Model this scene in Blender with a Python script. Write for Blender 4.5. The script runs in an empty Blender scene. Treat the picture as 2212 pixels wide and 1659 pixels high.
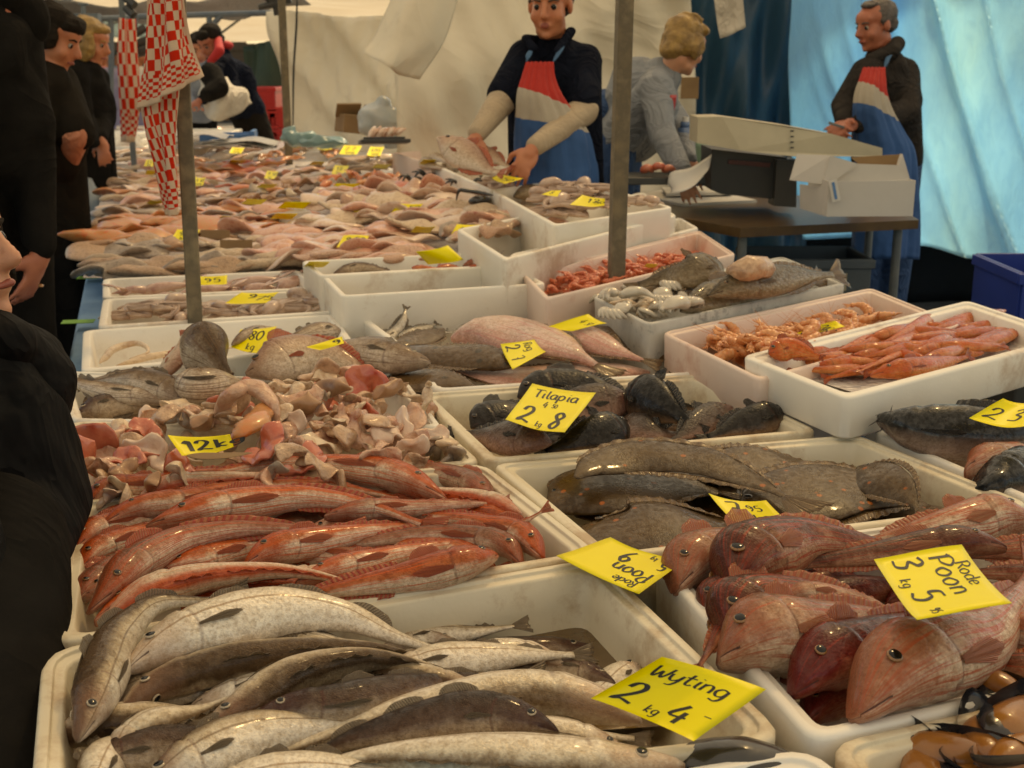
import bpy, bmesh, math, random
import numpy as np
from mathutils import Vector, Matrix, noise as mnoise
sc = bpy.context.scene
R = math.radians
# ---------------------------------------------------------------- camera
FPX = 2650.0; PITCH = math.atan((829.5 - 130) / FPX); EYE = 1.57
cd = bpy.data.cameras.new('camera'); cam = bpy.data.objects.new('camera', cd)
sc.collection.objects.link(cam); sc.camera = cam
cam.location = (0, 0, EYE); cam.rotation_euler = (R(90) - PITCH, 0, 0)
cd.sensor_width = 36; cd.lens = 36 * FPX / 2212; cd.clip_start = .05; cd.clip_end = 300
cd.dof.use_dof = True; cd.dof.focus_distance = 1.75; cd.dof.aperture_fstop = 10
# ---------------------------------------------------------------- world, sun, exposure
SUN_EL, SUN_AZ = R(50), R(24)      # azimuth clockwise from +Y: the sun stands behind the stall and shines through its roof and sheets
w = bpy.data.worlds.new('World'); sc.world = w; w.use_nodes = True
nt = w.node_tree; bg = nt.nodes['Background']; sky = nt.nodes.new('ShaderNodeTexSky')
sky.sky_type = 'NISHITA'; sky.sun_disc = False; sky.sun_elevation = SUN_EL; sky.sun_rotation = SUN_AZ
nt.links.new(sky.outputs[0], bg.inputs[0]); bg.inputs[1].default_value = .15
sl = bpy.data.lights.new('sun', 'SUN'); so = bpy.data.objects.new('sun', sl); sc.collection.objects.link(so)
sl.energy = 3.2; sl.angle = R(3); sl.color = (1, .86, .66)
sd = Vector((math.sin(SUN_AZ) * math.cos(SUN_EL), math.cos(SUN_AZ) * math.cos(SUN_EL), math.sin(SUN_EL)))
so.rotation_euler = sd.to_track_quat('Z', 'Y').to_euler(); so.location = (3, 6, 8)
vs = sc.view_settings; vs.view_transform = 'Standard'; vs.look = 'None'; vs.exposure = .27; vs.gamma = 1; vs.use_curve_mapping = False
vs.use_white_balance = True; vs.white_balance_temperature = 9000; vs.white_balance_tint = 6
sc.cycles.use_denoising = True; sc.cycles.max_bounces = 8; sc.cycles.transparent_max_bounces = 8
sc.cycles.sample_clamp_indirect = 4
# ---------------------------------------------------------------- helpers
RZ = .90
def P(px, py, z=RZ):
    """point of the horizontal plane z that the photograph shows at px,py (2212 x 1659 grid)"""
    x = (px - 1106) / FPX; u = (829.5 - py) / FPX
    dy = math.cos(PITCH) + u * math.sin(PITCH); dz = -math.sin(PITCH) + u * math.cos(PITCH)
    k = (z - EYE) / dz
    return Vector((x * k, dy * k, z))
def Q(px, py, Y):
    x = (px - 1106) / FPX; u = (829.5 - py) / FPX
    dy = math.cos(PITCH) + u * math.sin(PITCH); dz = -math.sin(PITCH) + u * math.cos(PITCH)
    k = Y / dy
    return Vector((x * k, Y, EYE + dz * k))
COL = sc.collection
def tag(o, label=None, cat=None, group=None, kind=None):
    for k, v in (('label', label), ('category', cat), ('group', group), ('kind', kind)):
        if v: o[k] = v
    return o
def thing(name, label, cat, loc=(0, 0, 0), group=None, rot=0):
    o = bpy.data.objects.new(name, None); COL.objects.link(o); o.location = loc; o.rotation_euler.z = rot
    o.empty_display_size = .05
    return tag(o, label, cat, group)
def obj(name, V, F, mats, parent=None, uv=None, smooth=True, fm=None, label=None):
    """one mesh object; V in world space (moved into the parent's space)"""
    off = parent.location if parent else Vector((0, 0, 0))
    if parent and parent.parent: off = off + parent.parent.location
    me = bpy.data.meshes.new(name)
    V = np.asarray(V, float).reshape(-1, 3) - np.array(off)
    me.from_pydata(V.tolist(), [], [tuple(f) for f in F])
    if not isinstance(mats, (list, tuple)): mats = [mats]
    for m in mats: me.materials.append(m)
    if fm is not None: me.polygons.foreach_set('material_index', fm)
    if smooth: me.polygons.foreach_set('use_smooth', [True] * len(me.polygons))
    if uv is not None:
        ul = me.uv_layers.new(name='UVMap'); uv = np.asarray(uv, float)
        li = np.empty(len(me.loops), int); me.loops.foreach_get('vertex_index', li)
        ul.data.foreach_set('uv', uv[li].ravel())
    me.update()
    o = bpy.data.objects.new(name, me); COL.objects.link(o)
    if parent: o.parent = parent
    if label: o['label'] = label
    return o
def from_bm(name, bm, mats, parent=None, smooth=False):
    off = parent.location if parent else Vector((0, 0, 0))
    bmesh.ops.translate(bm, verts=bm.verts, vec=-off)
    me = bpy.data.meshes.new(name); bm.to_mesh(me); bm.free()
    if not isinstance(mats, (list, tuple)): mats = [mats]
    for m in mats: me.materials.append(m)
    if smooth: me.polygons.foreach_set('use_smooth', [True] * len(me.polygons))
    o = bpy.data.objects.new(name, me); COL.objects.link(o)
    if parent: o.parent = parent
    return o
def box_bm(bm, c, s, rz=0, rx=0, ry=0, bev=0):
    m = Matrix.Translation(c) @ Matrix.Rotation(rz, 4, 'Z') @ Matrix.Rotation(ry, 4, 'Y') @ Matrix.Rotation(rx, 4, 'X') @ Matrix.Diagonal((*s, 1))
    r = bmesh.ops.create_cube(bm, size=1, matrix=m)
    if bev:
        es = list({e for v in r['verts'] for e in v.link_edges})
        bmesh.ops.bevel(bm, geom=es, offset=bev, segments=2, affect='EDGES', profile=.5)
def tube_bm(bm, a, b, r, seg=12):
    a = Vector(a); b = Vector(b); d = b - a
    m = Matrix.Translation((a + b) / 2) @ d.to_track_quat('Z', 'Y').to_matrix().to_4x4()
    bmesh.ops.create_cone(bm, cap_ends=True, segments=seg, radius1=r, radius2=r, depth=d.length, matrix=m)
def tag_mesh(o, label, cat, group=None): return tag(o, label, cat, group)
BLOBS = []
def blob(name, prims, voxel, mats, parent=None, smooth=4, noise=0, nscale=8):
    """prims: ('e', centre, radii, rot) or ('c', a, b, ra, rb); grown together to one surface"""
    bm = bmesh.new()
    for q in prims:
        if q[0] == 'e':
            rot = q[3] if len(q) > 3 else Matrix.Identity(3)
            m = Matrix.Translation(q[1]) @ rot.to_4x4() @ Matrix.Diagonal((*q[2], 1))
            bmesh.ops.create_icosphere(bm, subdivisions=3, radius=1, matrix=m)
        else:
            a, b, ra, rb = Vector(q[1]), Vector(q[2]), q[3], q[4]
            d = b - a
            if d.length > 1e-5:
                m = Matrix.Translation((a + b) / 2) @ d.to_track_quat('Z', 'Y').to_matrix().to_4x4()
                bmesh.ops.create_cone(bm, cap_ends=True, segments=20, radius1=ra, radius2=rb, depth=d.length, matrix=m)
            for c, r in ((a, ra), (b, rb)):
                bmesh.ops.create_icosphere(bm, subdivisions=3, radius=r, matrix=Matrix.Translation(c))
    if noise:
        for v in bm.verts:
            n = mnoise.noise_vector(v.co * nscale)
            v.co += n * noise
    o = from_bm(name, bm, mats, parent, True)
    m = o.modifiers.new('grow', 'REMESH'); m.mode = 'VOXEL'; m.voxel_size = voxel; m.use_smooth_shade = True
    s = o.modifiers.new('smooth', 'SMOOTH'); s.iterations = smooth; s.factor = .5
    BLOBS.append(o)
    return o
def bake_blobs():
    bpy.context.view_layer.update()
    dg = bpy.context.evaluated_depsgraph_get()
    done = []
    for o in BLOBS:
        me = bpy.data.meshes.new_from_object(o.evaluated_get(dg))
        done.append((o, me))
    for o, me in done:
        old = o.data; o.modifiers.clear(); o.data = me
        me.polygons.foreach_set('use_smooth', [True] * len(me.polygons))
        me.materials.clear()
        for m in old.materials: me.materials.append(m)
    BLOBS.clear()
# ---------------------------------------------------------------- materials
def newmat(name):
    m = bpy.data.materials.new(name); m.use_nodes = True
    return m, m.node_tree, m.node_tree.nodes['Principled BSDF']
def setin(b, **k):
    for a, v in k.items():
        n = a.replace('_', ' ')
        if n in b.inputs: b.inputs[n].default_value = v
def N(nt, t, **k):
    n = nt.nodes.new('ShaderNode' + t)
    for a, v in k.items():
        if hasattr(n, a): setattr(n, a, v)
        else: n.inputs[a.replace('_', ' ')].default_value = v
    return n
def L(nt, a, b): nt.links.new(a, b)
def ramp(nt, stops, fac=None, interp='LINEAR'):
    r = nt.nodes.new('ShaderNodeValToRGB'); cr = r.color_ramp; cr.interpolation = interp
    while len(cr.elements) < len(stops): cr.elements.new(.5)
    for e, (p, c) in zip(cr.elements, stops):
        e.position = p; e.color = (*c, 1) if len(c) == 3 else c
    if fac is not None: L(nt, fac, r.inputs[0])
    return r
def mixc(nt, a, b, fac, mode='MIX'):
    m = nt.nodes.new('ShaderNodeMix'); m.data_type = 'RGBA'; m.blend_type = mode
    for s, i in ((a, 6), (b, 7), (fac, 0)):
        if isinstance(s, (int, float)): m.inputs[i].default_value = s
        elif isinstance(s, tuple): m.inputs[i].default_value = (*s, 1)
        else: L(nt, s, m.inputs[i])
    return m.outputs[2]
def math_(nt, op, a, b=None):
    m = nt.nodes.new('ShaderNodeMath'); m.operation = op
    for s, i in ((a, 0), (b, 1)):
        if s is None: continue
        if isinstance(s, (int, float)): m.inputs[i].default_value = s
        else: L(nt, s, m.inputs[i])
    return m.outputs[0]
def bump(nt, b, h, st, dist=.002):
    n = nt.nodes.new('ShaderNodeBump'); n.inputs['Strength'].default_value = st; n.inputs['Distance'].default_value = dist
    L(nt, h, n.inputs['Height']); L(nt, n.outputs[0], b.inputs['Normal']); return n
def mk(name, c1, c2=None, c3=None, scale=6, rough=.6, bmp=.2, bscale=60, dist=.002, coat=0, spec=.5, metal=0, sss=0, trans=0, detail=5, dirt=None, wr=0, wrs=6):
    m, nt, b = newmat(name)
    c2 = c2 or tuple(x * .8 for x in c1)
    tc = N(nt, 'TexCoord'); oi = N(nt, 'ObjectInfo')
    va = nt.nodes.new('ShaderNodeVectorMath'); va.operation = 'ADD'
    sc_ = nt.nodes.new('ShaderNodeVectorMath'); sc_.operation = 'SCALE'; sc_.inputs[0].default_value = (7, 13, 5)
    L(nt, oi.outputs['Random'], sc_.inputs['Scale']); L(nt, tc.outputs['Object'], va.inputs[0]); L(nt, sc_.outputs[0], va.inputs[1])
    n = N(nt, 'TexNoise', Scale=scale, Detail=detail, Roughness=.6); L(nt, va.outputs[0], n.inputs['Vector'])
    stops = [(.3, c1), (.7, c2)] if c3 is None else [(.28, c1), (.5, c2), (.72, c3)]
    r = ramp(nt, stops, n.outputs[0]); col = r.outputs[0]
    if dirt:
        n3 = N(nt, 'TexNoise', Scale=dirt[1], Detail=8, Roughness=.7); L(nt, va.outputs[0], n3.inputs['Vector'])
        r3 = ramp(nt, [(dirt[2], (0, 0, 0)), (dirt[2] + .12, (1, 1, 1))], n3.outputs[0])
        col = mixc(nt, col, dirt[0], math_(nt, 'MULTIPLY', r3.outputs[0], dirt[3]))
    L(nt, col, b.inputs['Base Color'])
    bn = None
    if bmp:
        n2 = N(nt, 'TexNoise', Scale=bscale, Detail=4); L(nt, va.outputs[0], n2.inputs['Vector'])
        bn = bump(nt, b, n2.outputs[0], bmp, dist)
    if wr:
        n6 = N(nt, 'TexNoise', Scale=wrs, Detail=3, Distortion=1.6); L(nt, va.outputs[0], n6.inputs['Vector'])
        rr = math_(nt, 'SUBTRACT', 1.0, math_(nt, 'POWER', math_(nt, 'ABSOLUTE', math_(nt, 'MULTIPLY', math_(nt, 'SUBTRACT', n6.outputs[0], .5), 3.2)), .8))
        b2 = bump(nt, b, rr, wr, .03)
        if bn: L(nt, bn.outputs[0], b2.inputs['Normal'])
    setin(b, Roughness=rough, Metallic=metal, Coat_Weight=coat, Coat_Roughness=.12, Specular_IOR_Level=spec)
    if sss: setin(b, Subsurface_Weight=sss, Subsurface_Scale=.01)
    if trans:
        tb = N(nt, 'BsdfTranslucent'); L(nt, col, tb.inputs['Color'])
        ms = N(nt, 'MixShader'); ms.inputs[0].default_value = trans
        out = nt.nodes['Material Output']; L(nt, b.outputs[0], ms.inputs[1]); L(nt, tb.outputs[0], ms.inputs[2]); L(nt, ms.outputs[0], out.inputs[0])
    return m
M = {}
M['eps'] = mk('polystyrene', (.84, .79, .70), (.78, .72, .62), scale=5, rough=.55, bmp=.25, bscale=160, dist=.001, dirt=((.42, .25, .13), 3.5, .54, .6))
M['eps_old'] = mk('stained_polystyrene', (.74, .66, .50), (.66, .57, .41), scale=4, rough=.45, bmp=.25, bscale=120, dist=.001, dirt=((.36, .20, .08), 5, .52, .65))
M['eps_pink'] = mk('pink_stained_polystyrene', (.78, .62, .52), (.74, .55, .45), scale=4, rough=.5, bmp=.25, bscale=150, dist=.001, dirt=((.5, .2, .12), 4, .54, .6))
M['grey_dirty'] = mk('worn_crate_plastic', (.62, .60, .54), (.45, .42, .37), scale=12, rough=.5, bmp=.3, bscale=60, dirt=((.08, .07, .06), 22, .55, .7))
M['card'] = mk('yellow_card', (.90, .75, .008), (.84, .68, .008), scale=9, rough=.42, bmp=.12, bscale=30, dirt=((.5, .36, .05), 14, .62, .5))
M['ink'] = mk('black_ink', (.015, .013, .01), rough=.5, bmp=0)
M['blue_cloth'] = mk('blue_cloth', (.17, .30, .42), (.10, .20, .32), scale=5, rough=.6, bmp=.3, bscale=20, dist=.01)
M['green_tape'] = mk('green_tape', (.18, .42, .05), rough=.5, bmp=0)
M['post'] = mk('weathered_post', (.20, .15, .085), (.12, .095, .06), (.26, .2, .12), scale=14, rough=.7, bmp=.5, bscale=50)
M['steel'] = mk('painted_steel', (.16, .17, .16), (.10, .12, .13), scale=8, rough=.5, bmp=.2)
M['tarp'] = mk('cream_tarpaulin', (.80, .72, .57), (.71, .63, .49), scale=1.2, rough=.55, bmp=.5, bscale=3, dist=.05, trans=.12, dirt=((.3, .2, .1), 1.6, .6, .4), wr=0.45, wrs=1.3)
M['roof'] = mk('roof_tarpaulin', (.90, .84, .74), (.82, .74, .62), scale=1, rough=.6, bmp=.3, bscale=2, dist=.05, trans=.8, wr=0.3, wrs=1)
rn = M['roof'].node_tree; ro_ = rn.nodes['Material Output']; rs_ = ro_.inputs[0].links[0].from_socket   # thin weave: a little sun comes straight through
rt_ = rn.nodes.new('ShaderNodeBsdfTransparent'); rt_.inputs[0].default_value = (1, .85, .62, 1); rm2 = rn.nodes.new('ShaderNodeMixShader'); rm2.inputs[0].default_value = .16
rn.links.new(rs_, rm2.inputs[1]); rn.links.new(rt_.outputs[0], rm2.inputs[2]); rn.links.new(rm2.outputs[0], ro_.inputs[0])
M['white_cloth'] = mk('white_cloth', (.62, .56, .47), (.5, .44, .36), scale=4, rough=.8, bmp=.3, bscale=40, wr=0.5, wrs=7)
M['green_tarp'] = mk('green_tarpaulin', (.045, .075, .035), (.03, .05, .025), scale=2, rough=.6, bmp=.3, bscale=4, dist=.03)
M['red_plastic'] = mk('red_plastic', (.50, .02, .012), (.36, .012, .01), scale=6, rough=.4, bmp=.1)
M['blue_plastic'] = mk('blue_plastic', (.012, .04, .26), (.01, .03, .20), scale=3, rough=.4, bmp=.1)
M['black_cloth'] = mk('black_cloth', (.016, .014, .012), (.009, .008, .007), scale=8, rough=.85, bmp=.5, bscale=120, spec=.04, wr=0.35, wrs=3)
M['puffer'] = mk('black_quilted_nylon', (.008, .007, .007), (.005, .005, .005), scale=8, rough=.75, bmp=.5, bscale=30, dist=.006, spec=.10, wr=0.4, wrs=4)
M['dark_brown_cloth'] = mk('dark_brown_cloth', (.018, .014, .010), (.012, .010, .008), scale=8, rough=.85, bmp=.4, bscale=80, spec=.04, wr=0.35, wrs=3)
M['charcoal_knit'] = mk('charcoal_knit', (.040, .034, .030), (.028, .024, .022), scale=10, rough=.9, bmp=.6, bscale=140, spec=.04, wr=0.6, wrs=6)
M['grey_sweat'] = mk('grey_sweatshirt', (.25, .26, .27), (.20, .21, .225), scale=8, rough=.9, bmp=.5, bscale=60, wr=0.6, wrs=6)
M['beige_knit'] = mk('beige_knit', (.44, .34, .23), (.37, .28, .19), scale=10, rough=.9, bmp=.5, bscale=120, wr=0.25, wrs=9)
M['navy'] = mk('navy_fleece', (.010, .013, .022), (.007, .008, .014), scale=8, rough=.9, bmp=.5, bscale=120, spec=.04, wr=0.6, wrs=6)
M['jeans'] = mk('blue_denim', (.03, .08, .19), (.02, .055, .14), scale=8, rough=.8, bmp=.4, bscale=60, wr=0.7, wrs=6)
M['salmon_cloth'] = mk('salmon_cloth', (.52, .20, .11), (.45, .16, .09), scale=8, rough=.8, bmp=.3, wr=0.5, wrs=8)
M['light_blue_cloth'] = mk('light_blue_cloth', (.20, .27, .30), rough=.8)
M['skin'] = mk('skin', (.52, .20, .10), (.46, .15, .075), scale=14, rough=.45, bmp=.15, bscale=200, sss=.08)
M['skin_red'] = mk('ruddy_skin', (.44, .15, .085), (.37, .11, .06), scale=14, rough=.45, bmp=.15, bscale=200, sss=.06)
M['skin_pale'] = mk('pale_skin', (.60, .30, .18), (.55, .24, .14), scale=14, rough=.45, bmp=.1, bscale=200, sss=.08)
M['lips'] = mk('lips', (.32, .08, .055), rough=.4, bmp=.1)
M['hair_blonde'] = mk('blonde_hair', (.42, .25, .07), (.16, .085, .025), scale=20, rough=.5, bmp=.8, bscale=90, dist=.006)
M['hair_dark'] = mk('dark_hair', (.012, .009, .006), (.02, .014, .01), scale=20, rough=.8, spec=.1, bmp=.8, bscale=90, dist=.006)
M['hair_brown'] = mk('brown_hair', (.06, .035, .018), (.035, .02, .01), scale=20, rough=.6, bmp=.8, bscale=90, dist=.006)
M['hair_grey'] = mk('greying_hair', (.05, .04, .035), (.12, .10, .09), scale=30, rough=.6, bmp=.8, bscale=90, dist=.006)
M['eye_white'] = mk('eye_white', (.34, .27, .21), rough=.3, bmp=0)
M['pupil'] = mk('pupil', (.004, .005, .007), rough=.12, bmp=0, spec=.35)
M['cardboard'] = mk('brown_cardboard', (.28, .17, .08), (.22, .13, .06), scale=6, rough=.8, bmp=.2)
M['white_board'] = mk('white_cardboard', (.58, .54, .49), (.52, .48, .43), scale=5, rough=.7, bmp=.15)
M['paper'] = mk('white_paper', (.68, .64, .58), (.6, .56, .5), scale=5, rough=.7, bmp=.2, bscale=10, dist=.01)
M['scale_metal'] = mk('dark_scale_housing', (.05, .048, .042), (.03, .03, .028), scale=5, rough=.45, bmp=.1)
M['wood_wet'] = mk('wet_wood', (.13, .075, .028), (.07, .04, .018), scale=9, rough=.3, bmp=.4, bscale=40)
M['plank'] = mk('pale_plank', (.50, .44, .31), (.42, .36, .25), scale=5, rough=.5, bmp=.3, bscale=30)
M['asphalt'] = mk('dark_paving', (.035, .033, .03), (.022, .02, .018), scale=8, rough=.8, bmp=.5, bscale=60)
M['dark'] = mk('shade_backing_black', (.012, .013, .015), rough=.8, spec=.04)  # black of the added sheet that stands in for darkness below the tarpaulin
M['bag'] = mk('plastic_bag', (.62, .60, .56), (.45, .5, .5), scale=10, rough=.25, bmp=.8, bscale=20, dist=.01, trans=.3)
M['teal_bag'] = mk('teal_plastic', (.16, .27, .26), (.22, .34, .32), scale=8, rough=.3, bmp=.8, bscale=20, dist=.01, trans=.2)
M['green_bag'] = mk('pale_green_bag', (.36, .52, .38), (.3, .45, .34), scale=8, rough=.35, bmp=.8, bscale=16, dist=.01, trans=.3)
M['water'] = mk('meltwater', (.10, .055, .016), (.14, .08, .03), scale=6, rough=.08, bmp=.25, bscale=12, coat=.5)
M['ice'] = mk('crushed_ice', (.70, .66, .62), (.55, .48, .46), scale=30, rough=.2, bmp=.9, bscale=60, dist=.01)
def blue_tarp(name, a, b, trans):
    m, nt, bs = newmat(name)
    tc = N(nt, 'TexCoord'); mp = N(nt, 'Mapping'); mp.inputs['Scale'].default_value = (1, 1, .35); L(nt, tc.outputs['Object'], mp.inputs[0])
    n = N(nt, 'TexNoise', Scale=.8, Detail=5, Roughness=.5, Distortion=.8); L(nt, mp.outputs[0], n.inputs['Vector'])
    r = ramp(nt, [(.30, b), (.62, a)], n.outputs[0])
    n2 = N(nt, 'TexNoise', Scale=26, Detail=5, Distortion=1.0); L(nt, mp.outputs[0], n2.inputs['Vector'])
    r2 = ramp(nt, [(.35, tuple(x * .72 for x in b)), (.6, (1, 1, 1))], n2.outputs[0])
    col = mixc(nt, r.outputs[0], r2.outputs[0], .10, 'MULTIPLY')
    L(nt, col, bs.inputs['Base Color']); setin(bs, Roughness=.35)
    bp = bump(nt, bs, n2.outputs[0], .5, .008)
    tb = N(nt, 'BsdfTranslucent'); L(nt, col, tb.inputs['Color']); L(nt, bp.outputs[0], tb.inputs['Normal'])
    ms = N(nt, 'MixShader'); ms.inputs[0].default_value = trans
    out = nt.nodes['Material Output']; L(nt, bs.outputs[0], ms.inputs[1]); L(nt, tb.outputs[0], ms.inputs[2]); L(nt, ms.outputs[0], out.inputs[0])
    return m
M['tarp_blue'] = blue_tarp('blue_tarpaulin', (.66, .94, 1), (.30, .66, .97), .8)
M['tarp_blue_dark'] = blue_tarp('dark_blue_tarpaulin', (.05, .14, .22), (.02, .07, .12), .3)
def towel_mat():
    m, nt, b = newmat('red_checked_towelling')
    tc = N(nt, 'TexCoord'); sx = N(nt, 'SeparateXYZ'); L(nt, tc.outputs['UV'], sx.inputs[0])
    def par(o, k): return math_(nt, 'MODULO', math_(nt, 'FLOOR', math_(nt, 'MULTIPLY', o, k)), 2)
    def xor(a, c): return math_(nt, 'ABSOLUTE', math_(nt, 'SUBTRACT', a, c))
    big = xor(par(sx.outputs[0], 10), par(sx.outputs[1], 11)); tall = xor(par(sx.outputs[0], 16), par(sx.outputs[1], 11)); fine = xor(par(sx.outputs[0], 20), par(sx.outputs[1], 33))
    band = math_(nt, 'COMPARE', sx.outputs[0], .62); nt.nodes[-1].inputs[2].default_value = .14
    lowb = math_(nt, 'LESS_THAN', sx.outputs[1], .24)
    p = math_(nt, 'ADD', math_(nt, 'MULTIPLY', big, band), math_(nt, 'MULTIPLY', tall, math_(nt, 'SUBTRACT', 1.0, band)))
    p = math_(nt, 'ADD', math_(nt, 'MULTIPLY', fine, lowb), math_(nt, 'MULTIPLY', p, math_(nt, 'SUBTRACT', 1.0, lowb)))
    hem = math_(nt, 'GREATER_THAN', math_(nt, 'ABSOLUTE', math_(nt, 'SUBTRACT', sx.outputs[0], .5)), .47)
    hem2 = math_(nt, 'LESS_THAN', sx.outputs[1], .05)
    keep = math_(nt, 'MULTIPLY', math_(nt, 'SUBTRACT', 1.0, hem), math_(nt, 'SUBTRACT', 1.0, hem2))
    p = math_(nt, 'MULTIPLY', p, keep)
    n = N(nt, 'TexNoise', Scale=6); r = ramp(nt, [(.3, (.62, .03, .012)), (.7, (.5, .02, .01))], n.outputs[0])
    L(nt, mixc(nt, (.60, .44, .32), r.outputs[0], p), b.inputs['Base Color'])
    n2 = N(nt, 'TexNoise', Scale=400); L(nt, tc.outputs['Object'], n2.inputs['Vector']); bump(nt, b, n2.outputs[0], .6, .002)
    setin(b, Roughness=.95, Specular_IOR_Level=.1)
    return m
M['towel'] = towel_mat()
def apron_mat():
    m, nt, b = newmat('red_white_blue_apron_cloth')
    tc = N(nt, 'TexCoord'); sx = N(nt, 'SeparateXYZ'); L(nt, tc.outputs['UV'], sx.inputs[0])
    y = math_(nt, 'ADD', sx.outputs[1], math_(nt, 'MULTIPLY', math_(nt, 'POWER', sx.outputs[0], 1.2), .08))
    n = N(nt, 'TexNoise', Scale=3, Detail=3); L(nt, tc.outputs['Object'], n.inputs['Vector'])
    r = ramp(nt, [(0, (.025, .10, .28)), (.79, (.48, .41, .32)), (.90, (.50, .018, .010))], y, 'CONSTANT')
    rr = ramp(nt, [(.3, (.7, .7, .7)), (.7, (1, 1, 1))], n.outputs[0])
    L(nt, mixc(nt, r.outputs[0], rr.outputs[0], 1.0, 'MULTIPLY'), b.inputs['Base Color'])
    n2 = N(nt, 'TexNoise', Scale=9, Detail=2); L(nt, tc.outputs['Object'], n2.inputs['Vector']); bump(nt, b, n2.outputs[0], .6, .03)
    setin(b, Roughness=.75)
    return m
M['apron'] = apron_mat()
def fishmat(name, back, side, belly, head=None, spots=None, scales=.5, su=110, sv=44, rough=.24, blotch=.5, line=None, streak=None, split=(.22, .5, .72), flank=None, coat=.35, gl=.2, metal=0, bst=.75):
    m, nt, b = newmat(name)
    tc = N(nt, 'TexCoord'); sx = N(nt, 'SeparateXYZ'); L(nt, tc.outputs['UV'], sx.inputs[0]); oi = N(nt, 'ObjectInfo')
    U, V = sx.outputs[0], sx.outputs[1]
    add = nt.nodes.new('ShaderNodeVectorMath'); add.operation = 'ADD'
    sc_ = nt.nodes.new('ShaderNodeVectorMath'); sc_.operation = 'SCALE'; sc_.inputs[0].default_value = (17, 31, 9)
    L(nt, oi.outputs['Random'], sc_.inputs['Scale']); L(nt, tc.outputs['Object'], add.inputs[0]); L(nt, sc_.outputs[0], add.inputs[1]); C = add.outputs[0]
    n = N(nt, 'TexNoise', Scale=22, Detail=6, Roughness=.65); L(nt, C, n.inputs['Vector'])
    nn = math_(nt, 'MULTIPLY', math_(nt, 'SUBTRACT', n.outputs[0], .5), .34 * blotch)
    shift = math_(nt, 'MULTIPLY', math_(nt, 'SUBTRACT', oi.outputs['Random'], .5), .16)
    vv = math_(nt, 'ADD', math_(nt, 'ADD', V, nn), shift)
    r = ramp(nt, [(split[0], back), (split[1], side), (split[2], belly)], vv); col = r.outputs[0]
    # small freckles and bruises
    n3 = N(nt, 'TexNoise', Scale=95, Detail=4, Roughness=.7); L(nt, C, n3.inputs['Vector'])
    r3 = ramp(nt, [(.38, (.50, .40, .30)), (.56, (1, 1, 1))], n3.outputs[0]); col = mixc(nt, col, r3.outputs[0], .45, 'MULTIPLY')
    n5 = N(nt, 'TexNoise', Scale=240, Detail=3, Roughness=.6); L(nt, C, n5.inputs['Vector'])
    r5 = ramp(nt, [(.36, (.6, .5, .4)), (.5, (1, 1, 1)), (.7, (1.25, 1.2, 1.1))], n5.outputs[0]); col = mixc(nt, col, r5.outputs[0], .5, 'MULTIPLY')
    if streak:
        mp = N(nt, 'Mapping'); mp.inputs['Scale'].default_value = (5, 34, 1); L(nt, tc.outputs['UV'], mp.inputs[0])
        n4 = N(nt, 'TexNoise', Scale=1, Detail=4, Distortion=.4); L(nt, mp.outputs[0], n4.inputs['Vector'])
        r4 = ramp(nt, [(.5, (0, 0, 0)), (.62, (1, 1, 1))], math_(nt, 'ADD', n4.outputs[0], math_(nt, 'MULTIPLY', shift, .5)))
        col = mixc(nt, col, streak, math_(nt, 'MULTIPLY', r4.outputs[0], .75))
    if head:
        hf = ramp(nt, [(.17, (1, 1, 1)), (.27, (0, 0, 0))], math_(nt, 'ADD', U, math_(nt, 'MULTIPLY', nn, .4)))
        hc = mixc(nt, head, col, n.outputs[0])
        col = mixc(nt, col, hc, hf.outputs[0])
    if spots:
        vo = N(nt, 'TexVoronoi', Scale=spots[1]); L(nt, C, vo.inputs['Vector'])
        rs = ramp(nt, [(spots[2], (1, 1, 1)), (spots[2] + .06, (0, 0, 0))], vo.outputs['Distance']); col = mixc(nt, col, spots[0], math_(nt, 'MULTIPLY', rs.outputs[0], .8))
    if line:
        ln = math_(nt, 'ABSOLUTE', math_(nt, 'SUBTRACT', V, math_(nt, 'ADD', .42, math_(nt, 'MULTIPLY', U, .06))))
        rl = ramp(nt, [(.008, (1, 1, 1)), (.02, (0, 0, 0))], ln); col = mixc(nt, col, line, math_(nt, 'MULTIPLY', rl.outputs[0], .7))
    if gl:   # gill slit and mouth opening
        t_ = math_(nt, 'POWER', U, 1.15)
        te = math_(nt, 'ADD', gl + .006, math_(nt, 'MULTIPLY', math_(nt, 'SINE', math_(nt, 'MULTIPLY', V, 3.1416)), .03))
        rg = ramp(nt, [(.0025, (1, 1, 1)), (.008, (0, 0, 0))], math_(nt, 'ABSOLUTE', math_(nt, 'SUBTRACT', t_, te)))
        inr = math_(nt, 'MULTIPLY', math_(nt, 'GREATER_THAN', V, .3), math_(nt, 'LESS_THAN', V, .9))
        col = mixc(nt, col, (.09, .022, .015), math_(nt, 'MULTIPLY', math_(nt, 'MULTIPLY', math_(nt, 'MULTIPLY', rg.outputs[0], inr), n.outputs[0]), .85))
        dm = math_(nt, 'ABSOLUTE', math_(nt, 'SUBTRACT', V, math_(nt, 'ADD', .5, math_(nt, 'MULTIPLY', t_, .9))))
        rm_ = ramp(nt, [(.012, (1, 1, 1)), (.03, (0, 0, 0))], dm)
        col = mixc(nt, col, (.05, .015, .012), math_(nt, 'MULTIPLY', math_(nt, 'MULTIPLY', rm_.outputs[0], math_(nt, 'LESS_THAN', t_, .07)), .85))
    mp = N(nt, 'Mapping'); mp.inputs['Scale'].default_value = (su, sv, 1); L(nt, tc.outputs['UV'], mp.inputs[0])
    vo = N(nt, 'TexVoronoi', Scale=1); L(nt, mp.outputs[0], vo.inputs['Vector'])
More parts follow.
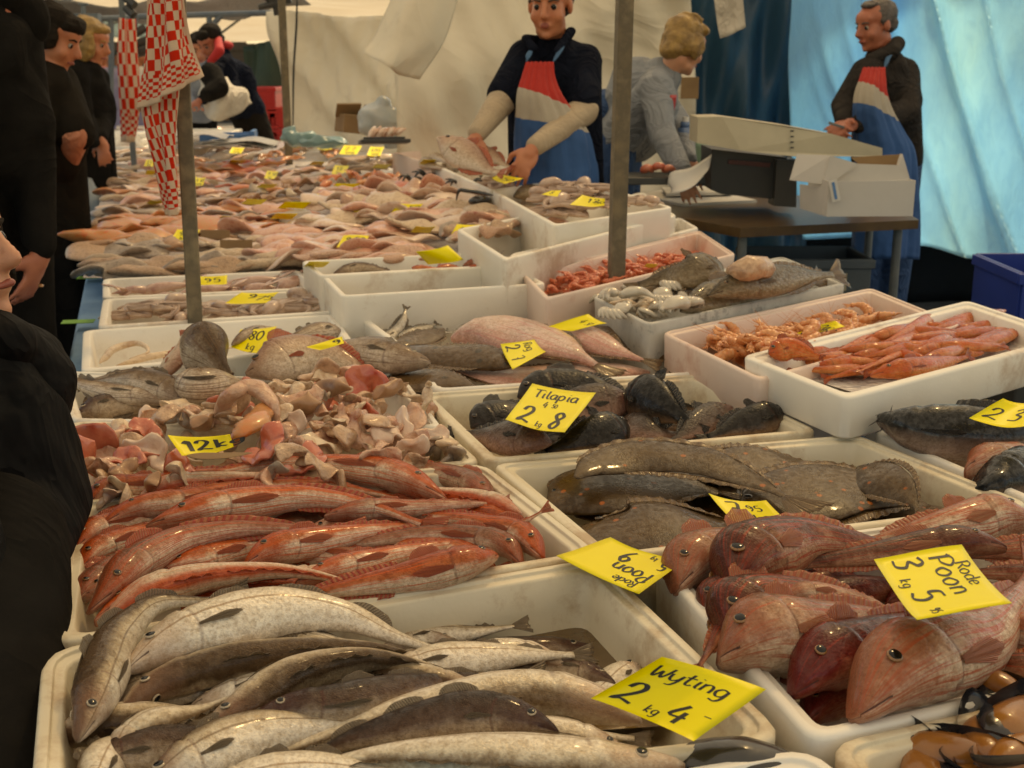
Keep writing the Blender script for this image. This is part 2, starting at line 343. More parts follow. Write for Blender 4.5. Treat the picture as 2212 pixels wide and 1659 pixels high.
    rv = ramp(nt, [(.1, (1, 1, 1)), (.75, (.66, .62, .56))], vo.outputs['Distance']); col = mixc(nt, col, rv.outputs[0], scales * .8, 'MULTIPLY')
    L(nt, col, b.inputs['Base Color'])
    hgt = math_(nt, 'ADD', math_(nt, 'ADD', math_(nt, 'MULTIPLY', vo.outputs['Distance'], -scales), math_(nt, 'MULTIPLY', n3.outputs[0], .6)), math_(nt, 'MULTIPLY', n5.outputs[0], .5))
    bump(nt, b, hgt, bst, .0022)
    rr = math_(nt, 'ADD', rough - .08, math_(nt, 'MULTIPLY', n.outputs[0], .3)); L(nt, rr, b.inputs['Roughness'])
    setin(b, Coat_Weight=coat, Coat_Roughness=.1, Metallic=metal, Specular_IOR_Level=.2); L(nt, math_(nt, 'MULTIPLY', ramp(nt, [(.42, (0, 0, 0)), (.6, (1, 1, 1))], n3.outputs[0]).outputs[0], coat * 1.1), b.inputs['Coat Weight'])
    return m
FM = dict(
 whiting=fishmat('whiting_skin', (.085, .048, .022), (.50, .40, .27), (.80, .72, .60), head=(.26, .13, .08), line=(.16, .095, .045), su=150, sv=56, scales=.3, blotch=1.0, split=(.18, .34, .60), metal=.15),
 whiting_pale=fishmat('pale_whiting_skin', (.20, .13, .07), (.66, .57, .43), (.82, .74, .62), head=(.42, .25, .16), line=(.26, .15, .07), su=150, sv=56, scales=.25, split=(.04, .2, .5), blotch=1.0, metal=.15),
 whiting_dark=fishmat('dark_whiting_skin', (.030, .014, .008), (.11, .058, .034), (.52, .40, .28), head=(.065, .018, .014), su=150, sv=56, scales=.4, split=(.25, .5, .72), blotch=1.0),
 gurnard=fishmat('gurnard_skin', (.30, .050, .012), (.46, .12, .035), (.78, .60, .44), head=(.42, .065, .012), streak=(.66, .095, .015), scales=.25, split=(.26, .48, .62), blotch=1.5, gl=.24),
 gurnard_grey=fishmat('greyish_gurnard_skin', (.17, .068, .036), (.34, .15, .085), (.70, .52, .38), head=(.30, .06, .018), streak=(.48, .06, .016), scales=.3, split=(.25, .5, .68), blotch=1.5, gl=.24),
 gurnard_white=fishmat('gurnard_belly_skin', (.52, .09, .03), (.66, .50, .36), (.72, .62, .50), head=(.5, .1, .04), streak=(.62, .16, .06), scales=.2, split=(.06, .2, .5), blotch=.9, gl=.24),
 poon=fishmat('tub_gurnard_skin', (.060, .020, .009), (.15, .045, .021), (.46, .24, .14), head=(.11, .020, .011), streak=(.36, .032, .008), scales=.25, split=(.25, .52, .72), blotch=2.2, gl=.24),
 poon_bloody=fishmat('bruised_gurnard_skin', (.07, .014, .009), (.15, .018, .013), (.42, .15, .085), head=(.15, .014, .011), streak=(.30, .025, .012), scales=.2, split=(.2, .45, .7), blotch=3, gl=.24),
 poon_pale=fishmat('pale_gurnard_skin', (.19, .080, .042), (.42, .21, .125), (.68, .50, .36), head=(.32, .10, .05), streak=(.44, .055, .014), scales=.25, split=(.15, .42, .64), blotch=2.6, gl=.24),
 tilapia=fishmat('tilapia_skin', (.006, .005, .004), (.022, .015, .010), (.26, .16, .10), head=(.024, .014, .010), su=52, sv=20, scales=.5, split=(.35, .65, .9), blotch=.8, rough=.25, gl=.24, bst=.5),
 tilapia_brown=fishmat('brown_tilapia_skin', (.035, .024, .018), (.10, .062, .045), (.38, .22, .16), head=(.15, .06, .045), su=52, sv=20, scales=.6, split=(.2, .5, .8), rough=.25, gl=.24),
 plaice=fishmat('plaice_skin', (.070, .036, .010), (.105, .058, .018), (.06, .032, .010), spots=((.42, .10, .01), 30, .11), su=160, sv=90, scales=.3, rough=.22, blotch=1.8, gl=0, coat=.4, bst=.4),
 sole=fishmat('sole_skin', (.085, .045, .018), (.13, .075, .032), (.10, .055, .022), spots=((.04, .028, .015), 26, .2), su=150, sv=70, scales=.3, rough=.22, blotch=1.8, gl=0, coat=.4, bst=.4),
 skate=fishmat('white_flatfish_belly', (.64, .43, .33), (.68, .50, .41), (.62, .36, .28), su=90, sv=50, scales=.1, rough=.24, blotch=1.8, streak=(.55, .2, .16), gl=0, coat=.5),
 catfish=fishmat('catfish_skin', (.010, .010, .009), (.022, .020, .018), (.42, .30, .24), su=30, sv=12, scales=.15, rough=.2, split=(.3, .6, .85), coat=.6, gl=0),
 cod=fishmat('cod_skin', (.085, .048, .024), (.28, .19, .115), (.62, .50, .38), head=(.22, .13, .08), su=120, sv=46, scales=.3, split=(.2, .4, .62), blotch=1.8, streak=(.15, .075, .032)),
 sardine=fishmat('small_silver_fish_skin', (.035, .03, .024), (.36, .32, .26), (.64, .58, .49), su=70, sv=20, scales=.4, split=(.28, .42, .6), rough=.2, metal=.2),
 mullet=fishmat('red_mullet_skin', (.42, .070, .010), (.54, .12, .02), (.62, .24, .08), head=(.44, .06, .01), streak=(.66, .08, .01), su=60, sv=20, scales=.4, rough=.2, blotch=2, coat=.4, gl=.2),
 carp=fishmat('carp_skin', (.06, .044, .026), (.16, .115, .065), (.32, .24, .15), su=40, sv=16, scales=1.0, rough=.25, gl=.24),
 seabream=fishmat('sea_bream_skin', (.28, .13, .08), (.52, .36, .25), (.66, .54, .42), head=(.44, .24, .15), su=70, sv=28, scales=.4, gl=.24, blotch=1),
)
FINM = {}
def finmat(name, c1, c2):
    m, nt, b = newmat(name)
    tc = N(nt, 'TexCoord'); wv = N(nt, 'TexWave', Scale=5.0, Distortion=.5); L(nt, tc.outputs['UV'], wv.inputs[0])
    r = ramp(nt, [(.2, c1), (.8, c2)], wv.outputs[0]); L(nt, r.outputs[0], b.inputs['Base Color']); bump(nt, b, wv.outputs[0], .6, .002)
    setin(b, Roughness=.3, Coat_Weight=.3)
    tb = N(nt, 'BsdfTranslucent'); L(nt, r.outputs[0], tb.inputs['Color'])
    ms = N(nt, 'MixShader'); ms.inputs[0].default_value = .3
    L(nt, b.outputs[0], ms.inputs[1]); L(nt, tb.outputs[0], ms.inputs[2])
    tr = N(nt, 'BsdfTransparent'); m2 = N(nt, 'MixShader'); L(nt, math_(nt, 'MULTIPLY', wv.outputs[0], .45), m2.inputs[0])
    L(nt, ms.outputs[0], m2.inputs[1]); L(nt, tr.outputs[0], m2.inputs[2]); L(nt, m2.outputs[0], nt.nodes['Material Output'].inputs[0])
    return m
for k, a, c in (('grey', (.11, .072, .038), (.30, .22, .14)), ('red', (.42, .04, .012), (.60, .20, .08)), ('dark', (.02, .018, .015), (.06, .045, .035)), ('brown', (.16, .09, .04), (.28, .17, .08)), ('orange', (.40, .075, .025), (.58, .24, .12))):
    FINM[k] = finmat(k + '_fin', a, c)
IRIS = {'silver': mk('silver_iris', (.50, .40, .27), (.3, .22, .14), scale=300, rough=.2, bmp=0, coat=.5), 'gold': mk('gold_iris', (.30, .13, .03), (.16, .06, .02), scale=300, rough=.2, bmp=0, coat=.5), 'dark': mk('dark_iris', (.12, .08, .05), (.08, .05, .03), rough=.2, bmp=0)}
FL = dict(
 pink=mk('pink_fillet', (.62, .24, .13), (.72, .40, .27), (.52, .13, .07), scale=14, rough=.28, bmp=.5, bscale=50, dist=.004, coat=.4),
 pale=mk('pale_fillet', (.68, .44, .30), (.76, .56, .42), (.58, .30, .18), scale=12, rough=.28, bmp=.5, bscale=50, dist=.004, coat=.4),
 orange=mk('orange_fillet', (.64, .15, .025), (.52, .23, .08), (.66, .09, .008), scale=12, rough=.3, bmp=.4, bscale=60, dist=.003, coat=.3),
 salmon=mk('salmon_steak', (.72, .17, .05), (.66, .24, .10), scale=30, rough=.35, bmp=.4, bscale=80, dist=.003, coat=.3),
 brown=mk('smoked_brown_fish', (.28, .13, .055), (.42, .22, .11), (.17, .08, .035), scale=12, rough=.4, bmp=.5, bscale=50, dist=.003, coat=.2),
 grey=mk('grey_fish_skin', (.22, .15, .10), (.40, .30, .22), (.12, .08, .055), scale=16, rough=.3, bmp=.4, bscale=60, dist=.003, coat=.3),
 red=mk('red_flesh', (.52, .08, .035), (.60, .18, .10), (.42, .035, .018), scale=14, rough=.28, bmp=.5, bscale=50, dist=.004, coat=.4),
 cream=mk('cream_flesh', (.62, .40, .24), (.72, .54, .36), (.42, .20, .09), scale=22, rough=.35, bmp=.8, bscale=55, dist=.009, coat=.25),
 tan=mk('tan_offal', (.42, .21, .10), (.60, .38, .23), (.24, .10, .045), scale=24, rough=.32, bmp=.8, bscale=55, dist=.009, coat=.3),
 rose=mk('rosy_flesh', (.52, .21, .11), (.66, .40, .26), (.36, .10, .05), scale=22, rough=.3, bmp=.8, bscale=55, dist=.009, coat=.35),
 octo=mk('octopus_skin', (.42, .26, .18), (.54, .38, .28), (.32, .18, .13), scale=25, rough=.3, bmp=.5, bscale=90, dist=.002, coat=.4),
 squid=mk('squid_skin', (.34, .15, .11), (.52, .33, .25), (.24, .09, .07), scale=20, rough=.25, bmp=.3, bscale=80, dist=.002, coat=.5),
 cuttle=mk('cuttlefish_skin', (.40, .33, .25), (.56, .49, .39), (.24, .18, .13), scale=14, rough=.25, bmp=.3, bscale=80, dist=.002, coat=.5),
 shrimp=mk('shrimp_shell', (.66, .20, .05), (.70, .32, .13), (.58, .12, .02), scale=40, rough=.3, bmp=.3, bscale=150, dist=.001, coat=.3),
 shrimp_red=mk('red_shrimp_shell', (.62, .09, .03), (.66, .18, .08), (.5, .05, .02), scale=40, rough=.3, bmp=.3, bscale=150, dist=.001, coat=.3),
 mussel=mk('mussel_shell', (.010, .010, .014), (.03, .025, .025), scale=20, rough=.25, bmp=.4, bscale=90, dist=.002, coat=.4),
 mussel_meat=mk('orange_mussel_meat', (.34, .135, .028), (.24, .08, .018), scale=20, rough=.3, bmp=.4, bscale=60, dist=.003, coat=.4),
 black=mk('black_fish_skin', (.012, .012, .013), (.03, .028, .026), scale=20, rough=.25, bmp=.3, bscale=80, dist=.002, coat=.5),
)
# ---------------------------------------------------------------- lofted bodies
def spline(pts, ts):
    p = [np.array(q, float) for q in pts]
    if len(p) == 2: p = [p[0], (p[0] + p[1]) / 2, p[1]]
    p = [2 * p[0] - p[1]] + p + [2 * p[-1] - p[-2]]
    out = []
    for i in range(1, len(p) - 2):
        for s in np.linspace(0, 1, 24, endpoint=False):
            a, b, c, d = p[i - 1], p[i], p[i + 1], p[i + 2]
            out.append(.5 * ((2 * b) + (-a + c) * s + (2 * a - 5 * b + 4 * c - d) * s * s + (-a + 3 * b - 3 * c + d) * s ** 3))
    out.append(p[-2]); out = np.array(out)
    dl = np.r_[0, np.cumsum(np.linalg.norm(np.diff(out, axis=0), axis=1))]; Ln = dl[-1]; dl /= Ln
    return np.stack([np.interp(ts, dl, out[:, k]) for k in range(3)], 1), Ln
def frames(C, roll, flip):
    T = np.gradient(C, axis=0); T /= np.linalg.norm(T, axis=1)[:, None]
    Z = np.array([0, 0, 1.0]); Nn = Z - T * (T @ Z)[:, None]; Nn /= np.linalg.norm(Nn, axis=1)[:, None]
    D = np.cross(Nn, T)
    if np.mean(D[:, 1]) < 0: D = -D
    D = D * flip
    r = np.radians(roll) if np.ndim(roll) else np.full(len(C), math.radians(roll))
    D2 = D * np.cos(r)[:, None] + Nn * np.sin(r)[:, None]; N2 = -D * np.sin(r)[:, None] + Nn * np.cos(r)[:, None]
    return T, D2, N2
def loft(C, T, D, Nn, Hd, Hv, W, nseg=24, groove=None, amp=0, freq=30, seed=0, sq=1.0, flat=0):
    n = len(C); a = np.linspace(0, 2 * np.pi, nseg, endpoint=False)
    ca, sa = np.cos(a), np.sin(a)
    if sq != 1: ca = np.sign(ca) * np.abs(ca) ** sq; sa = np.sign(sa) * np.abs(sa) ** sq
    if flat: sa = np.where(sa < 0, sa * (1 - flat), sa)
    V = np.empty((n, nseg, 3))
    for i in range(n):
        h = np.where(ca > 0, Hd[i], Hv[i]) * ca; s = W[i] * sa
        if groove is not None:
            g = groove(i / (n - 1), a); h = h * g; s = s * g
        V[i] = C[i] + np.outer(h, D[i]) + np.outer(s, Nn[i])
    V = V.reshape(-1, 3)
    if amp:
        for k in range(len(V)):
            V[k] += np.array(mnoise.noise_vector(Vector(V[k]) * freq + Vector((seed * 3.1, seed * 1.7, 0)))) * amp
    F = []
    for i in range(n - 1):
        for j in range(nseg):
            k = (j + 1) % nseg; F.append((i * nseg + j, i * nseg + k, (i + 1) * nseg + k, (i + 1) * nseg + j))
    F.append(tuple(range(nseg - 1, -1, -1))); F.append(tuple((n - 1) * nseg + j for j in range(nseg)))
    u = np.repeat(np.arange(n) / (n - 1), nseg); v = np.tile(np.abs(((a + np.pi) % (2 * np.pi)) - np.pi) / np.pi, n)
    return V, F, np.stack([u, v], 1)
PROF = {  # t, dorsal half height, ventral half height, half width (all relative)
 'whiting': [(0, .08, .08, .10), (.02, .24, .20, .30), (.05, .38, .34, .46), (.09, .54, .52, .62), (.14, .70, .72, .78), (.2, .84, .90, .92), (.28, .95, 1.05, 1), (.38, 1, 1.1, 1), (.5, .9, .95, .85), (.62, .70, .72, .62), (.75, .46, .46, .40), (.86, .27, .27, .24), (.95, .17, .17, .15), (1, .19, .19, .08)],
 'gurnard': [(0, .08, .16, .30), (.02, .24, .24, .46), (.05, .44, .32, .62), (.09, .70, .40, .78), (.13, .92, .48, .90), (.18, 1.05, .60, 1.0), (.25, 1.02, .76, 1.0), (.33, .92, .84, .92), (.45, .76, .74, .74), (.6, .56, .54, .54), (.75, .38, .36, .36), (.88, .24, .22, .22), (.96, .17, .16, .14), (1, .19, .18, .07)],
 'deep': [(0, .07, .07, .15), (.03, .26, .22, .34), (.07, .48, .36, .55), (.12, .70, .56, .75), (.2, .92, .80, .95), (.3, 1.02, 1.0, 1.02), (.42, 1, 1.02, .96), (.56, .84, .86, .76), (.7, .58, .58, .5), (.82, .34, .33, .3), (.9, .24, .23, .2), (.96, .22, .21, .14), (1, .25, .25, .07)],
 'flat': [(0, .08, .1, .2), (.03, .22, .2, .45), (.08, .44, .38, .75), (.15, .70, .64, 1), (.27, .94, .9, 1.05), (.42, 1, 1, 1), (.58, .9, .9, .85), (.73, .64, .64, .62), (.85, .36, .36, .42), (.93, .17, .17, .3), (.98, .13, .13, .2), (1, .15, .15, .08)],
 'cat': [(0, .22, .2, .7), (.03, .36, .34, .95), (.08, .5, .5, 1.1), (.16, .75, .74, 1.15), (.26, .95, .95, 1.08), (.4, 1, 1.05, .95), (.55, .84, .88, .72), (.7, .66, .66, .5), (.85, .46, .42, .3), (.95, .28, .26, .16), (1, .22, .2, .07)],
 'slim': [(0, .1, .1, .14), (.03, .34, .3, .4), (.09, .62, .6, .68), (.18, .9, .95, .92), (.3, 1, 1.08, 1), (.48, .92, .98, .9), (.66, .68, .7, .64), (.8, .42, .42, .4), (.92, .22, .22, .2), (1, .2, .2, .08)],
 'slab': [(0, .25, .3, .3), (.05, .7, .62, .7), (.15, .98, .85, 1), (.35, 1.0, 1.1, 1.05), (.55, .9, 1.05, 1), (.75, .8, .8, .85), (.9, .72, .6, .6), (1, .3, .35, .2)],
 'fillet': [(0, .1, .1, .2), (.06, .5, .5, .6), (.18, .85, .85, .95), (.35, 1, 1, 1), (.6, .85, .85, .9), (.8, .58, .58, .7), (.94, .3, .3, .45), (1, .08, .08, .1)],
}
def prof(kind, ts):
    a = np.array(PROF[kind]); return [np.interp(ts, a[:, 0], a[:, k]) for k in (1, 2, 3)]
def sphere_faces(c, ax, r, flat, seg=16, rings=10):
    """small oriented ball, pole along ax; returns V,F and the ring index of each face"""
    ax = Vector(ax).normalized(); q = ax.to_track_quat('Z', 'Y').to_matrix()
    V, F, I = [], [], []
    for i in range(rings + 1):
        th = math.pi * i / rings
        for j in range(seg):
            ph = 2 * math.pi * j / seg
            V.append(Vector(c) + q @ Vector((r * math.sin(th) * math.cos(ph), r * math.sin(th) * math.sin(ph), r * flat * math.cos(th))))
    for i in range(rings):
        for j in range(seg):
            k = (j + 1) % seg; F.append((i * seg + j, (i + 1) * seg + j, (i + 1) * seg + k, i * seg + k)); I.append(i)
    return V, F, I
def fin_sheet(name, base, tip, mat, parent, rows=6, th=.0006, wavy=.002, seed=0):
    """fin membrane between a base line and a tip line (arrays of the same length), closed with thickness"""
    base = np.array(base); tip = np.array(tip); n = len(base); V = []; UV = []
    nrm = np.cross(tip[n // 2] - base[n // 2], base[-1] - base[0]); nrm /= max(np.linalg.norm(nrm), 1e-9)
    for s, sg in ((0, 1), (1, -1)):
        for r in range(rows):
            f = r / (rows - 1)
            for i in range(n):
                wv = wavy * f * math.sin(i * 1.9 + seed + f * 2)
                V.append(base[i] * (1 - f) + tip[i] * f + nrm * (sg * th * (1 - .8 * f) + wv)); UV.append((i / (n - 1), f))
    F = []
    o = rows * n
    for r in range(rows - 1):
        for i in range(n - 1):
            a = r * n + i; F.append((a, a + 1, a + n + 1, a + n)); F.append((o + a, o + a + n, o + a + n + 1, o + a + 1))
    for i in range(n - 1):
        F.append((i, o + i, o + i + 1, i + 1)); t = (rows - 1) * n + i; F.append((t, t + 1, o + t + 1, o + t))
    return obj(name, V, F, mat, parent, uv=UV)
SPEC = {  # profile, body height/length, width/height, skin, fin, iris, eye radius/height
 'whiting': ('whiting', .19, .80, 'whiting', 'grey', 'silver', .150), 'whiting_pale': ('whiting', .20, .80, 'whiting_pale', 'grey', 'silver', .14), 'whiting_dark': ('whiting', .19, .85, 'whiting_dark', 'grey', 'silver', .15),
 'gurnard': ('gurnard', .20, .95, 'gurnard', 'red', 'gold', .15), 'gurnard_grey': ('gurnard', .20, .95, 'gurnard_grey', 'red', 'gold', .15), 'gurnard_white': ('gurnard', .20, .9, 'gurnard_white', 'red', 'gold', .14),
 'poon': ('gurnard', .24, .8, 'poon', 'orange', 'gold', .13), 'poon_bloody': ('gurnard', .24, .85, 'poon_bloody', 'orange', 'gold', .12), 'poon_pale': ('gurnard', .24, .85, 'poon_pale', 'orange', 'gold', .12),
 'tilapia': ('deep', .36, .45, 'tilapia', 'dark', 'dark', .10), 'tilapia_brown': ('deep', .36, .45, 'tilapia_brown', 'dark', 'gold', .10),
 'plaice': ('flat', .50, .10, 'plaice', 'brown', 'dark', .06), 'sole': ('flat', .36, .16, 'sole', 'brown', 'dark', .06), 'skate': ('flat', .45, .2, 'skate', 'brown', None, 0),
 'catfish': ('cat', .22, .8, 'catfish', 'dark', 'dark', .06), 'cod': ('whiting', .22, .8, 'cod', 'grey', 'silver', .12), 'bream': ('deep', .36, .42, 'seabream', 'red', 'gold', .12),
 'sardine': ('slim', .17, .6, 'sardine', 'grey', 'silver', .17), 'mullet': ('slim', .2, .75, 'mullet', 'red', 'gold', .15), 'carp': ('deep', .30, .55, 'carp', 'brown', 'gold', .09),
}
KINDNAME = {'whiting': 'whiting', 'gurnard': 'gurnard', 'poon': 'tub_gurnard', 'tilapia': 'tilapia', 'plaice': 'plaice', 'sole': 'sole', 'skate': 'flatfish', 'catfish': 'catfish', 'cod': 'cod', 'bream': 'sea_bream', 'sardine': 'small_silver_fish', 'mullet': 'red_mullet', 'carp': 'carp'}
FISHN = [0]
def fish(kind, pts, label, h=None, roll=20, flip=1, z=RZ, group=None, tail=True, dors=True, pect=True, mouth=.0, eye=True, detail=1, wk=1, name=None, twist=0, tailspread=1, cat=None):
    """pts: nose -> tail, (px, py[, dz]) read off the photograph on the plane z, dz above or below it"""
    FISHN[0] += 1; sd_ = FISHN[0]; rnd = random.Random(sd_)
    pr, hr, wr, skin, finc, iris, er = SPEC[kind]
    W3 = [np.array(p3) if len(p3) == 3 and isinstance(p3, Vector) else np.array(P(p3[0], p3[1], z + (p3[2] if len(p3) > 2 else 0))) for p3 in pts]
    n = 56 if detail else 22; seg = 28 if detail else 14
    ts = np.linspace(0, 1, n) ** 1.15
    C, Ln = spline(W3, ts)
    roll = roll + twist * ts
    T, D, Nn = frames(C, roll, flip)
    H = (h or Ln * hr) / 2
    hd, hv, ww = prof(pr, ts); Hd = hd * H; Hv = hv * H; Wd = ww * H * wr * wk
    gl = {'flat': .13, 'gurnard': .24, 'deep': .24}.get(pr, .2)
    def groove(f, a):
        t = f ** 1.15; aa = ((a + np.pi) % (2 * np.pi)) - np.pi; vv = np.abs(aa) / np.pi
        te = gl + .03 * np.sin(vv * np.pi) - .05 * (vv > .75) * (vv - .75) * 4
        d = t - te; g = 1 - .075 * np.exp(-((d - .006) / .008) ** 2) + .045 * np.exp(-((d + .02) / .02) ** 2)
        if pr != 'flat':   # mouth slit and cheek
            dm = np.abs(vv - (.50 + .9 * t)); g = g - (.20 if t < .075 else 0) * np.exp(-(dm / .045) ** 2)
            de = ((t - .105) / .028) ** 2 + ((vv - .3) / .09) ** 2; g = g - .07 * np.exp(-de)
        return g
    V, F, UV = loft(C, T, D, Nn, Hd, Hv, Wd, seg, groove if detail else None, amp=H * (.05 if pr != 'flat' else .16), freq=1.0 / (H * 2.2), seed=sd_)
    nm = name or KINDNAME[kind.split('_')[0]]
    loc = Vector(C[n // 2]); loc.z -= float(Wd.max())
    t_ = thing(nm, label, cat or 'fish', loc, group)
    obj('body', V, F, FM[skin], t_, uv=UV)
    fm = FINM[finc]
    if eye and iris:
        ie = int(np.argmin(abs(ts - (.105 if pr != 'gurnard' else .12))));
        sides = (1, -1) if (detail and pr != 'flat') else (1,)
        for s in sides:
            ang = math.radians(90 - (34 if pr != 'flat' else 40)) * s
            k = 1.0
            c = C[ie] + D[ie] * (math.cos(ang) * Hd[ie] * .95) + Nn[ie] * (math.sin(ang) * Wd[ie] * .95)
            ax = D[ie] * math.cos(ang) * Wd[ie] + Nn[ie] * math.sin(ang) * Hd[ie]
            r = max(H * er * 1.35, .003)
            v, f, I = sphere_faces(c, ax, r, .36, 20 if detail else 10, 14 if detail else 8)
            lim = 3 if detail else 2
            e = obj('eye', v, f, [IRIS[iris], M['pupil']], t_, fm=[1 if i < lim + (1 if detail else 0) else 0 for i in I])
    if tail:
        k = n - 2; nf = 13 if detail else 7; fan = np.linspace(-1, 1, nf) * tailspread; hb = (Hd[k] + Hv[k]) / 2
        lt = min(Ln * (.14 if pr != 'flat' else .16), H * 1.7); dirn = T[k]
        base = [C[k] + D[k] * (s * hb * .95 / tailspread) for s in fan]
        fork = .72 if pr in ('slim',) or kind == 'bream' else .9
        tip = [C[k] + dirn * lt * (fork + (1 - fork) * abs(s) + .04 * math.sin(s * 9 + sd_)) + D[k] * s * lt * .62 + Nn[k] * lt * rnd.uniform(-.06, .06) for s in fan]
        fin_sheet('tail_fin', base, tip, fm, t_, wavy=.0015, seed=sd_)
    if dors and detail:
        def edge(name_, t0, t1, sgn, hh, sweep=.5):
            idx = [i for i in range(n) if t0 <= ts[i] <= t1]
            if len(idx) < 4: return
            Hs = Hd if sgn > 0 else Hv; base, tip = [], []
            for q, i in enumerate(idx):
                f = q / (len(idx) - 1); hgt = hh * H * (math.sin(math.pi * min(1, f * .85 + .12)) ** .6) * (1 + .04 * math.sin(q * 2.4))
                b = C[i] + D[i] * sgn * Hs[i] * .96; base.append(b); tip.append(b + D[i] * sgn * hgt + T[i] * hgt * sweep)
            fin_sheet(name_, base, tip, fm, t_, rows=5, seed=sd_)
        if pr == 'flat':
            edge('dorsal_fin', .08, .93, 1, .26, .1); edge('anal_fin', .2, .93, -1, .26, .1)
        elif pr == 'whiting':
            edge('dorsal_fin', .3, .45, 1, .42); edge('dorsal_fin', .48, .66, 1, .34); edge('dorsal_fin', .70, .86, 1, .3); edge('anal_fin', .38, .62, -1, .3)
        elif pr == 'cat': edge('dorsal_fin', .35, .9, 1, .34); edge('anal_fin', .5, .92, -1, .34)
        else:
            edge('dorsal_fin', .27, .44, 1, .5); edge('dorsal_fin', .47, .86, 1, .3); edge('anal_fin', .5, .82, -1, .3)
    if pect and detail and pr != 'flat':
        big = pr == 'gurnard'; lp = .13 if not big else .17
        for s in ((1,) if not big else (1, -1)):
            nf = 15; fan = np.linspace(-1, 1, nf); rows_ = 7; base, tip, mids = [], [], []
            def surf(t, ang, lift):
                k = t ** (1 / 1.15) * (n - 1); i0 = int(min(n - 2, k)); f = k - i0
                ip = lambda A: A[i0] * (1 - f) + A[i0 + 1] * f
                hh = ip(Hd) if math.cos(ang) > 0 else ip(Hv)
                return ip(C) + ip(D) * (math.cos(ang) * hh * (1 + lift)) + ip(Nn) * (s * math.sin(ang) * ip(Wd) * (1 + lift))
            V, UV, F = [], [], []; a0 = math.radians(104); sp = math.radians(7 if not big else 17)
            for lay in (0, 1):
                for r in range(rows_):
                    f = r / (rows_ - 1)
                    for i, q in enumerate(fan):
                        ln_ = lp * (1 - .35 * abs(q) ** 1.5) * (1 + .06 * (i % 2))
                        V.append(surf(gl + .035 + ln_ * f, a0 + q * sp * (.35 + .65 * f), .02 + .07 * f + .012 * math.sin(q * 8 + sd_) * f - .012 * lay)); UV.append((i / (nf - 1), f))
            o2 = rows_ * nf
            for r in range(rows_ - 1):
                for i in range(nf - 1):
                    a = r * nf + i; F.append((a, a + 1, a + nf + 1, a + nf)); F.append((o2 + a, o2 + a + nf, o2 + a + nf + 1, o2 + a + 1))
            obj('pectoral_fin', V, F, fm, t_, uv=UV)
    return t_
def lump(name, pts, hw, th, mat, label, cat, z=RZ, group=None, roll=0, amp=.006, freq=28, seed=0, profile='fillet', parent=None, n=18, seg=12, edgecurl=0):
    """one soft irregular piece: a loft with uneven surface"""
    W3 = [np.array(p) if isinstance(p, Vector) else np.array(P(p[0], p[1], z + (p[2] if len(p) > 2 else 0))) for p in pts]
    ts = np.linspace(0, 1, n); C, Ln = spline(W3, ts); rl = roll + edgecurl * np.sin(ts * 5 + seed)
    T, D, Nn = frames(C, rl, 1); hd, hv, ww = prof(profile, ts)
    V, F, UV = loft(C, T, D, Nn, hd * hw, hv * hw, ww * th, seg, amp=amp, freq=freq, seed=seed)
    if parent: return obj(name, V, F, mat, parent, uv=UV)
    o = obj(name, V, F, mat, None, uv=UV)
    c = Vector(C[n // 2]); me = o.data; me.transform(Matrix.Translation(-c)); o.location = c
    return tag(o, label, cat, group)
# ---------------------------------------------------------------- trays
def inset_poly(Pn, d):
    """move the edges of a convex ccw quad inward by d"""
    n = len(Pn); out = []
    for i in range(n):
        a, b, c = Pn[i - 1], Pn[i], Pn[(i + 1) % n]
        e1 = (b - a).normalized(); e2 = (c - b).normalized(); n1 = Vector((-e1.y, e1.x)); n2 = Vector((-e2.y, e2.x))
        bis = (n1 + n2); k = d / max(.25, (1 + n1.dot(n2))); out.append(b + bis * k)
    return out
def round_poly(Pn, r, k=5):
    out = []; n = len(Pn)
    for i in range(n):
        a, b, c = Pn[i - 1], Pn[i], Pn[(i + 1) % n]; e1 = (a - b).normalized(); e2 = (c - b).normalized()
        p0 = b + e1 * r; p1 = b + e2 * r
        for j in range(k):
            s = j / (k - 1); out.append((1 - s) ** 2 * p0 + 2 * s * (1 - s) * b + s * s * p1)
    return out
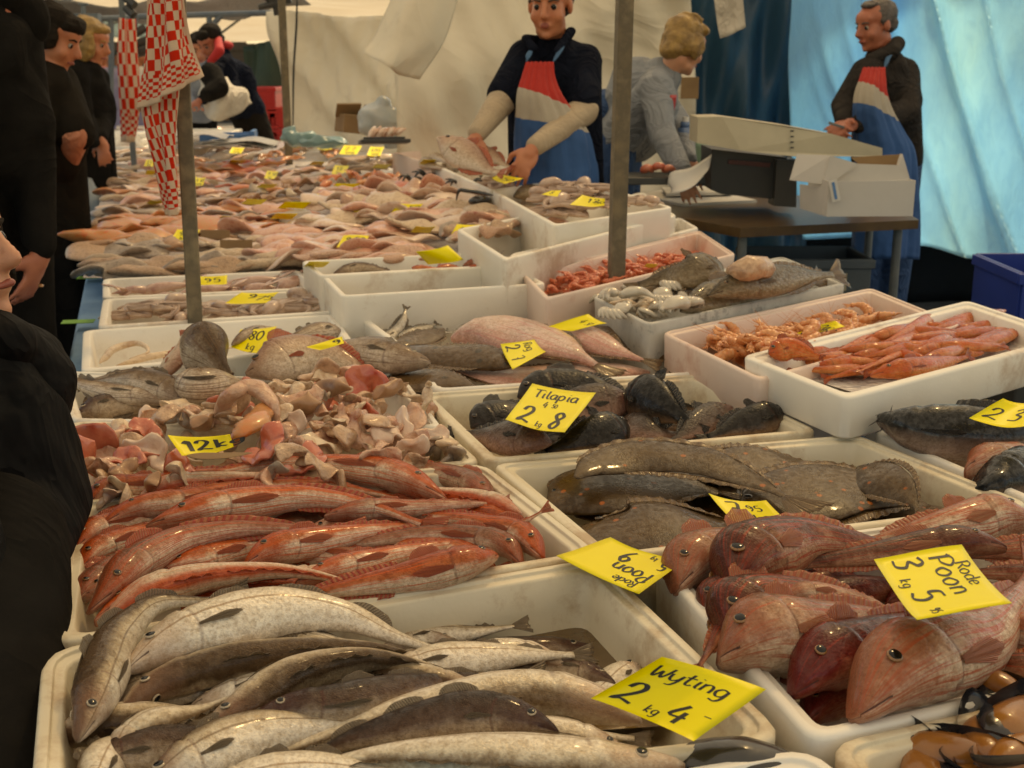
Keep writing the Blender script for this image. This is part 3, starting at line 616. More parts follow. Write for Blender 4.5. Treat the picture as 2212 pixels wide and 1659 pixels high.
def tray(name, label, corners, z, mat='eps', wall=.024, depth=.13, rad=.03, step=True, group=None, inner=None, cat='fish box', cut=0, seg=1, ice=False, floor=.025):
    """corners FL, FR, BR, BL as pixels of the rim plane z, or world vectors"""
    q = [(c.xy.copy() if isinstance(c, Vector) else P(c[0], c[1], z).xy) for c in corners]
    cen = sum(q, Vector((0, 0))) / 4
    loops = []
    def ring(ins, zz, r):
        pl = round_poly(inset_poly(q, ins), max(r, .004)); loops.append([(p.x, p.y, zz) for p in pl])
    ring(.006, z - depth, rad); ring(.003, z - depth + .004, rad); ring(.001, z - .03, rad); ring(.000, z - .006, rad); ring(.0015, z - .002, rad); ring(.005, z, rad)
    if step: ring(wall * .5, z, rad * .8); ring(wall * .54, z - .005, rad * .8); ring(wall * .9, z - .0055, rad * .6); ring(wall, z - .009, rad * .6)
    else: ring(wall - .004, z, rad * .7); ring(wall, z - .004, rad * .6)
    ring(wall + .006, z - .05, rad * .5); ring(wall + .012, z - depth + floor + .01, rad * .5); ring(wall + .02, z - depth + floor, rad * .5)
    m = len(loops[0]); V = [p for l in loops for p in l]
    rnd = random.Random(hash(label) % 999 if False else sum(map(ord, label)))
    V = [Vector(v) + Vector(mnoise.noise_vector(Vector(v) * 9)) * .0018 for v in V]
    F = []
    for i in range(len(loops) - 1):
        for j in range(m):
            k = (j + 1) % m; F.append((i * m + j, i * m + k, (i + 1) * m + k, (i + 1) * m + j))
    F.append(tuple(range(m - 1, -1, -1))); F.append(tuple((len(loops) - 1) * m + j for j in range(m)))
    o = obj(name, [v - Vector((cen.x, cen.y, z - depth)) for v in V], F, M[mat]); o.location = (cen.x, cen.y, z - depth)
    md = o.modifiers.new('edge', 'BEVEL'); md.width = .0015; md.segments = 2; md.limit_method = 'ANGLE'; md.angle_limit = R(40)
    return tag(o, label, cat, group)
# ---------------------------------------------------------------- cards and hand lettering
G = {
 'W': [[(0, 1), (.1, .3), (.25, 0), (.42, .35), (.5, .6), (.58, .3), (.75, 0), (.92, .4), (1, .95)]],
 'w': [[(0, .6), (.08, .2), (.22, 0), (.4, .2), (.48, .5), (.54, .2), (.7, 0), (.9, .25), (1, .62)]],
 'y': [[(0, .6), (.08, .2), (.3, .02), (.6, .2), (.7, .6)], [(.7, .6), (.66, 0), (.5, -.35), (.2, -.38)]],
 't': [[(.25, .95), (.25, .2), (.4, 0), (.65, .1)], [(0, .62), (.6, .66)]],
 'i': [[(.25, .6), (.25, .1), (.4, 0)], [(.25, .82), (.27, .86)]],
 'n': [[(.1, .6), (.1, 0)], [(.1, .4), (.3, .6), (.55, .55), (.65, .3), (.65, 0)]],
 'g': [[(.65, .55), (.3, .62), (.05, .35), (.25, .02), (.6, .12), (.66, .58)], [(.66, .58), (.66, -.1), (.45, -.38), (.1, -.32)]],
 'T': [[(0, .95), (1, 1)], [(.5, .98), (.45, .4), (.5, 0)]], 'l': [[(.2, 1), (.18, .3), (.3, 0), (.45, .05)]],
 'a': [[(.65, .55), (.3, .62), (.05, .35), (.2, .02), (.5, .08), (.66, .55)], [(.66, .58), (.66, .1), (.8, 0)]],
 'p': [[(.1, .6), (.1, -.4)], [(.1, .45), (.4, .62), (.68, .35), (.45, .0), (.12, .1)]],
 'R': [[(.1, 1), (.1, 0)], [(.0, .9), (.4, 1.02), (.7, .8), (.5, .52), (.12, .5)], [(.35, .5), (.75, 0)]],
 'o': [[(.35, .6), (.05, .35), (.2, .02), (.5, .02), (.66, .32), (.5, .58), (.33, .6)]],
 'd': [[(.62, .5), (.3, .6), (.05, .32), (.25, .0), (.6, .12)], [(.65, 1), (.65, .1), (.78, 0)]],
 'e': [[(.08, .3), (.6, .36), (.5, .58), (.25, .6), (.05, .3), (.25, .0), (.62, .1)]],
 'P': [[(.15, 1), (.12, 0)], [(.0, .85), (.4, 1.05), (.8, .8), (.5, .45), (.15, .45)]],
 'k': [[(.1, 1), (.1, 0)], [(.55, .6), (.15, .28), (.6, 0)]], 's': [[(.55, .55), (.2, .6), (.15, .4), (.5, .25), (.45, .02), (.05, .05)]],
 '0': [[(.4, 1), (.08, .75), (.05, .3), (.35, 0), (.65, .25), (.7, .7), (.42, 1)]], '1': [[(.15, .75), (.4, 1), (.38, 0)]],
 '2': [[(.08, .72), (.2, .97), (.5, 1), (.68, .78), (.5, .45), (.05, .02), (.35, .1), (.85, 0)]],
 '3': [[(.1, .9), (.45, 1), (.62, .78), (.3, .55), (.65, .35), (.5, .05), (.05, .05)]],
 '4': [[(.45, 1), (.05, .35), (.8, .38)], [(.6, .65), (.55, -.02)]],
 '5': [[(.65, 1), (.2, .95), (.15, .58), (.5, .6), (.68, .3), (.45, 0), (.05, .08)]],
 '6': [[(.6, .98), (.2, .7), (.05, .3), (.3, 0), (.6, .15), (.55, .45), (.15, .42)]],
 '7': [[(.05, .95), (.7, 1), (.3, 0)], [(.2, .5), (.6, .54)]],
 '8': [[(.6, .85), (.35, 1), (.12, .78), (.6, .3), (.4, 0), (.1, .2), (.6, .7), (.6, .85)]],
 '9': [[(.6, .75), (.3, 1), (.08, .7), (.4, .5), (.62, .75), (.55, .3), (.25, 0)]],
 '-': [[(.0, .35), (.8, .38)]], '=': [[(.1, .65), (.6, .68)], [(.1, .4), (.62, .42)]], '.': [[(.2, 0), (.24, .05)]], ' ': [], 'f': [[(.6, .95), (.35, .9), (.3, 0)], [(.1, .55), (.55, .57)]], 'r': [[(.12, .6), (.12, 0)], [(.12, .4), (.35, .6), (.5, .55)]], 'm': [[(.05, .6), (.05, 0)], [(.05, .4), (.22, .6), (.35, .4), (.35, 0)], [(.35, .4), (.55, .6), (.7, .4), (.7, 0)]], 'u': [[(.05, .6), (.1, .1), (.4, 0), (.6, .3), (.62, .6)], [(.62, .6), (.65, 0)]], 'v': [[(.05, .6), (.3, 0), (.6, .6)]], 'z': [[(.05, .58), (.6, .6), (.1, 0), (.65, 0)]],
}
GW = {'W': 1.15, 'w': 1.1, 'i': .5, 'l': .5, '.': .35, 't': .65, ' ': .5, 'm': .9}
def strokes(lines):
    out = []
    for txt, x, y, size, sx in lines:
        for ch in txt:
            for st in G.get(ch, []):
                out.append(([(x + a * size * sx * .8, y + b * size) for a, b in st], size))
            x += GW.get(ch, .85) * size * sx * .8
    return out
CARDN = [0]
def card(label, corners, lines, z=RZ, curl=.0, thick=.0006, weight=1, group='handwritten yellow price cards', bend='s', name='price_card'):
    """corners: text-wise top-left, top-right, bottom-right, bottom-left; (px,py,dz)"""
    CARDN[0] += 1; sd_ = CARDN[0]
    c = [P(p[0], p[1], z + (p[2] if len(p) > 2 else 0)) for p in corners]
    nrm = (c[1] - c[0]).cross(c[3] - c[0]).normalized()
    if nrm.z < 0: nrm = -nrm
    up = nrm.copy()
    asp = ((c[1] - c[0]).length + (c[2] - c[3]).length) / ((c[3] - c[0]).length + (c[2] - c[1]).length)
    def S(s, t, lift=0):   # s along the text, t downwards
        p = c[0] * (1 - s) * (1 - t) + c[1] * s * (1 - t) + c[2] * s * t + c[3] * (1 - s) * t
        q = s if bend == 's' else t
        k = curl * ((2 * q - 1) ** 2 - .4) + .0012 * math.sin(s * 7 + sd_) * math.sin(t * 5)
        return p + up * (k + lift)
    nn = 11; V = []; F = []
    for sgn in (1, -1):
        for i in range(nn):
            for j in range(nn): V.append(S(j / (nn - 1), i / (nn - 1), sgn * thick / 2))
    o2 = nn * nn
    for i in range(nn - 1):
        for j in range(nn - 1):
            a = i * nn + j; F.append((a, a + nn, a + nn + 1, a + 1)); F.append((o2 + a, o2 + a + 1, o2 + a + nn + 1, o2 + a + nn))
    for i in range(nn - 1):
        for a, b in ((i, i + 1), (i * nn, (i + 1) * nn), (i * nn + nn - 1, (i + 1) * nn + nn - 1), ((nn - 1) * nn + i, (nn - 1) * nn + i + 1)): F.append((a, b, o2 + b, o2 + a))
    loc = sum(c, Vector((0, 0, 0))) / 4
    t_ = thing(name, label, 'price card', loc, group)
    sh_ = obj('sheet', V, F, M['card'], t_)
    V, F = [], []
    for pts, size in strokes(lines):
        ts = np.linspace(0, 1, max(6, 5 * len(pts)))
        C, _ = spline([(a, b, 0) for a, b in pts], ts)
        Tn = np.gradient(C, axis=0); Tn[:, 1] *= 1; Tn /= np.maximum(np.linalg.norm(Tn, axis=1), 1e-9)[:, None]
        b0 = len(V)
        for k in range(len(C)):
            wd = size * .055 * weight * (.65 + .5 * abs(Tn[k][1])); nx, ny = -Tn[k][1], Tn[k][0]
            for s in (1, -1):
                x = C[k][0] + nx * wd * s; y = C[k][1] + ny * wd * s
                V.append(S(x, 1 - y * asp if False else 1 - y, thick / 2 + .0005))
        for k in range(len(C) - 1): F.append((b0 + 2 * k, b0 + 2 * k + 1, b0 + 2 * k + 3, b0 + 2 * k + 2))
    if V: obj('lettering', V, F, M['ink'], sh_, smooth=False)
    return t_
# ---------------------------------------------------------------- people
def basis(yaw, pitch, roll=0):
    f = Vector((math.sin(R(yaw)) * math.cos(R(pitch)), -math.cos(R(yaw)) * math.cos(R(pitch)), -math.sin(R(pitch))))
    r = f.cross(Vector((0, 0, 1))).normalized(); u = r.cross(f)
    m = Matrix((r, f, u)).transposed()
    return m @ Matrix.Rotation(R(roll), 3, 'Y')
def head_prims(c, B, k=1.0, neck=None):
    def p(x, y, z): return c + B @ (Vector((x, y, z)) * k)
    def e(x, y, z, a, b, d): return ('e', p(x, y, z), (a * k, b * k, d * k), B)
    def cp(a, b, ra, rb=None): return ('c', p(*a), p(*b), ra * k, (rb or ra) * k)
    L_ = [e(0, -.015, .045, .074, .094, .078), e(0, .028, -.02, .062, .064, .088), e(0, .035, -.078, .045, .048, .036), e(0, .070, -.094, .020, .018, .016),
          e(0, .060, .045, .055, .034, .04), cp((0, .088, .018), (0, .112, -.022), .009, .012), e(0, .104, -.028, .018, .014, .010),
          cp((-.036, .078, .030), (.036, .078, .030), .010), e(-.036, .058, -.028, .026, .026, .028), e(.036, .058, -.028, .026, .026, .028), e(0, .084, -.058, .024, .012, .014),
          e(-.075, -.008, 0, .010, .020, .031), e(.075, -.008, 0, .010, .020, .031), e(0, .02, -.085, .052, .05, .028)]
    nb = neck if neck is not None else p(0, -.04, -.19)
    L_.append(('c', p(0, -.015, -.06), nb, .054 * k, .050 * k))
    return L_
def face_parts(root, c, B, k, hairm, skin, mouth_open=False):
    def p(x, y, z): return c + B @ (Vector((x, y, z)) * k)
    for s in (-1, 1):
        v, f, I = sphere_faces(p(s * .031, .0785, .006), B @ Vector((s * .10, 1, -.10)), .0115 * k, .8, 16, 12)
        obj('eye', v, f, [M['eye_white'], M['pupil']], root, fm=[1 if i < 4 else 0 for i in I])
    for s in (-1, 1):
        blob('eyebrow', [('c', p(s * .017, .090, .027), p(s * .034, .087, .032), .0042 * k, .004 * k), ('c', p(s * .034, .087, .032), p(s * .050, .074, .026), .004 * k, .0025 * k)], .0022, hairm, root, 2)
    if mouth_open: blob('mouth', [('e', p(0, .094, -.058), (.017 * k, .007 * k, .012 * k), B)], .003, M['lips'], root, 2)
    else: blob('mouth', [('c', p(-.022, .088, -.058), p(0, .096, -.056), .0045 * k, .007 * k), ('c', p(0, .096, -.056), p(.022, .088, -.058), .007 * k, .0045 * k)], .003, M['lips'], root, 2)
def hair_parts(root, c, B, k, kind, mat):
    def p(x, y, z): return c + B @ (Vector((x, y, z)) * k)
    def e(x, y, z, a, b, d): return ('e', p(x, y, z), (a * k, b * k, d * k), B)
    pr = [e(0, -.026, .056, .081, .094, .078)]
    if kind == 'short': pr += [e(0, .050, .080, .066, .042, .034), e(0, -.05, .0, .074, .060, .055), e(-.070, -.02, .02, .012, .03, .03), e(.070, -.02, .02, .012, .03, .03), e(0, .040, .092, .06, .045, .028)]
    if kind == 'fringe': pr += [e(0, -.05, .0, .078, .062, .065), e(0, .055, .075, .068, .045, .038), e(-.072, .0, .01, .016, .045, .05), e(.072, .0, .01, .016, .045, .05)]
    if kind == 'bob': pr += [e(0, -.035, -.015, .092, .082, .085), e(-.078, .012, -.02, .024, .055, .08), e(.078, .012, -.02, .024, .055, .08), e(0, .045, .085, .07, .05, .03), e(0, -.05, -.07, .07, .055, .05)]
    if kind == 'crop': pr += [e(0, -.03, .01, .088, .088, .085), e(0, .035, .09, .074, .055, .036), e(-.076, .0, -.005, .022, .048, .055), e(.076, .0, -.005, .022, .048, .055), e(0, -.07, -.035, .066, .045, .055), e(.02, -.02, .125, .04, .05, .02)]
    if kind == 'receding': pr = [e(0, -.030, .050, .080, .084, .078), e(0, .02, .102, .055, .045, .02), e(0, -.055, .0, .074, .052, .05), e(-.068, -.01, .018, .013, .028, .034), e(.068, -.01, .018, .013, .028, .034)]
    blob('hair', pr, .005 * k, mat, root, 1, noise=.011, nscale=38)
def hand_prims(wr, d, palm_n, k=1.0, curl=.5, side=1):
    """palm, four fingers and a thumb; d = direction of the fingers, palm_n = palm side"""
    d = Vector(d).normalized(); n = Vector(palm_n); n = (n - d * n.dot(d)).normalized(); x = d.cross(n) * side
    B = Matrix((x, d, n)).transposed()
    def p(a, b, c_): return wr + B @ (Vector((a, b, c_)) * k)
    pr = [('e', p(0, .048, 0), (.040 * k, .052 * k, .016 * k), B), ('c', wr, p(0, .03, 0), .026 * k, .026 * k)]
    for i, (fx, ln) in enumerate(((-.030, .064), (-.010, .074), (.010, .070), (.029, .055))):
        a = p(fx, .088, 0); ang = 0; rr = .0092
        for sgm in range(3):
            ang += curl * (.55 + .12 * i) * (1.15 if sgm else .8); l = ln * (.45, .32, .25)[sgm]
            b = a + B @ Vector((fx * .12 * l / .02, l * math.cos(ang), l * math.sin(ang))) * k
            pr.append(('c', a, b, rr * k, (rr - .0010) * k)); a = b; rr -= .001
    a = p(-.034, .03, .006); b = p(-.058, .056, .018); c_ = p(-.058, .084, .030)
    pr += [('c', a, b, .0125 * k, .0105 * k), ('c', b, c_, .0105 * k, .0085 * k)]
    return pr
def limb(a, b, c, ra, rb, rc): return [('c', a, b, ra, rb), ('c', b, c, rb, rc)]
def person(label, head, yaw, pitch, hk, neck, sh, el, wr, hips, skin, hair, hairm, jacket, trousers, hands=None, face=True, fat=1.0, voxel=.008, sleeve=(0, 1), fore=None, foot_z=0, roll=0, group=None, armfat=1.0, mouth_open=False, shoes='black_cloth', name='person', legdir=None):
    """all joints world vectors; sh, el, wr, hips are (viewer-left, viewer-right)"""
    base = Vector(((hips[0].x + hips[1].x) / 2, (hips[0].y + hips[1].y) / 2, foot_z))
    t = thing(name, label, 'person', base, group)
    B = basis(yaw, pitch, roll); k = hk
    mid = (sh[0] + sh[1]) / 2; hm = (hips[0] + hips[1]) / 2
    axis = (sh[1] - sh[0]).normalized()
    pr = head_prims(head, B, k, neck)
    pr += [('c', sh[0], sh[1], .04, .04), ('c', mid, hm, .10, .10), ('c', neck, mid, .05, .04)]
    for i in (0, 1):
        pr += limb(sh[i], el[i], wr[i], .04, .036, .025)
        hd = hands[i] if hands else None
        if hd: pr += hand_prims(wr[i], hd[0], hd[1], hd[2] if len(hd) > 2 else 1.0, hd[3] if len(hd) > 3 else .5, 1 if i else -1)
        foot = Vector((hips[i].x, hips[i].y, foot_z + .08)) + (legdir or Vector((0, 0, 0))); knee = (hips[i] + foot) / 2 + Vector((0, -.03, 0))
        pr += limb(hips[i], knee, foot, .075, .052, .04)
    obj_b = blob('body', pr, voxel, M[skin], t, 3)
    # jacket
    jp = []
    q = .2
    for i in (0, 1): jp += [('c', sh[i] * .94 + mid * .06 + Vector((0, 0, -.02)), hips[i] * .9 + hm * .1,   .085 * fat, .112 * fat)]
    jp += [('c', sh[0] + Vector((0, 0, -.01)), sh[1] + Vector((0, 0, -.01)), .078 * fat, .078 * fat), ('e', (mid * .55 + hm * .45), (.17 * fat, .135 * fat, .24), Matrix.Identity(3)), ('c', neck + (mid - neck) * .3, mid, .088, .11), ('c', neck + (mid - neck) * .55, sh[0], .075, .075), ('c', neck + (mid - neck) * .55, sh[1], .075, .075)]
    jp += [('e', mid + Vector((0, 0, -.07)), (abs((sh[1] - sh[0]).length) * .5 - .005, .125 * fat, .13), Matrix.Rotation(math.atan2(axis.y, axis.x), 3, 'Z')), ('c', sh[0], sh[1], .072 * fat, .072 * fat)]
    if sleeve != (0, 0):
        for i in (0, 1):
            a, b, c = sh[i], el[i], wr[i]
            if sleeve == 'half': jp += [('c', a, a + (b - a) * .92, .078 * armfat, .072 * armfat)]
            elif sleeve == 'none': jp += [('c', a, a + (b - a) * .2, .07, .07)]
            else: jp += limb(a, b, b + (c - b) * .93, .072 * armfat, .060 * armfat, .044 * armfat)
    blob('jacket', jp, voxel * 1.2, M[jacket], t, 3, noise=.016, nscale=13)
    if fore:
        for i in (0, 1):
            if fore[i]:
                a, b, c = sh[i], el[i], wr[i]
                blob('sleeve', limb(a, b, b + (c - b) * .95, .062 * armfat, .056 * armfat, .036 * armfat), voxel, M[fore[i]], t, 3, noise=.007, nscale=14)
    tp = [('c', hips[0], hips[1], .10 * fat, .10 * fat)]
    for i in (0, 1):
        foot = Vector((hips[i].x, hips[i].y, foot_z + .10)) + (legdir or Vector((0, 0, 0))); knee = (hips[i] + foot) / 2 + Vector((0, -.03, 0))
        tp += limb(hips[i], knee, foot, .10 * fat, .08, .065)
    blob('trousers', tp, voxel * 1.4, M[trousers], t, 4, noise=.006, nscale=8)
    for i in (0, 1):
        foot = Vector((hips[i].x, hips[i].y, foot_z + .045)) + (legdir or Vector((0, 0, 0))); fd = B @ Vector((0, .11, 0)); fd.z = 0
        blob('shoe', [('c', foot - fd * .3, foot + fd, .044, .04)], .01, M[shoes], t, 2)
    if face: face_parts(t, head, B, k, M[hairm] if isinstance(hairm, str) else hairm, None, mouth_open)
    hair_parts(t, head, B, k, hair, M[hairm])
    return t
def sheet(name, rows, mat, parent=None, nu=40, nv=30, fold=None, th=.002, uv=True):
    """cloth through a grid of points: rows = list of lists of vectors (top to bottom)"""
    rows = [[np.array(p) for p in r] for r in rows]
    us = np.linspace(0, 1, nu); vsn = np.linspace(0, 1, nv)
    A = [spline(r, us)[0] if len(r) > 2 else np.array([r[0] * (1 - u) + r[1] * u for u in us]) for r in rows]
    A = np.array(A); V = np.empty((nv, nu, 3))
    for j in range(nu):
        col = A[:, j]
        V[:, j] = spline(col, vsn)[0] if len(col) > 2 else np.array([col[0] * (1 - v) + col[1] * v for v in vsn])
    du = np.gradient(V, axis=1); dv = np.gradient(V, axis=0); nn = np.cross(du, dv); nn /= np.maximum(np.linalg.norm(nn, axis=2), 1e-9)[..., None]
    if fold:
        for i in range(nv):
            for j in range(nu): V[i, j] += nn[i, j] * fold(us[j], vsn[i])
    F = [(i * nu + j, i * nu + j + 1, (i + 1) * nu + j + 1, (i + 1) * nu + j) for i in range(nv - 1) for j in range(nu - 1)]
    UV = [(us[j], 1 - vsn[i]) for i in range(nv) for j in range(nu)]
    o = obj(name, V.reshape(-1, 3), F, mat, parent, uv=UV)
    if th:
        m = o.modifiers.new('thickness', 'SOLIDIFY'); m.thickness = th; m.offset = 0
    return o
def apron(parent, rows, bulge, th=.004):
    """rows: (left px, right px, py, Y front) top to bottom"""
    R_ = []
    for (x0, x1, y, Y, b) in rows:
        R_.append([Q(x0 + (x1 - x0) * s, y, Y - b * (1 - (2 * s - 1) ** 2)) for s in (0, .15, .35, .5, .65, .85, 1)])
    return sheet('apron', R_, M['apron'], parent, 30, 50, lambda u, v: .008 * math.sin(u * 19 + v * 6) * min(1, v * 2) + .004 * math.sin(u * 45 + v * 11), th)
# ================================================================ the setting
def plane_obj(name, pts, mat, kind='structure', th=0):
    o = obj(name, pts, [tuple(range(len(pts)))], mat, smooth=False); o['kind'] = kind
    return o
plane_obj('ground', [(-60, -30, 0), (60, -30, 0), (60, 120, 0), (-60, 120, 0)], M['asphalt'])
def wave(A, f1, f2, ph=0, dia=0): return lambda u, v: A * (math.sin(u * f1 + v * dia + ph) + .5 * math.sin(u * f2 - v * dia * 1.6 + ph * 2) + .25 * math.sin(v * 9 + u * 5))
o = sheet('tarpaulin_wall', [[Q(x, -140, 7.4) for x in (845, 1060, 1280, 1480)], [Q(852, 120, 7.0), Q(1060, 120, 7.1), Q(1280, 120, 7.4), Q(1500, 120, 7.4)], [Q(858, 420, 6.9), Q(1060, 420, 7.0), Q(1280, 420, 7.3), Q(1500, 420, 7.3)], [Q(858, 640, 6.9), Q(1060, 640, 7.0), Q(1280, 640, 7.3), Q(1500, 640, 7.3)]], M['tarp'], nu=70, nv=40,
          fold=lambda u, v: .035 * math.sin(u * 13 + v * 9) * (.3 + v) + .018 * math.sin(u * 41 - v * 24) + .02 * math.sin(u * 9 + v * 22))
tag(o, 'cream tarpaulin sheet hanging behind the young fishmonger', 'tarpaulin')
o = sheet('tarpaulin_wall', [[Q(575, 25, 10.2), Q(640, 25, 10), Q(760, 35, 9.6), Q(880, 30, 9.2)], [Q(600, 140, 10.2), Q(680, 140, 10), Q(770, 140, 9.6), Q(880, 140, 9.2)], [Q(622, 300, 10), Q(690, 300, 9.8), Q(770, 310, 9.5), Q(880, 320, 9)], [Q(622, 460, 10), Q(690, 460, 9.8), Q(770, 470, 9.5), Q(880, 470, 9)]], M['tarp'], nu=60, nv=40,
          fold=lambda u, v: .035 * math.sin(u * 9 - v * 12) + .02 * math.sin(u * 21 - v * 19) + .01 * math.sin(u * 55 + v * 13))
tag(o, 'wrinkled cream tarpaulin between the far stall post and the cardboard box', 'tarpaulin')
o = sheet('tarpaulin_flap', [[Q(852, -20, 6.2), Q(900, -20, 6.1), Q(955, -15, 6.2), Q(992, -20, 6.3)], [Q(812, 70, 6.1), Q(860, 80, 6.0), Q(925, 90, 6.1), Q(962, 80, 6.2)], [Q(783, 114, 6.0), Q(838, 142, 5.9), Q(858, 160, 6), Q(905, 172, 6.1)]], M['tarp'], nu=30, nv=20, fold=wave(.006, 6, 17))
tag(o, 'creased cream flap hanging down left of the young fishmonger', 'tarpaulin')
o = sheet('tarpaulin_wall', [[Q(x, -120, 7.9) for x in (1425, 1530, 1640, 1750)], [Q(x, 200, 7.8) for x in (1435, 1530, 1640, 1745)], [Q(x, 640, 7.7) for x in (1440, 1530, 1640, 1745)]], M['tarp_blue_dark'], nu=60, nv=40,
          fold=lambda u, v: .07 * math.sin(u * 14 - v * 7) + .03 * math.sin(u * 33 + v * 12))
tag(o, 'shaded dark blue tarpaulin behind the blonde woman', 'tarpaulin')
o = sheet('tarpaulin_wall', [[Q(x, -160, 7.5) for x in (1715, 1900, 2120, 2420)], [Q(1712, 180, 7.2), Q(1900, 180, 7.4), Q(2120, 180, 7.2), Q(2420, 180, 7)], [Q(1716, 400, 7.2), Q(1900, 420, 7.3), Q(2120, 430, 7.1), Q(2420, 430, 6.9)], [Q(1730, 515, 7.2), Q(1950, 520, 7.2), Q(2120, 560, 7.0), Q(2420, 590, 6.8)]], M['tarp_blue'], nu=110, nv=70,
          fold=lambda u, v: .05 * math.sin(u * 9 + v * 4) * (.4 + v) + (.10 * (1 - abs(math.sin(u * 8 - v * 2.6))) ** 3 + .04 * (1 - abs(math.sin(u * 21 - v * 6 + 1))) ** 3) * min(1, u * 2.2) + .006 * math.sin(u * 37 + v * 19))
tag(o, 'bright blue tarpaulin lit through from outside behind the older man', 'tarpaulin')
o = sheet('hanging_cloth', [[Q(1540, -30, 6.0), Q(1575, -30, 6.0), Q(1603, -30, 6.0)], [Q(1548, 40, 6.0), Q(1580, 40, 6.02), Q(1608, 40, 6.0)], [Q(1556, 83, 6.0), Q(1582, 74, 6.0), Q(1612, 58, 6.0)]], M['white_cloth'], nu=14, nv=12, fold=wave(.008, 8, 15))
tag(o, 'short white cloth hanging before the dark blue tarpaulin', 'cloth')
o = sheet('shade_backing', [[Q(x, 480, 8.1) for x in (1300, 1800, 2120, 2500)], [Vector((Q(x, 480, 8.1).x, 8.1, 0)) for x in (1300, 1800, 2120, 2500)]], M['dark'], nu=40, nv=8, fold=wave(.03, 22, 51))  # added sheet: makes the gap dark and hides the sunlit ground behind
tag(o, 'added black sheet keeping the gap under the blue tarpaulin dark', 'fabric')
o = sheet('tarpaulin_wall', [[Q(525, 100, 12.5), Q(560, 92, 12.4), Q(600, 88, 12.3), Q(640, 85, 12.2)], [Q(525, 200, 12.5), Q(560, 200, 12.4), Q(600, 200, 12.3), Q(640, 200, 12.2)], [Q(525, 400, 12.5), Q(560, 400, 12.4), Q(600, 400, 12.3), Q(640, 400, 12.2)]], M['green_tarp'], nu=24, nv=20, fold=wave(.05, 9, 19, 0, 3))
tag(o, 'dark green tarpaulin behind the stacked red crates', 'tarpaulin')
# roof of the far stalls, seen from below
o = sheet('tent_roof', [[Vector((-9, 13.5, 2.75)), Vector((-4, 13.5, 2.45)), Vector((-1.2, 13.5, 2.25))], [Vector((-11, 20, 2.5)), Vector((-5, 20, 2.55)), Vector((-1, 20, 2.35))], [Vector((-16, 31, 2.1)), Vector((-8, 31, 2.05)), Vector((0, 31, 2.1))]], M['roof'], nu=40, nv=30, fold=wave(.05, 12, 31, 0, 5))
tag(o, 'cream tent roof over the far end of the market aisle', 'tent roof')
o = sheet('tent_roof', [[Vector((-5.8, 12.5, 2.22)), Vector((-3.6, 12.5, 2.10)), Vector((-2.2, 12.4, 2.35))], [Vector((-5.8, 13.2, 1.95)), Vector((-3.2, 13.2, 1.98)), Vector((-2.0, 12.8, 2.1))]], M['white_cloth'], nu=30, nv=8, fold=wave(.03, 22, 31))
tag(o, 'drooping pale awning edge above the man in the red hood', 'awning')
o = sheet('tarpaulin_wall', [[Q(-60, -60, 6.4), Q(30, -60, 6.4), Q(92, -60, 6.4)], [Q(-60, 60, 6.4), Q(30, 60, 6.4), Q(84, 60, 6.4)], [Q(-60, 200, 6.4), Q(30, 170, 6.4), Q(80, 128, 6.4)]], M['tarp'], nu=20, nv=12, fold=wave(.02, 9, 21))
tag(o, 'beige awning corner above the dark coated shopper', 'awning')
o = sheet('tent_roof', [[Vector((-2.6, -1.5, 2.3)), Vector((1, -1.5, 2.75)), Vector((4.5, -1.5, 2.5))], [Vector((-2.9, 5, 2.35)), Vector((.5, 5, 2.8)), Vector((4.5, 5, 2.6))], [Vector((-4.4, 12.4, 2.4)), Vector((-.6, 9.2, 2.7)), Vector((4.5, 7.4, 2.5))]], M['roof'], nu=30, nv=30, fold=wave(.03, 12, 31, 0, 5), th=0)
tag(o, 'cream tent roof spanning the stall overhead', 'tent roof')
# frames of the stalls
def bars(name, label, segs, mat, r=.022, cat='stall frame', sq=False):
    bm = bmesh.new()
    for a, b in segs:
        tube_bm(bm, a, b, r, 4 if sq else 12)
    o = from_bm(name, bm, M[mat], None, False); o.location = (0, 0, 0)
    return tag(o, label, cat)
bars('tent_scaffold', 'grey tube frame with braces under the far tent roof', [(Q(95, 44, 11.6), Q(300, 38, 11.6)), (Q(300, 36, 11.6), Q(590, 28, 11.6)), (Q(240, 36, 11.6), Q(240, 372, 11.6)), (Q(208, 40, 11.6), Q(240, 75, 11.6)), (Q(452, 30, 11.6), Q(452, 200, 11.6)), (Q(480, 30, 11.6), Q(453, 62, 11.6))], 'steel', .026)
bars('roof_rafters', 'thin grey rafters under the cream tent roof', [(Q(150, 66, 16), Q(300, 20, 16)), (Q(60, 20, 13), Q(190, -12, 13)), (Q(200, 62, 17), Q(300, 36, 18)), (Q(95, 8, 14), Q(160, 52, 20)), (Q(450, 92, 17), Q(520, 40, 17))], 'steel', .016)
bm = bmesh.new(); box_bm(bm, Q(140, 38, 11.4), (.62, .10, .07)); tube_bm(bm, Q(180, 32, 11.4), Q(180, 12, 11.4), .02); tube_bm(bm, Q(170, 9, 11.4), Q(190, 9, 11.4), .012)
tag(from_bm('beam_clamp', bm, M['steel']), 'thick clamped beam end above the dark haired shopper', 'clamp')
def post(label, px, py, Y, top, wdt, mat='post', bottom=0, lean=0):
    b = Q(px, py, Y); bm = bmesh.new()
    box_bm(bm, Vector((b.x, b.y, (top + bottom) / 2)), (wdt, wdt, top - bottom), rz=R(12), bev=.004)
    o = from_bm('tent_post', bm, M[mat]); me = o.data; c = Vector((b.x, b.y, bottom)); me.transform(Matrix.Translation(-c)); o.location = c
    o.rotation_euler.y = R(lean)
    return tag(o, label, 'post')
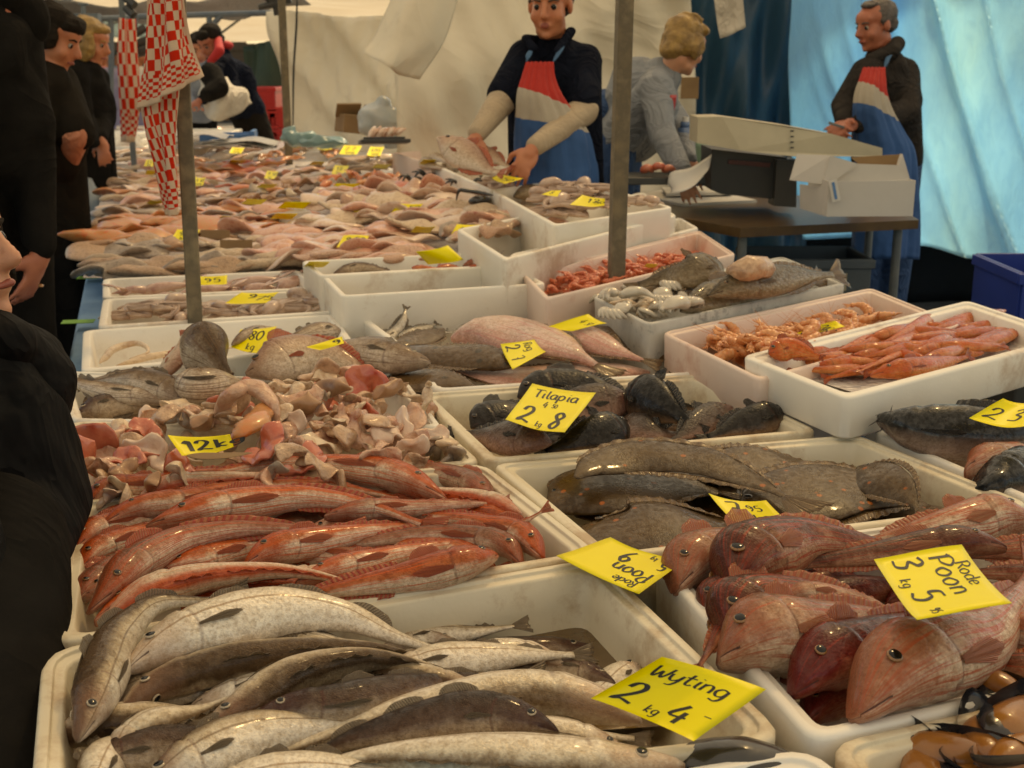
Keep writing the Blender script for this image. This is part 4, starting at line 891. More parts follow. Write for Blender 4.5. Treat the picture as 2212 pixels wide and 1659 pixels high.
post('weathered stall post with the checked tea towel draped over it', 412, 690, 3.20, 3.0, .038, lean=.75)
post('weathered stall post standing in front of the young fishmonger', 1324, 628, 3.42, 3.1, .042, lean=.5)
post('far grey post with a black cable beside it', 622, 300, 8.6, 3.0, .052, 'post')
post('thin far post carrying the second checked tea towel', 287, 320, 8.2, 3.0, .036, 'steel')
o = lump('cable', [Q(642, -20, 8.5), Q(640, 60, 8.5), Q(634, 160, 8.5), Q(633, 292, 8.5)], .008, .008, M['ink'], 'thin black cable hanging beside the far grey post', 'cable', amp=0, n=20, seg=8)
bm = bmesh.new()
for a, b in (((-.10, -.03), (.12, .02)), ((-.06, .05), (.05, -.05)), ((0, .08), (.02, -.08)), ((.06, .05), (.11, .09))):
    c = Q(590, 6, 8.7); tube_bm(bm, c + Vector((a[0], 0, a[1])), c + Vector((b[0], .02, b[1])), .022)
tag(from_bm('frame_joint', bm, M['scale_metal']), 'dark knot of fittings where the frame meets the far grey post', 'frame joint')
bm = bmesh.new(); c = Q(296, 30, 8.0)
for i in range(9):
    a = R(40 * i); tube_bm(bm, c + Vector((-.06 + .01 * i, 0, -.25 + .06 * i)), c + Vector((.10 * math.cos(a) + .02, .03, -.2 + .06 * i)), .026)
tag(from_bm('hanging_scale', bm, M['scale_metal']), 'black apparatus hanging above the second checked tea towel', 'weighing scale')
# tea towels
t = thing('tea_towel', 'red and white checked tea towel draped over the near post', 'tea towel', Q(380, 330, 3.2))
TW = 3.12
sheet('front_flap', [[Q(318, -40, TW + .03), Q(345, -40, TW - .02), Q(375, -40, TW - .03), Q(396, -40, TW)], [Q(313, 60, TW + .02), Q(345, 62, TW - .03), Q(378, 60, TW - .04), Q(407, 55, TW)], [Q(306, 150, TW + .02), Q(345, 150, TW - .04), Q(388, 140, TW - .05), Q(422, 118, TW)], [Q(298, 242, TW + .02), Q(345, 215, TW - .05), Q(395, 190, TW - .05), Q(437, 166, TW)]], M['towel'], t, 40, 50, lambda u, v: .010 * math.sin(u * 14 + v * 3) + .004 * math.sin(u * 31 - v * 5), .003)
sheet('back_flap', [[Q(302, 215, TW + .05), Q(335, 195, TW), Q(385, 185, TW + .03)], [Q(305, 270, TW + .05), Q(340, 260, TW), Q(379, 250, TW + .03)], [Q(335, 350, TW + .05), Q(358, 350, TW), Q(380, 345, TW + .03)], [Q(352, 410, TW + .05), Q(368, 410, TW), Q(383, 400, TW + .03)], [Q(368, 462, TW + .05), Q(374, 465, TW), Q(382, 455, TW + .03)]], M['towel'], t, 30, 50, lambda u, v: .012 * math.sin(u * 11 + v * 4), .003)
o = sheet('tea_towel', [[Q(264, 40, 7.9), Q(272, 40, 7.8), Q(287, 42, 7.9)], [Q(258, 120, 7.9), Q(272, 120, 7.75), Q(294, 120, 7.9)], [Q(262, 200, 7.9), Q(275, 200, 7.75), Q(302, 200, 7.9)], [Q(264, 260, 7.9), Q(278, 260, 7.8), Q(297, 250, 7.9)], [Q(268, 305, 7.9), Q(276, 308, 7.8), Q(283, 300, 7.9)]], M['towel'], None, 24, 40, lambda u, v: .03 * math.sin(u * 13 + v), .003)
tag(o, 'second checked tea towel hanging in folds on the thin far post', 'tea towel')
# ---------------------------------------------------------------- the long sales table
TL0, TL1 = P(128, 830, .79), P(238, 335, .86)
dirv = (TL1 - TL0); dirv.z = 0; dirv.normalize()
A0 = TL0 + dirv * -2.6; A1 = TL1 + dirv * 5
nrm_ = Vector((dirv.y, -dirv.x, 0))
t = thing('market_table', 'long trestle table covered in blue cloth under all the fish', 'table', (A0.x, A0.y, 0))
w1 = 1.72
V = []; nn = 24
for i in range(nn):
    f = i / (nn - 1); c = A0 * (1 - f) + A1 * f; zz = .768 + (.05 * max(0, min(1, (c.y - 3) / 4)))
    wid = w1 if c.y < 5.0 else w1 * (1 - .10 * min(1, (c.y - 5.0)))
    V += [(c.x, c.y, zz - .45), (c.x, c.y, zz - .02), (c.x + .015 * nrm_.x, c.y, zz), (c.x + nrm_.x * wid, c.y + nrm_.y * wid, zz), (c.x + nrm_.x * wid, c.y + nrm_.y * wid, zz - .4)]
F = [(i * 5 + j, i * 5 + j + 1, (i + 1) * 5 + j + 1, (i + 1) * 5 + j) for i in range(nn - 1) for j in range(4)]
obj('table_cover', V, F, M['blue_cloth'], t)
bm = bmesh.new()
for i in range(8):
    c = A0 + dirv * (.5 + i * 1.5)
    for s in (.1, w1 - .25): tube_bm(bm, c + nrm_ * s, Vector((c.x + nrm_.x * s, c.y + nrm_.y * s, .74)), .02)
from_bm('legs', bm, M['steel'], t)
for i, (px, py, ss) in enumerate(((170, 705, 1), (192, 608, .8), (204, 487, .8), (209, 435, .7), (222, 380, .7))):
    c = P(px, py, .785); bm = bmesh.new(); box_bm(bm, Vector((c.x, c.y, .80)), (.075 * ss + .02, .055, .0015), rz=.2)
    tag(from_bm('tape_patch', bm, M['green_tape']), 'bright green tape patch on the blue cloth, %s along the table edge' % ['nearest', 'second', 'third', 'fourth', 'farthest'][i], 'tape', 'green tape patches on the cloth')
# ================================================================ fish boxes
BOX = 'white fish boxes on the table'
tray('fish_box', 'stained white box of whiting at the near left corner', [(58, 1790), (1712, 1598), (1292, 1203), (93, 1402)], .900, 'eps_old', wall=.028, depth=.14, rad=.05, group=BOX)
tray('fish_box', 'stained white box full of red gurnards', [(104, 1392), (1300, 1196), (1046, 998), (150, 1082)], .902, 'eps_old', wall=.028, depth=.13, rad=.04, group=BOX)
tray('fish_box', 'white box heaped with pale fish offcuts', [(150, 1080), (1042, 996), (958, 925), (150, 908)], .899, 'eps_old', wall=.026, depth=.13, group=BOX)
tray('fish_box', 'white box of mixed cod and silver fish behind the offcuts', [(152, 906), (956, 922), (880, 822), (122, 800)], .901, 'eps', wall=.024, depth=.13, group=BOX)
tray('fish_box', 'white box with pale eels and the angled yellow card', [(176, 800), (772, 748), (722, 678), (178, 714)], .900, 'eps', wall=.022, depth=.12, step=False, group=BOX)
tray('fish_box', 'white box of curled octopuses beside the near post', [(211, 706), (742, 672), (700, 626), (221, 645)], .902, 'eps', wall=.022, depth=.12, step=False, group=BOX)
tray('fish_box', 'white box of purple squids behind the octopuses', [(221, 643), (700, 622), (648, 583), (222, 602)], .900, 'eps', wall=.022, depth=.11, step=False, group=BOX)
tray('fish_box', 'stained white box of dark tilapia', [(1052, 994), (1772, 930), (1512, 808), (900, 848)], .901, 'eps_old', wall=.028, depth=.14, group=BOX)
tray('fish_box', 'stained white box of brown spotted plaice', [(1302, 1205), (2235, 1090), (1852, 938), (1062, 1000)], .900, 'eps_old', wall=.028, depth=.14, group=BOX)
tray('fish_box', 'white box heaped with large tub gurnards', [(1752, 1600), (2570, 1420), (2235, 1092), (1405, 1202)], .902, 'eps', wall=.026, depth=.14, group=BOX)
tray('fish_box', 'white box with orange mussels in the near right corner', [(2010, 1830), (2800, 1640), (2570, 1426), (1775, 1606)], .900, 'eps_old', wall=.028, depth=.12, rad=.04, group=BOX)
tray('fish_box', 'near box whose dark fish only just shows at the bottom edge', [(1250, 2050), (1990, 1830), (1752, 1606), (1120, 1720)], .899, 'eps', wall=.028, depth=.12, rad=.04, group=BOX)
tray('fish_box', 'white box of black catfish on the right', [(2240, 1086), (2900, 1000), (2500, 850), (1880, 930)], .901, 'eps', wall=.026, depth=.13, group=BOX)
tray('fish_box', 'white box of brown soles and a pale skate', [(938, 842), (1512, 806), (1440, 715), (880, 752)], .903, 'eps', wall=.024, depth=.12, group=BOX)
tray('fish_box', 'clean white box of small silver fish', [(872, 758), (1352, 714), (1226, 646), (768, 680)], .915, 'eps', wall=.02, depth=.13, step=False, group=BOX)
tray('fish_box', 'empty white box in front of the small red fish', [(738, 640), (1182, 612), (1102, 570), (690, 592)], .985, 'eps', wall=.018, depth=.20, step=False, group=BOX)
tray('fish_box', 'white box holding a few small red fish under a big card', [(690, 596), (1102, 574), (1046, 544), (650, 563)], .992, 'eps', wall=.018, depth=.20, step=False, group=BOX)
tray('fish_box', 'pink stained box of small red shrimps', [(1180, 645), (1590, 548), (1512, 497), (1125, 590)], 1.0, 'eps_pink', wall=.018, depth=.2, group=BOX)
tray('fish_box', 'scuffed grey edged crate of cuttlefish and carp', [(1400, 700), (1830, 610), (1690, 553), (1278, 640)], .985, 'grey_dirty', wall=.018, depth=.2, group=BOX)
tray('fish_box', 'pink stained box of orange prawns', [(1640, 820), (2080, 700), (1882, 620), (1428, 717)], .965, 'eps_pink', wall=.022, depth=.2, group=BOX)
tray('fish_box', 'raised white box of red mullet with a stepped rim', [(1828, 862), (2330, 728), (2090, 648), (1600, 768)], .985, 'eps', wall=.036, depth=.082, group=BOX)
tray('fish_box', 'empty long white box behind the red shrimps', [(1090, 560), (1462, 465), (1390, 415), (985, 495)], 1.06, 'eps', wall=.018, depth=.14, step=False, group=BOX)
tray('fish_box', 'low white box edge between the shrimps and the octopus box', [(1120, 588), (1510, 492), (1470, 468), (1100, 548)], 1.0, 'eps', wall=.018, depth=.2, step=False, group=BOX)
tray('fish_box', 'white box with octopus and one dark fish near the post', [(1195, 486), (1455, 447), (1250, 386), (1062, 412)], 1.10, 'eps', wall=.018, depth=.16, step=False, group=BOX)
tray('fish_box', 'white box with crabs in front of the young fishmonger', [(1060, 412), (1248, 384), (1080, 340), (930, 352)], 1.10, 'eps', wall=.018, depth=.16, step=False, group=BOX)
tray('fish_box', 'farthest white box left of the held pink fish', [(928, 352), (1078, 342), (990, 318), (845, 330)], 1.08, 'eps_pink', wall=.018, depth=.16, step=False, group=BOX)
# murky water in the whiting box
o = plane_obj('meltwater', [(*P(1080, 1360, .815).xy, .823), (*P(1420, 1520, .815).xy, .823), (*P(1262, 1318, .815).xy, .823), (*P(1050, 1310, .815).xy, .823)], M['water'], 'stuff')
o.data.clear_geometry(); q = [P(950, 1600, .82), P(1560, 1560, .82), P(1250, 1290, .82), P(880, 1330, .82)]
o.data.from_pydata([tuple(v) for v in q], [], [(0, 1, 2, 3)]); tag(o, 'brown meltwater in the corner of the whiting box', 'water')
# ================================================================ whiting box
WG = 'whitings in the near box'
def W(k, pts, label, **a):
    a.setdefault('group', WG)
    if a.get('h'): a['h'] *= .88
    return fish(k, pts, label, **a)
W('whiting', [(855, 1342, -.03), (760, 1335, -.03), (660, 1312, -.02), (560, 1300, -.01)], 'pinkish whiting head poking out below the red gurnard box rim', h=.05, flip=-1, roll=10)
W('whiting', [(990, 1392, -.06), (900, 1378, -.06), (800, 1368, -.06), (690, 1375, -.06)], 'thin whiting with its snout towards the meltwater', h=.042, roll=15)
W('whiting', [(820, 1400, -.06), (940, 1376, -.06), (1030, 1365, -.055), (1112, 1352, -.05)], 'whiting whose dark tail fin stands up by the back wall of the box', h=.045, roll=15)
W('whiting_pale', [(1380, 1438, -.055), (1340, 1470, -.06), (1290, 1500, -.06), (1230, 1520, -.06)], 'pink snouted whiting under the Wyting card beside the wall', h=.055, roll=20)
W('whiting_dark', [(1330, 1478, -.05), (1230, 1450, -.05), (1120, 1455, -.05), (1000, 1470, -.045)], 'dark slender whiting right of the meltwater', h=.045, roll=15)
W('whiting_pale', [(1225, 1440, -.04), (1130, 1412, -.035), (1035, 1418, -.03), (940, 1462, -.03), (860, 1500, -.03)], 'rosy whiting turned belly up with a curved tail', h=.05, flip=-1, roll=15)
W('whiting_pale', [(1290, 1626, -.02), (1180, 1618, -.02), (1050, 1606, -.015), (900, 1600, -.015)], 'pink snouted whiting next to the front rim', h=.05, roll=10)
W('whiting', [(1215, 1540, -.04), (1080, 1500, -.04), (900, 1500, -.04), (760, 1540, -.04), (620, 1590, -.04)], 'whiting lying beneath the pair with heads to the right', h=.06)
W('whiting_pale', [(1385, 1562, -.012), (1300, 1525, -.008), (1160, 1502, -.005), (980, 1520, -.005), (800, 1560, -.005), (640, 1620, -.01), (520, 1665, -.02)], 'long pale whiting with white belly and red vent pointing right', h=.082, flip=-1, roll=25, eye=False, pect=False)
W('whiting', [(255, 1542, -.005), (330, 1486, .0), (440, 1448, .003), (590, 1420, .003), (760, 1405, .0), (900, 1420, -.02), (990, 1452, -.03)], 'whiting with the head between two larger ones at the left wall', h=.066, roll=38, flip=-1)
W('whiting', [(430, 1592, .005), (530, 1528, .01), (640, 1460, .012), (790, 1425, .01), (910, 1440, -.005), (1010, 1480, -.02)], 'arched whiting with a big ringed eye in the middle of the box', h=.064, roll=38, wk=1.05, flip=-1)
W('whiting_pale', [(272, 1450, .01), (340, 1405, .016), (450, 1360, .022), (600, 1322, .022), (740, 1330, .01), (850, 1375, -.01), (930, 1402, -.03)], 'large pale whiting with a pink spotted belly below the gurnards', h=.086, roll=28, wk=1.1)
W('whiting_pale', [(240, 1650, -.02), (290, 1600, -.015), (360, 1562, -.01), (440, 1535, -.01), (505, 1505, .0)], 'short pale whiting with its tail tip up at the left', h=.062, roll=20, flip=-1)
W('whiting_dark', [(535, 1562, .008), (620, 1533, .012), (730, 1525, .01), (850, 1500, .0), (1000, 1470, -.02), (1120, 1470, -.03)], 'dark headed whiting with a bright ringed eye facing left', h=.056, roll=45, wk=1.1)
W('whiting_dark', [(1205, 1585, .012), (1115, 1553, .018), (1020, 1545, .015), (900, 1565, .01), (760, 1600, .0), (640, 1650, -.01)], 'dark whiting with shiny forehead facing right near the card', h=.060, roll=45, flip=1, wk=1.1)
W('whiting', [(168, 1602, .0), (196, 1530, .012), (222, 1450, .018), (262, 1370, .024), (340, 1306, .03), (470, 1298, .02)], 'brown whiting bent round the back left corner of the box', h=.066, roll=55, flip=1, wk=1.1)
W('whiting_pale', [(190, 1740, -.03), (215, 1670, -.02), (245, 1620, -.02), (300, 1580, -.03)], 'pink stained whiting deep in the front left corner', h=.055, roll=30)
W('whiting_pale', [(1480, 1655, -.005), (1260, 1655, .0), (1020, 1640, .006), (800, 1640, .006), (560, 1690, -.005)], 'large yellowish whiting along the front rim', h=.082, roll=25, flip=-1)
W('whiting', [(300, 1720, -.01), (420, 1650, .0), (560, 1590, .002), (700, 1570, .0), (820, 1580, -.01)], 'silver whiting under the long pale one at the bottom edge', h=.075, roll=25)
W('whiting_pale', [(420, 1745, -.0), (560, 1700, .0), (720, 1672, .004), (900, 1680, .0)], 'whiting only half seen at the bottom edge of the picture', h=.07, roll=25)
rf = random.Random(4)
for i, (x0, y0, s_, k) in enumerate(((420, 1480, 1, 'whiting'), (620, 1490, 1, 'whiting_pale'), (850, 1470, -1, 'whiting'), (1010, 1430, 1, 'whiting_pale'), (1080, 1520, -1, 'whiting'), (380, 1620, 1, 'whiting_dark'), (560, 1600, -1, 'whiting_pale'), (760, 1590, 1, 'whiting'), (1150, 1590, -1, 'whiting_pale'), (300, 1560, 1, 'whiting'), (620, 1400, -1, 'whiting'), (980, 1600, 1, 'whiting_dark'))):
    W(k, [(x0 - s_ * 210, y0 + 42, -.03), (x0 - s_ * 70, y0 + 4, -.018), (x0 + s_ * 80, y0 - 12, -.018), (x0 + s_ * 230, y0 - rf.uniform(-20, 25), -.03)], 'whiting glimpsed in the gaps of the second layer, near box', h=.058, flip=rf.choice((1, -1)), roll=rf.uniform(10, 40), group='second layer whitings')
for i in range(16):
    x0 = rf.uniform(260, 1150); y0 = rf.uniform(1400, 1640); s = rf.choice((-1, 1)); ln = rf.uniform(380, 520)
    fish(rf.choice(('whiting', 'whiting_dark', 'whiting_pale')), [(x0 - s * ln / 2, y0 + s * 30, -.085), (x0, y0 - 10, -.08), (x0 + s * ln / 2, y0 + rf.uniform(-30, 30), -.085)], 'whiting buried under the others in the near box', h=.055, detail=0, group='buried whitings', roll=rf.uniform(0, 40))
# ================================================================ gurnard box
GG = 'red gurnards in their box'
def Gn(k, pts, label, **a):
    a.setdefault('group', GG); a['h'] = a.get('h', .055) * .88
    return fish(k, pts, label, **a)
Gn('gurnard', [(176, 1100, -.01), (235, 1066, .0), (330, 1052, .005), (450, 1026, .005), (580, 1020, .0)], 'red gurnard with an orange head at the back left corner', h=.06, roll=35)
Gn('gurnard_white', [(300, 1085, .0), (360, 1052, .01), (470, 1040, .012), (600, 1030, .01), (720, 1010, .0)], 'white bellied gurnard across the back of the gurnard box', h=.05, flip=-1, roll=20, eye=False)
Gn('gurnard', [(965, 1082, .012), (900, 1052, .02), (800, 1018, .022), (650, 1004, .018), (500, 1018, .012), (360, 1050, .005)], 'biggest red gurnard at the back with its head to the right', h=.066, roll=30)
Gn('gurnard_grey', [(1062, 1090, -.01), (1000, 1040, -.01), (930, 1018, -.01), (840, 1000, -.015), (760, 1000, -.02)], 'gurnard with a dark eye against the back right wall', h=.06, roll=30)
Gn('gurnard_white', [(1125, 1115, .0), (1060, 1085, .0), (980, 1070, .0), (880, 1060, .0), (780, 1065, -.01)], 'white bellied gurnard pointing at the right wall', h=.045, flip=-1, roll=20, eye=False)
Gn('gurnard', [(213, 1142, .0), (280, 1110, .008), (400, 1088, .01), (540, 1060, .01), (700, 1050, .01), (860, 1075, .0)], 'orange headed gurnard second from the back on the left', h=.058, roll=35)
Gn('gurnard', [(318, 1142, .012), (400, 1122, .022), (520, 1092, .026), (660, 1075, .026), (790, 1092, .022), (910, 1132, .012)], 'long deep red gurnard lying on top with head to the left', h=.068, roll=42, wk=1.05)
Gn('gurnard', [(158, 1192, -.012), (205, 1152, -.008), (290, 1125, -.005), (400, 1105, -.005), (520, 1090, -.005)], 'gurnard snout pressed against the left wall, upper one', h=.055, roll=35)
Gn('gurnard', [(165, 1235, -.02), (222, 1192, -.015), (300, 1160, -.01), (400, 1140, -.01), (520, 1130, -.01)], 'gurnard snout pressed against the left wall, middle one', h=.055, roll=35)
Gn('gurnard_grey', [(165, 1300, -.02), (200, 1270, -.02), (260, 1220, -.015), (330, 1190, -.012), (450, 1160, -.01)], 'gurnard head deep at the left wall under the smooth grey one', h=.055, roll=35)
Gn('gurnard_grey', [(1130, 1222, -.008), (1085, 1182, .0), (990, 1160, .0), (900, 1156, .0), (790, 1172, .0), (680, 1180, -.01)], 'grey pink gurnard with a flat snout at the right wall', h=.05, roll=40)
Gn('gurnard', [(1172, 1205, -.006), (1118, 1158, .002), (1050, 1138, .004), (960, 1120, .002), (860, 1110, .0)], 'bright orange headed gurnard in the right corner', h=.055, roll=40)
Gn('gurnard_grey', [(700, 1118, .01), (800, 1104, .014), (900, 1098, .014), (1010, 1090, .01), (1080, 1088, .0)], 'grey gurnard tail section along the top of the pile', h=.045, roll=30, eye=False)
Gn('gurnard', [(525, 1225, .0), (580, 1198, .008), (680, 1172, .01), (800, 1150, .008), (920, 1130, .0)], 'gurnard with a gold ringed eye in the middle of the pile', h=.062, roll=40)
Gn('gurnard', [(330, 1245, -.01), (420, 1222, -.005), (520, 1190, -.005), (640, 1165, -.005), (760, 1150, -.01)], 'orange brown gurnard under the smooth grey one', h=.055, roll=35)
Gn('gurnard_grey', [(190, 1322, .0), (240, 1278, .012), (300, 1218, .02), (390, 1168, .025), (500, 1145, .025), (620, 1142, .02), (730, 1150, .01)], 'smooth grey pink gurnard arched over the left of the pile', h=.064, roll=50, pect=False, wk=1.05)
Gn('gurnard', [(640, 1262, -.005), (720, 1240, .0), (840, 1205, .002), (960, 1180, .0), (1050, 1175, -.01)], 'pink gurnard lying behind the front one', h=.052, roll=30)
Gn('gurnard_white', [(560, 1262, -.02), (680, 1250, -.02), (800, 1225, -.02), (930, 1215, -.02)], 'pale gurnard belly under the front gurnard', h=.05, flip=-1, roll=20, eye=False)
Gn('gurnard', [(1068, 1206, .012), (1012, 1222, .018), (920, 1240, .018), (800, 1262, .014), (690, 1282, .008), (600, 1300, .0)], 'front red gurnard with a square pink head facing right', h=.064, roll=48, wk=1.15)
Gn('gurnard', [(205, 1345, -.01), (290, 1300, .0), (400, 1262, .012), (520, 1240, .015), (640, 1238, .01), (745, 1255, .0)], 'orange gurnard under the white bellied one by the front rim', h=.055, roll=20)
Gn('gurnard_white', [(235, 1335, .002), (320, 1282, .014), (430, 1250, .022), (560, 1234, .022), (670, 1240, .012), (770, 1262, .0)], 'white bellied gurnard with orange fins by the front rim', h=.058, flip=-1, roll=30, eye=False)
Gn('gurnard', [(1000, 1120, .004), (1080, 1140, .008), (1130, 1128, .02), (1170, 1105, .035)], 'thin gurnard whose forked red tail sticks up at the right wall', h=.03, roll=30, eye=False, pect=False)
for i, (x0, y0, s_, k) in enumerate(((350, 1110, 1, 'gurnard'), (620, 1080, -1, 'gurnard_grey'), (820, 1130, 1, 'gurnard_white'), (480, 1170, 1, 'gurnard'), (700, 1210, -1, 'gurnard_grey'), (900, 1190, -1, 'gurnard'), (340, 1260, 1, 'gurnard_white'), (560, 1275, 1, 'gurnard'), (980, 1110, -1, 'gurnard'), (760, 1050, 1, 'gurnard_white'))):
    Gn(k, [(x0 - s_ * 170, y0 + 34, -.022), (x0 - s_ * 60, y0 + 4, -.014), (x0 + s_ * 70, y0 - 10, -.014), (x0 + s_ * 190, y0 - rf.uniform(-15, 20), -.022)], 'gurnard glimpsed in the gaps of the second layer', h=.052, flip=rf.choice((1, -1)), roll=rf.uniform(10, 45), group='second layer gurnards')
for i in range(14):
    x0 = rf.uniform(350, 950); y0 = rf.uniform(1070, 1270); s = rf.choice((-1, 1)); ln = rf.uniform(300, 420)
    fish(rf.choice(('gurnard', 'gurnard_grey')), [(x0 - s * ln / 2, y0 + s * 30, -.07), (x0, y0 - 10, -.06), (x0 + s * ln / 2, y0 + rf.uniform(-20, 20), -.07)], 'gurnard buried under the others in the red pile', h=.05, detail=0, group='buried gurnards', roll=rf.uniform(0, 40))
# ================================================================ tub gurnards, right
PG = 'tub gurnards in the right box'
def Pn(k, pts, label, **a): a.setdefault('group', PG); return fish(k, pts, label, **a)
Pn('poon_pale', [(2230, 1128, .02), (2140, 1128, .02), (2040, 1142, .02), (1940, 1160, .01), (1850, 1175, .0)], 'large pink gurnard cut off by the right edge at the back', h=.085, roll=30)
Pn('poon', [(2420, 1240, .0), (2300, 1200, .01), (2200, 1190, .01), (2060, 1200, .0)], 'gurnard under the card running off to the right', h=.07, roll=30)
Pn('poon_pale', [(1462, 1275, .0), (1500, 1225, .012), (1570, 1190, .016), (1680, 1180, .012), (1800, 1180, .0)], 'pale gurnard head at the back left of the tub gurnards', h=.09, roll=35)
Pn('poon', [(1575, 1278, .02), (1645, 1205, .035), (1730, 1170, .038), (1830, 1172, .03), (1930, 1182, .015)], 'large brown gurnard with wide eye on top of the right heap', h=.115, roll=32, wk=1.05)
Pn('poon', [(2172, 1188, .03), (2100, 1178, .034), (2000, 1184, .03), (1880, 1200, .026), (1760, 1215, .02), (1660, 1238, .012)], 'slender gurnard with its head to the right behind the Rode Poon card', h=.058, roll=35, flip=1)
Pn('poon', [(1520, 1330, -.01), (1560, 1300, .0), (1640, 1290, .0), (1760, 1290, -.01)], 'small round gurnard head beneath the large brown one', h=.07, roll=30)
Pn('poon', [(2460, 1330, -.0), (2330, 1280, .0), (2200, 1240, .0), (2080, 1240, -.01)], 'gurnard body leaving the picture below the card', h=.075, roll=25)
Pn('poon_bloody', [(1735, 1570, -.05), (1790, 1520, -.04), (1880, 1470, -.04), (1990, 1420, -.05)], 'pink gurnard low against the front wall', h=.06, roll=30)
Pn('poon', [(1568, 1385, .0), (1632, 1322, .014), (1720, 1300, .018), (1820, 1310, .012), (1930, 1330, .0)], 'grey brown gurnard with a dark round eye in the middle', h=.105, roll=35)
Pn('poon_pale', [(1553, 1432, .006), (1648, 1392, .02), (1740, 1372, .022), (1860, 1350, .016), (1990, 1340, .004)], 'tan gurnard head with gold ringed eye at the left rim', h=.11, roll=38, wk=1.1)
Pn('poon_pale', [(1690, 1300, .03), (1780, 1290, .034), (1870, 1300, .026), (1930, 1325, .015)], 'small pinkish gurnard across the middle of the heap', h=.045, roll=20, eye=False)
Pn('poon_bloody', [(1712, 1500, .0), (1770, 1450, .014), (1850, 1410, .016), (1960, 1362, .01), (2080, 1320, .0)], 'blood red gurnard head between the tan and the big pale one', h=.088, roll=50, wk=1.05)
Pn('poon_pale', [(2330, 1440, .0), (2260, 1390, .01), (2170, 1340, .01), (2100, 1300, .01)], 'gurnard on the far right with orange fin edge', h=.08, roll=30)
Pn('poon_pale', [(1846, 1545, .012), (1925, 1478, .026), (2030, 1420, .03), (2120, 1385, .024), (2190, 1310, .02), (2225, 1240, .02)], 'big pale gurnard head lying over the front rim', h=.112, roll=50, flip=1, wk=1.0)
Pn('poon', [(2370, 1530, -.01), (2270, 1480, .0), (2180, 1450, .0), (2080, 1450, -.01)], 'dark spotted gurnard at the right edge', h=.09, roll=25)
Pn('poon', [(1620, 1300, -.02), (1570, 1350, .0), (1535, 1400, .012), (1512, 1440, .016)], 'gurnard tail with grey fin hanging over the left rim', h=.035, roll=20, eye=False, pect=False)
for i in range(12):
    x0 = rf.uniform(1650, 2150); y0 = rf.uniform(1230, 1480); s = rf.choice((-1, 1)); ln = rf.uniform(250, 380)
    fish(rf.choice(('poon', 'poon_bloody')), [(x0 - s * ln / 2, y0 + s * 30, -.07), (x0, y0 - 10, -.06), (x0 + s * ln / 2, y0 + rf.uniform(-20, 20), -.07)], 'tub gurnard buried under the heap', h=.07, detail=0, group='buried tub gurnards', roll=rf.uniform(0, 40))
# ================================================================ tilapia
TG = 'tilapias in their box'
def Tn(k, pts, label, **a): a.setdefault('group', TG); return fish(k, pts, label, **a)
Tn('tilapia', [(1118, 858, .0), (1180, 838, .01), (1250, 838, .01), (1330, 862, .0), (1380, 885, -.01)], 'dark tilapia lying across the back of its box', h=.1, roll=30)
Tn('tilapia', [(1018, 925, -.03), (1060, 905, -.02), (1120, 900, -.02), (1200, 905, -.03)], 'dark tilapia against the left wall behind the card', h=.09, roll=30)
Tn('tilapia_brown', [(1370, 880, -.01), (1320, 872, .0), (1250, 878, .0), (1180, 890, -.01), (1130, 900, -.02)], 'brown tilapia with red gill behind the Tilapia card', h=.1, roll=40)
Tn('tilapia_brown', [(1350, 905, -.03), (1380, 925, -.02), (1420, 935, -.02), (1470, 940, -.03)], 'brown tilapia head in the middle of the box', h=.075, roll=30)
Tn('tilapia_brown', [(1582, 880, -.0), (1545, 900, -.005), (1500, 925, -.01), (1450, 955, -.02)], 'tilapia with pink torn gill on the right', h=.07, roll=35)
Tn('tilapia', [(1692, 890, .0), (1650, 903, .0), (1590, 922, -.01), (1530, 945, -.02)], 'tilapia with rounded dark head at the right wall', h=.07, roll=40, wk=1.3)
Tn('tilapia', [(1358, 848, .01), (1400, 865, .015), (1450, 892, .01), (1500, 925, -.01)], 'glossy black tilapia with open mouth slanting down', h=.1, roll=60, wk=1.5)
Tn('tilapia_brown', [(1192, 957, .0), (1150, 950, .005), (1090, 943, .0), (1040, 940, -.01), (990, 936, -.01)], 'tilapia with pale cheek at the front left rim', h=.085, roll=35, wk=1.2)
Tn('tilapia', [(1356, 922, -.005), (1310, 935, .0), (1250, 952, -.005), (1180, 975, -.02)], 'dark tilapia lying behind the front rim', h=.085, roll=45, wk=1.3)
for i, (x, y) in enumerate(((1120, 890), (1260, 900), (1420, 920), (1560, 930), (1440, 880), (1250, 945), (1600, 905))):
    fish('tilapia', [(x - 90, y + 20, -.065), (x, y, -.06), (x + 90, y, -.065)], 'tilapia buried under the others', h=.09, detail=0, group='buried tilapias', roll=rf.uniform(0, 30))
# ================================================================ plaice and soles
FG = 'plaice in their box'
def Fl(k, pts, label, **a): a.setdefault('group', FG); a.setdefault('pect', False); return fish(k, pts, label, **a)
Fl('plaice', [(1990, 1085, -.05), (1880, 1060, -.03), (1750, 1040, -.02), (1600, 1050, -.03)], 'plaice at the back right with a pale belly patch', h=.16, roll=5)
Fl('plaice', [(1185, 1100, -.05), (1290, 1060, -.03), (1430, 1045, -.025), (1560, 1060, -.03)], 'orange spotted plaice in the middle left of the box', h=.2, roll=8)
Fl('plaice', [(1600, 1110, -.03), (1700, 1080, -.02), (1820, 1060, -.012), (1940, 1075, -.02), (2010, 1100, -.03)], 'large shiny plaice at the right wall', h=.18, roll=10)
Fl('plaice', [(1240, 1140, -.045), (1350, 1140, -.03), (1470, 1125, -.025), (1600, 1130, -.04)], 'spotted plaice behind the front left rim', h=.17, roll=5)
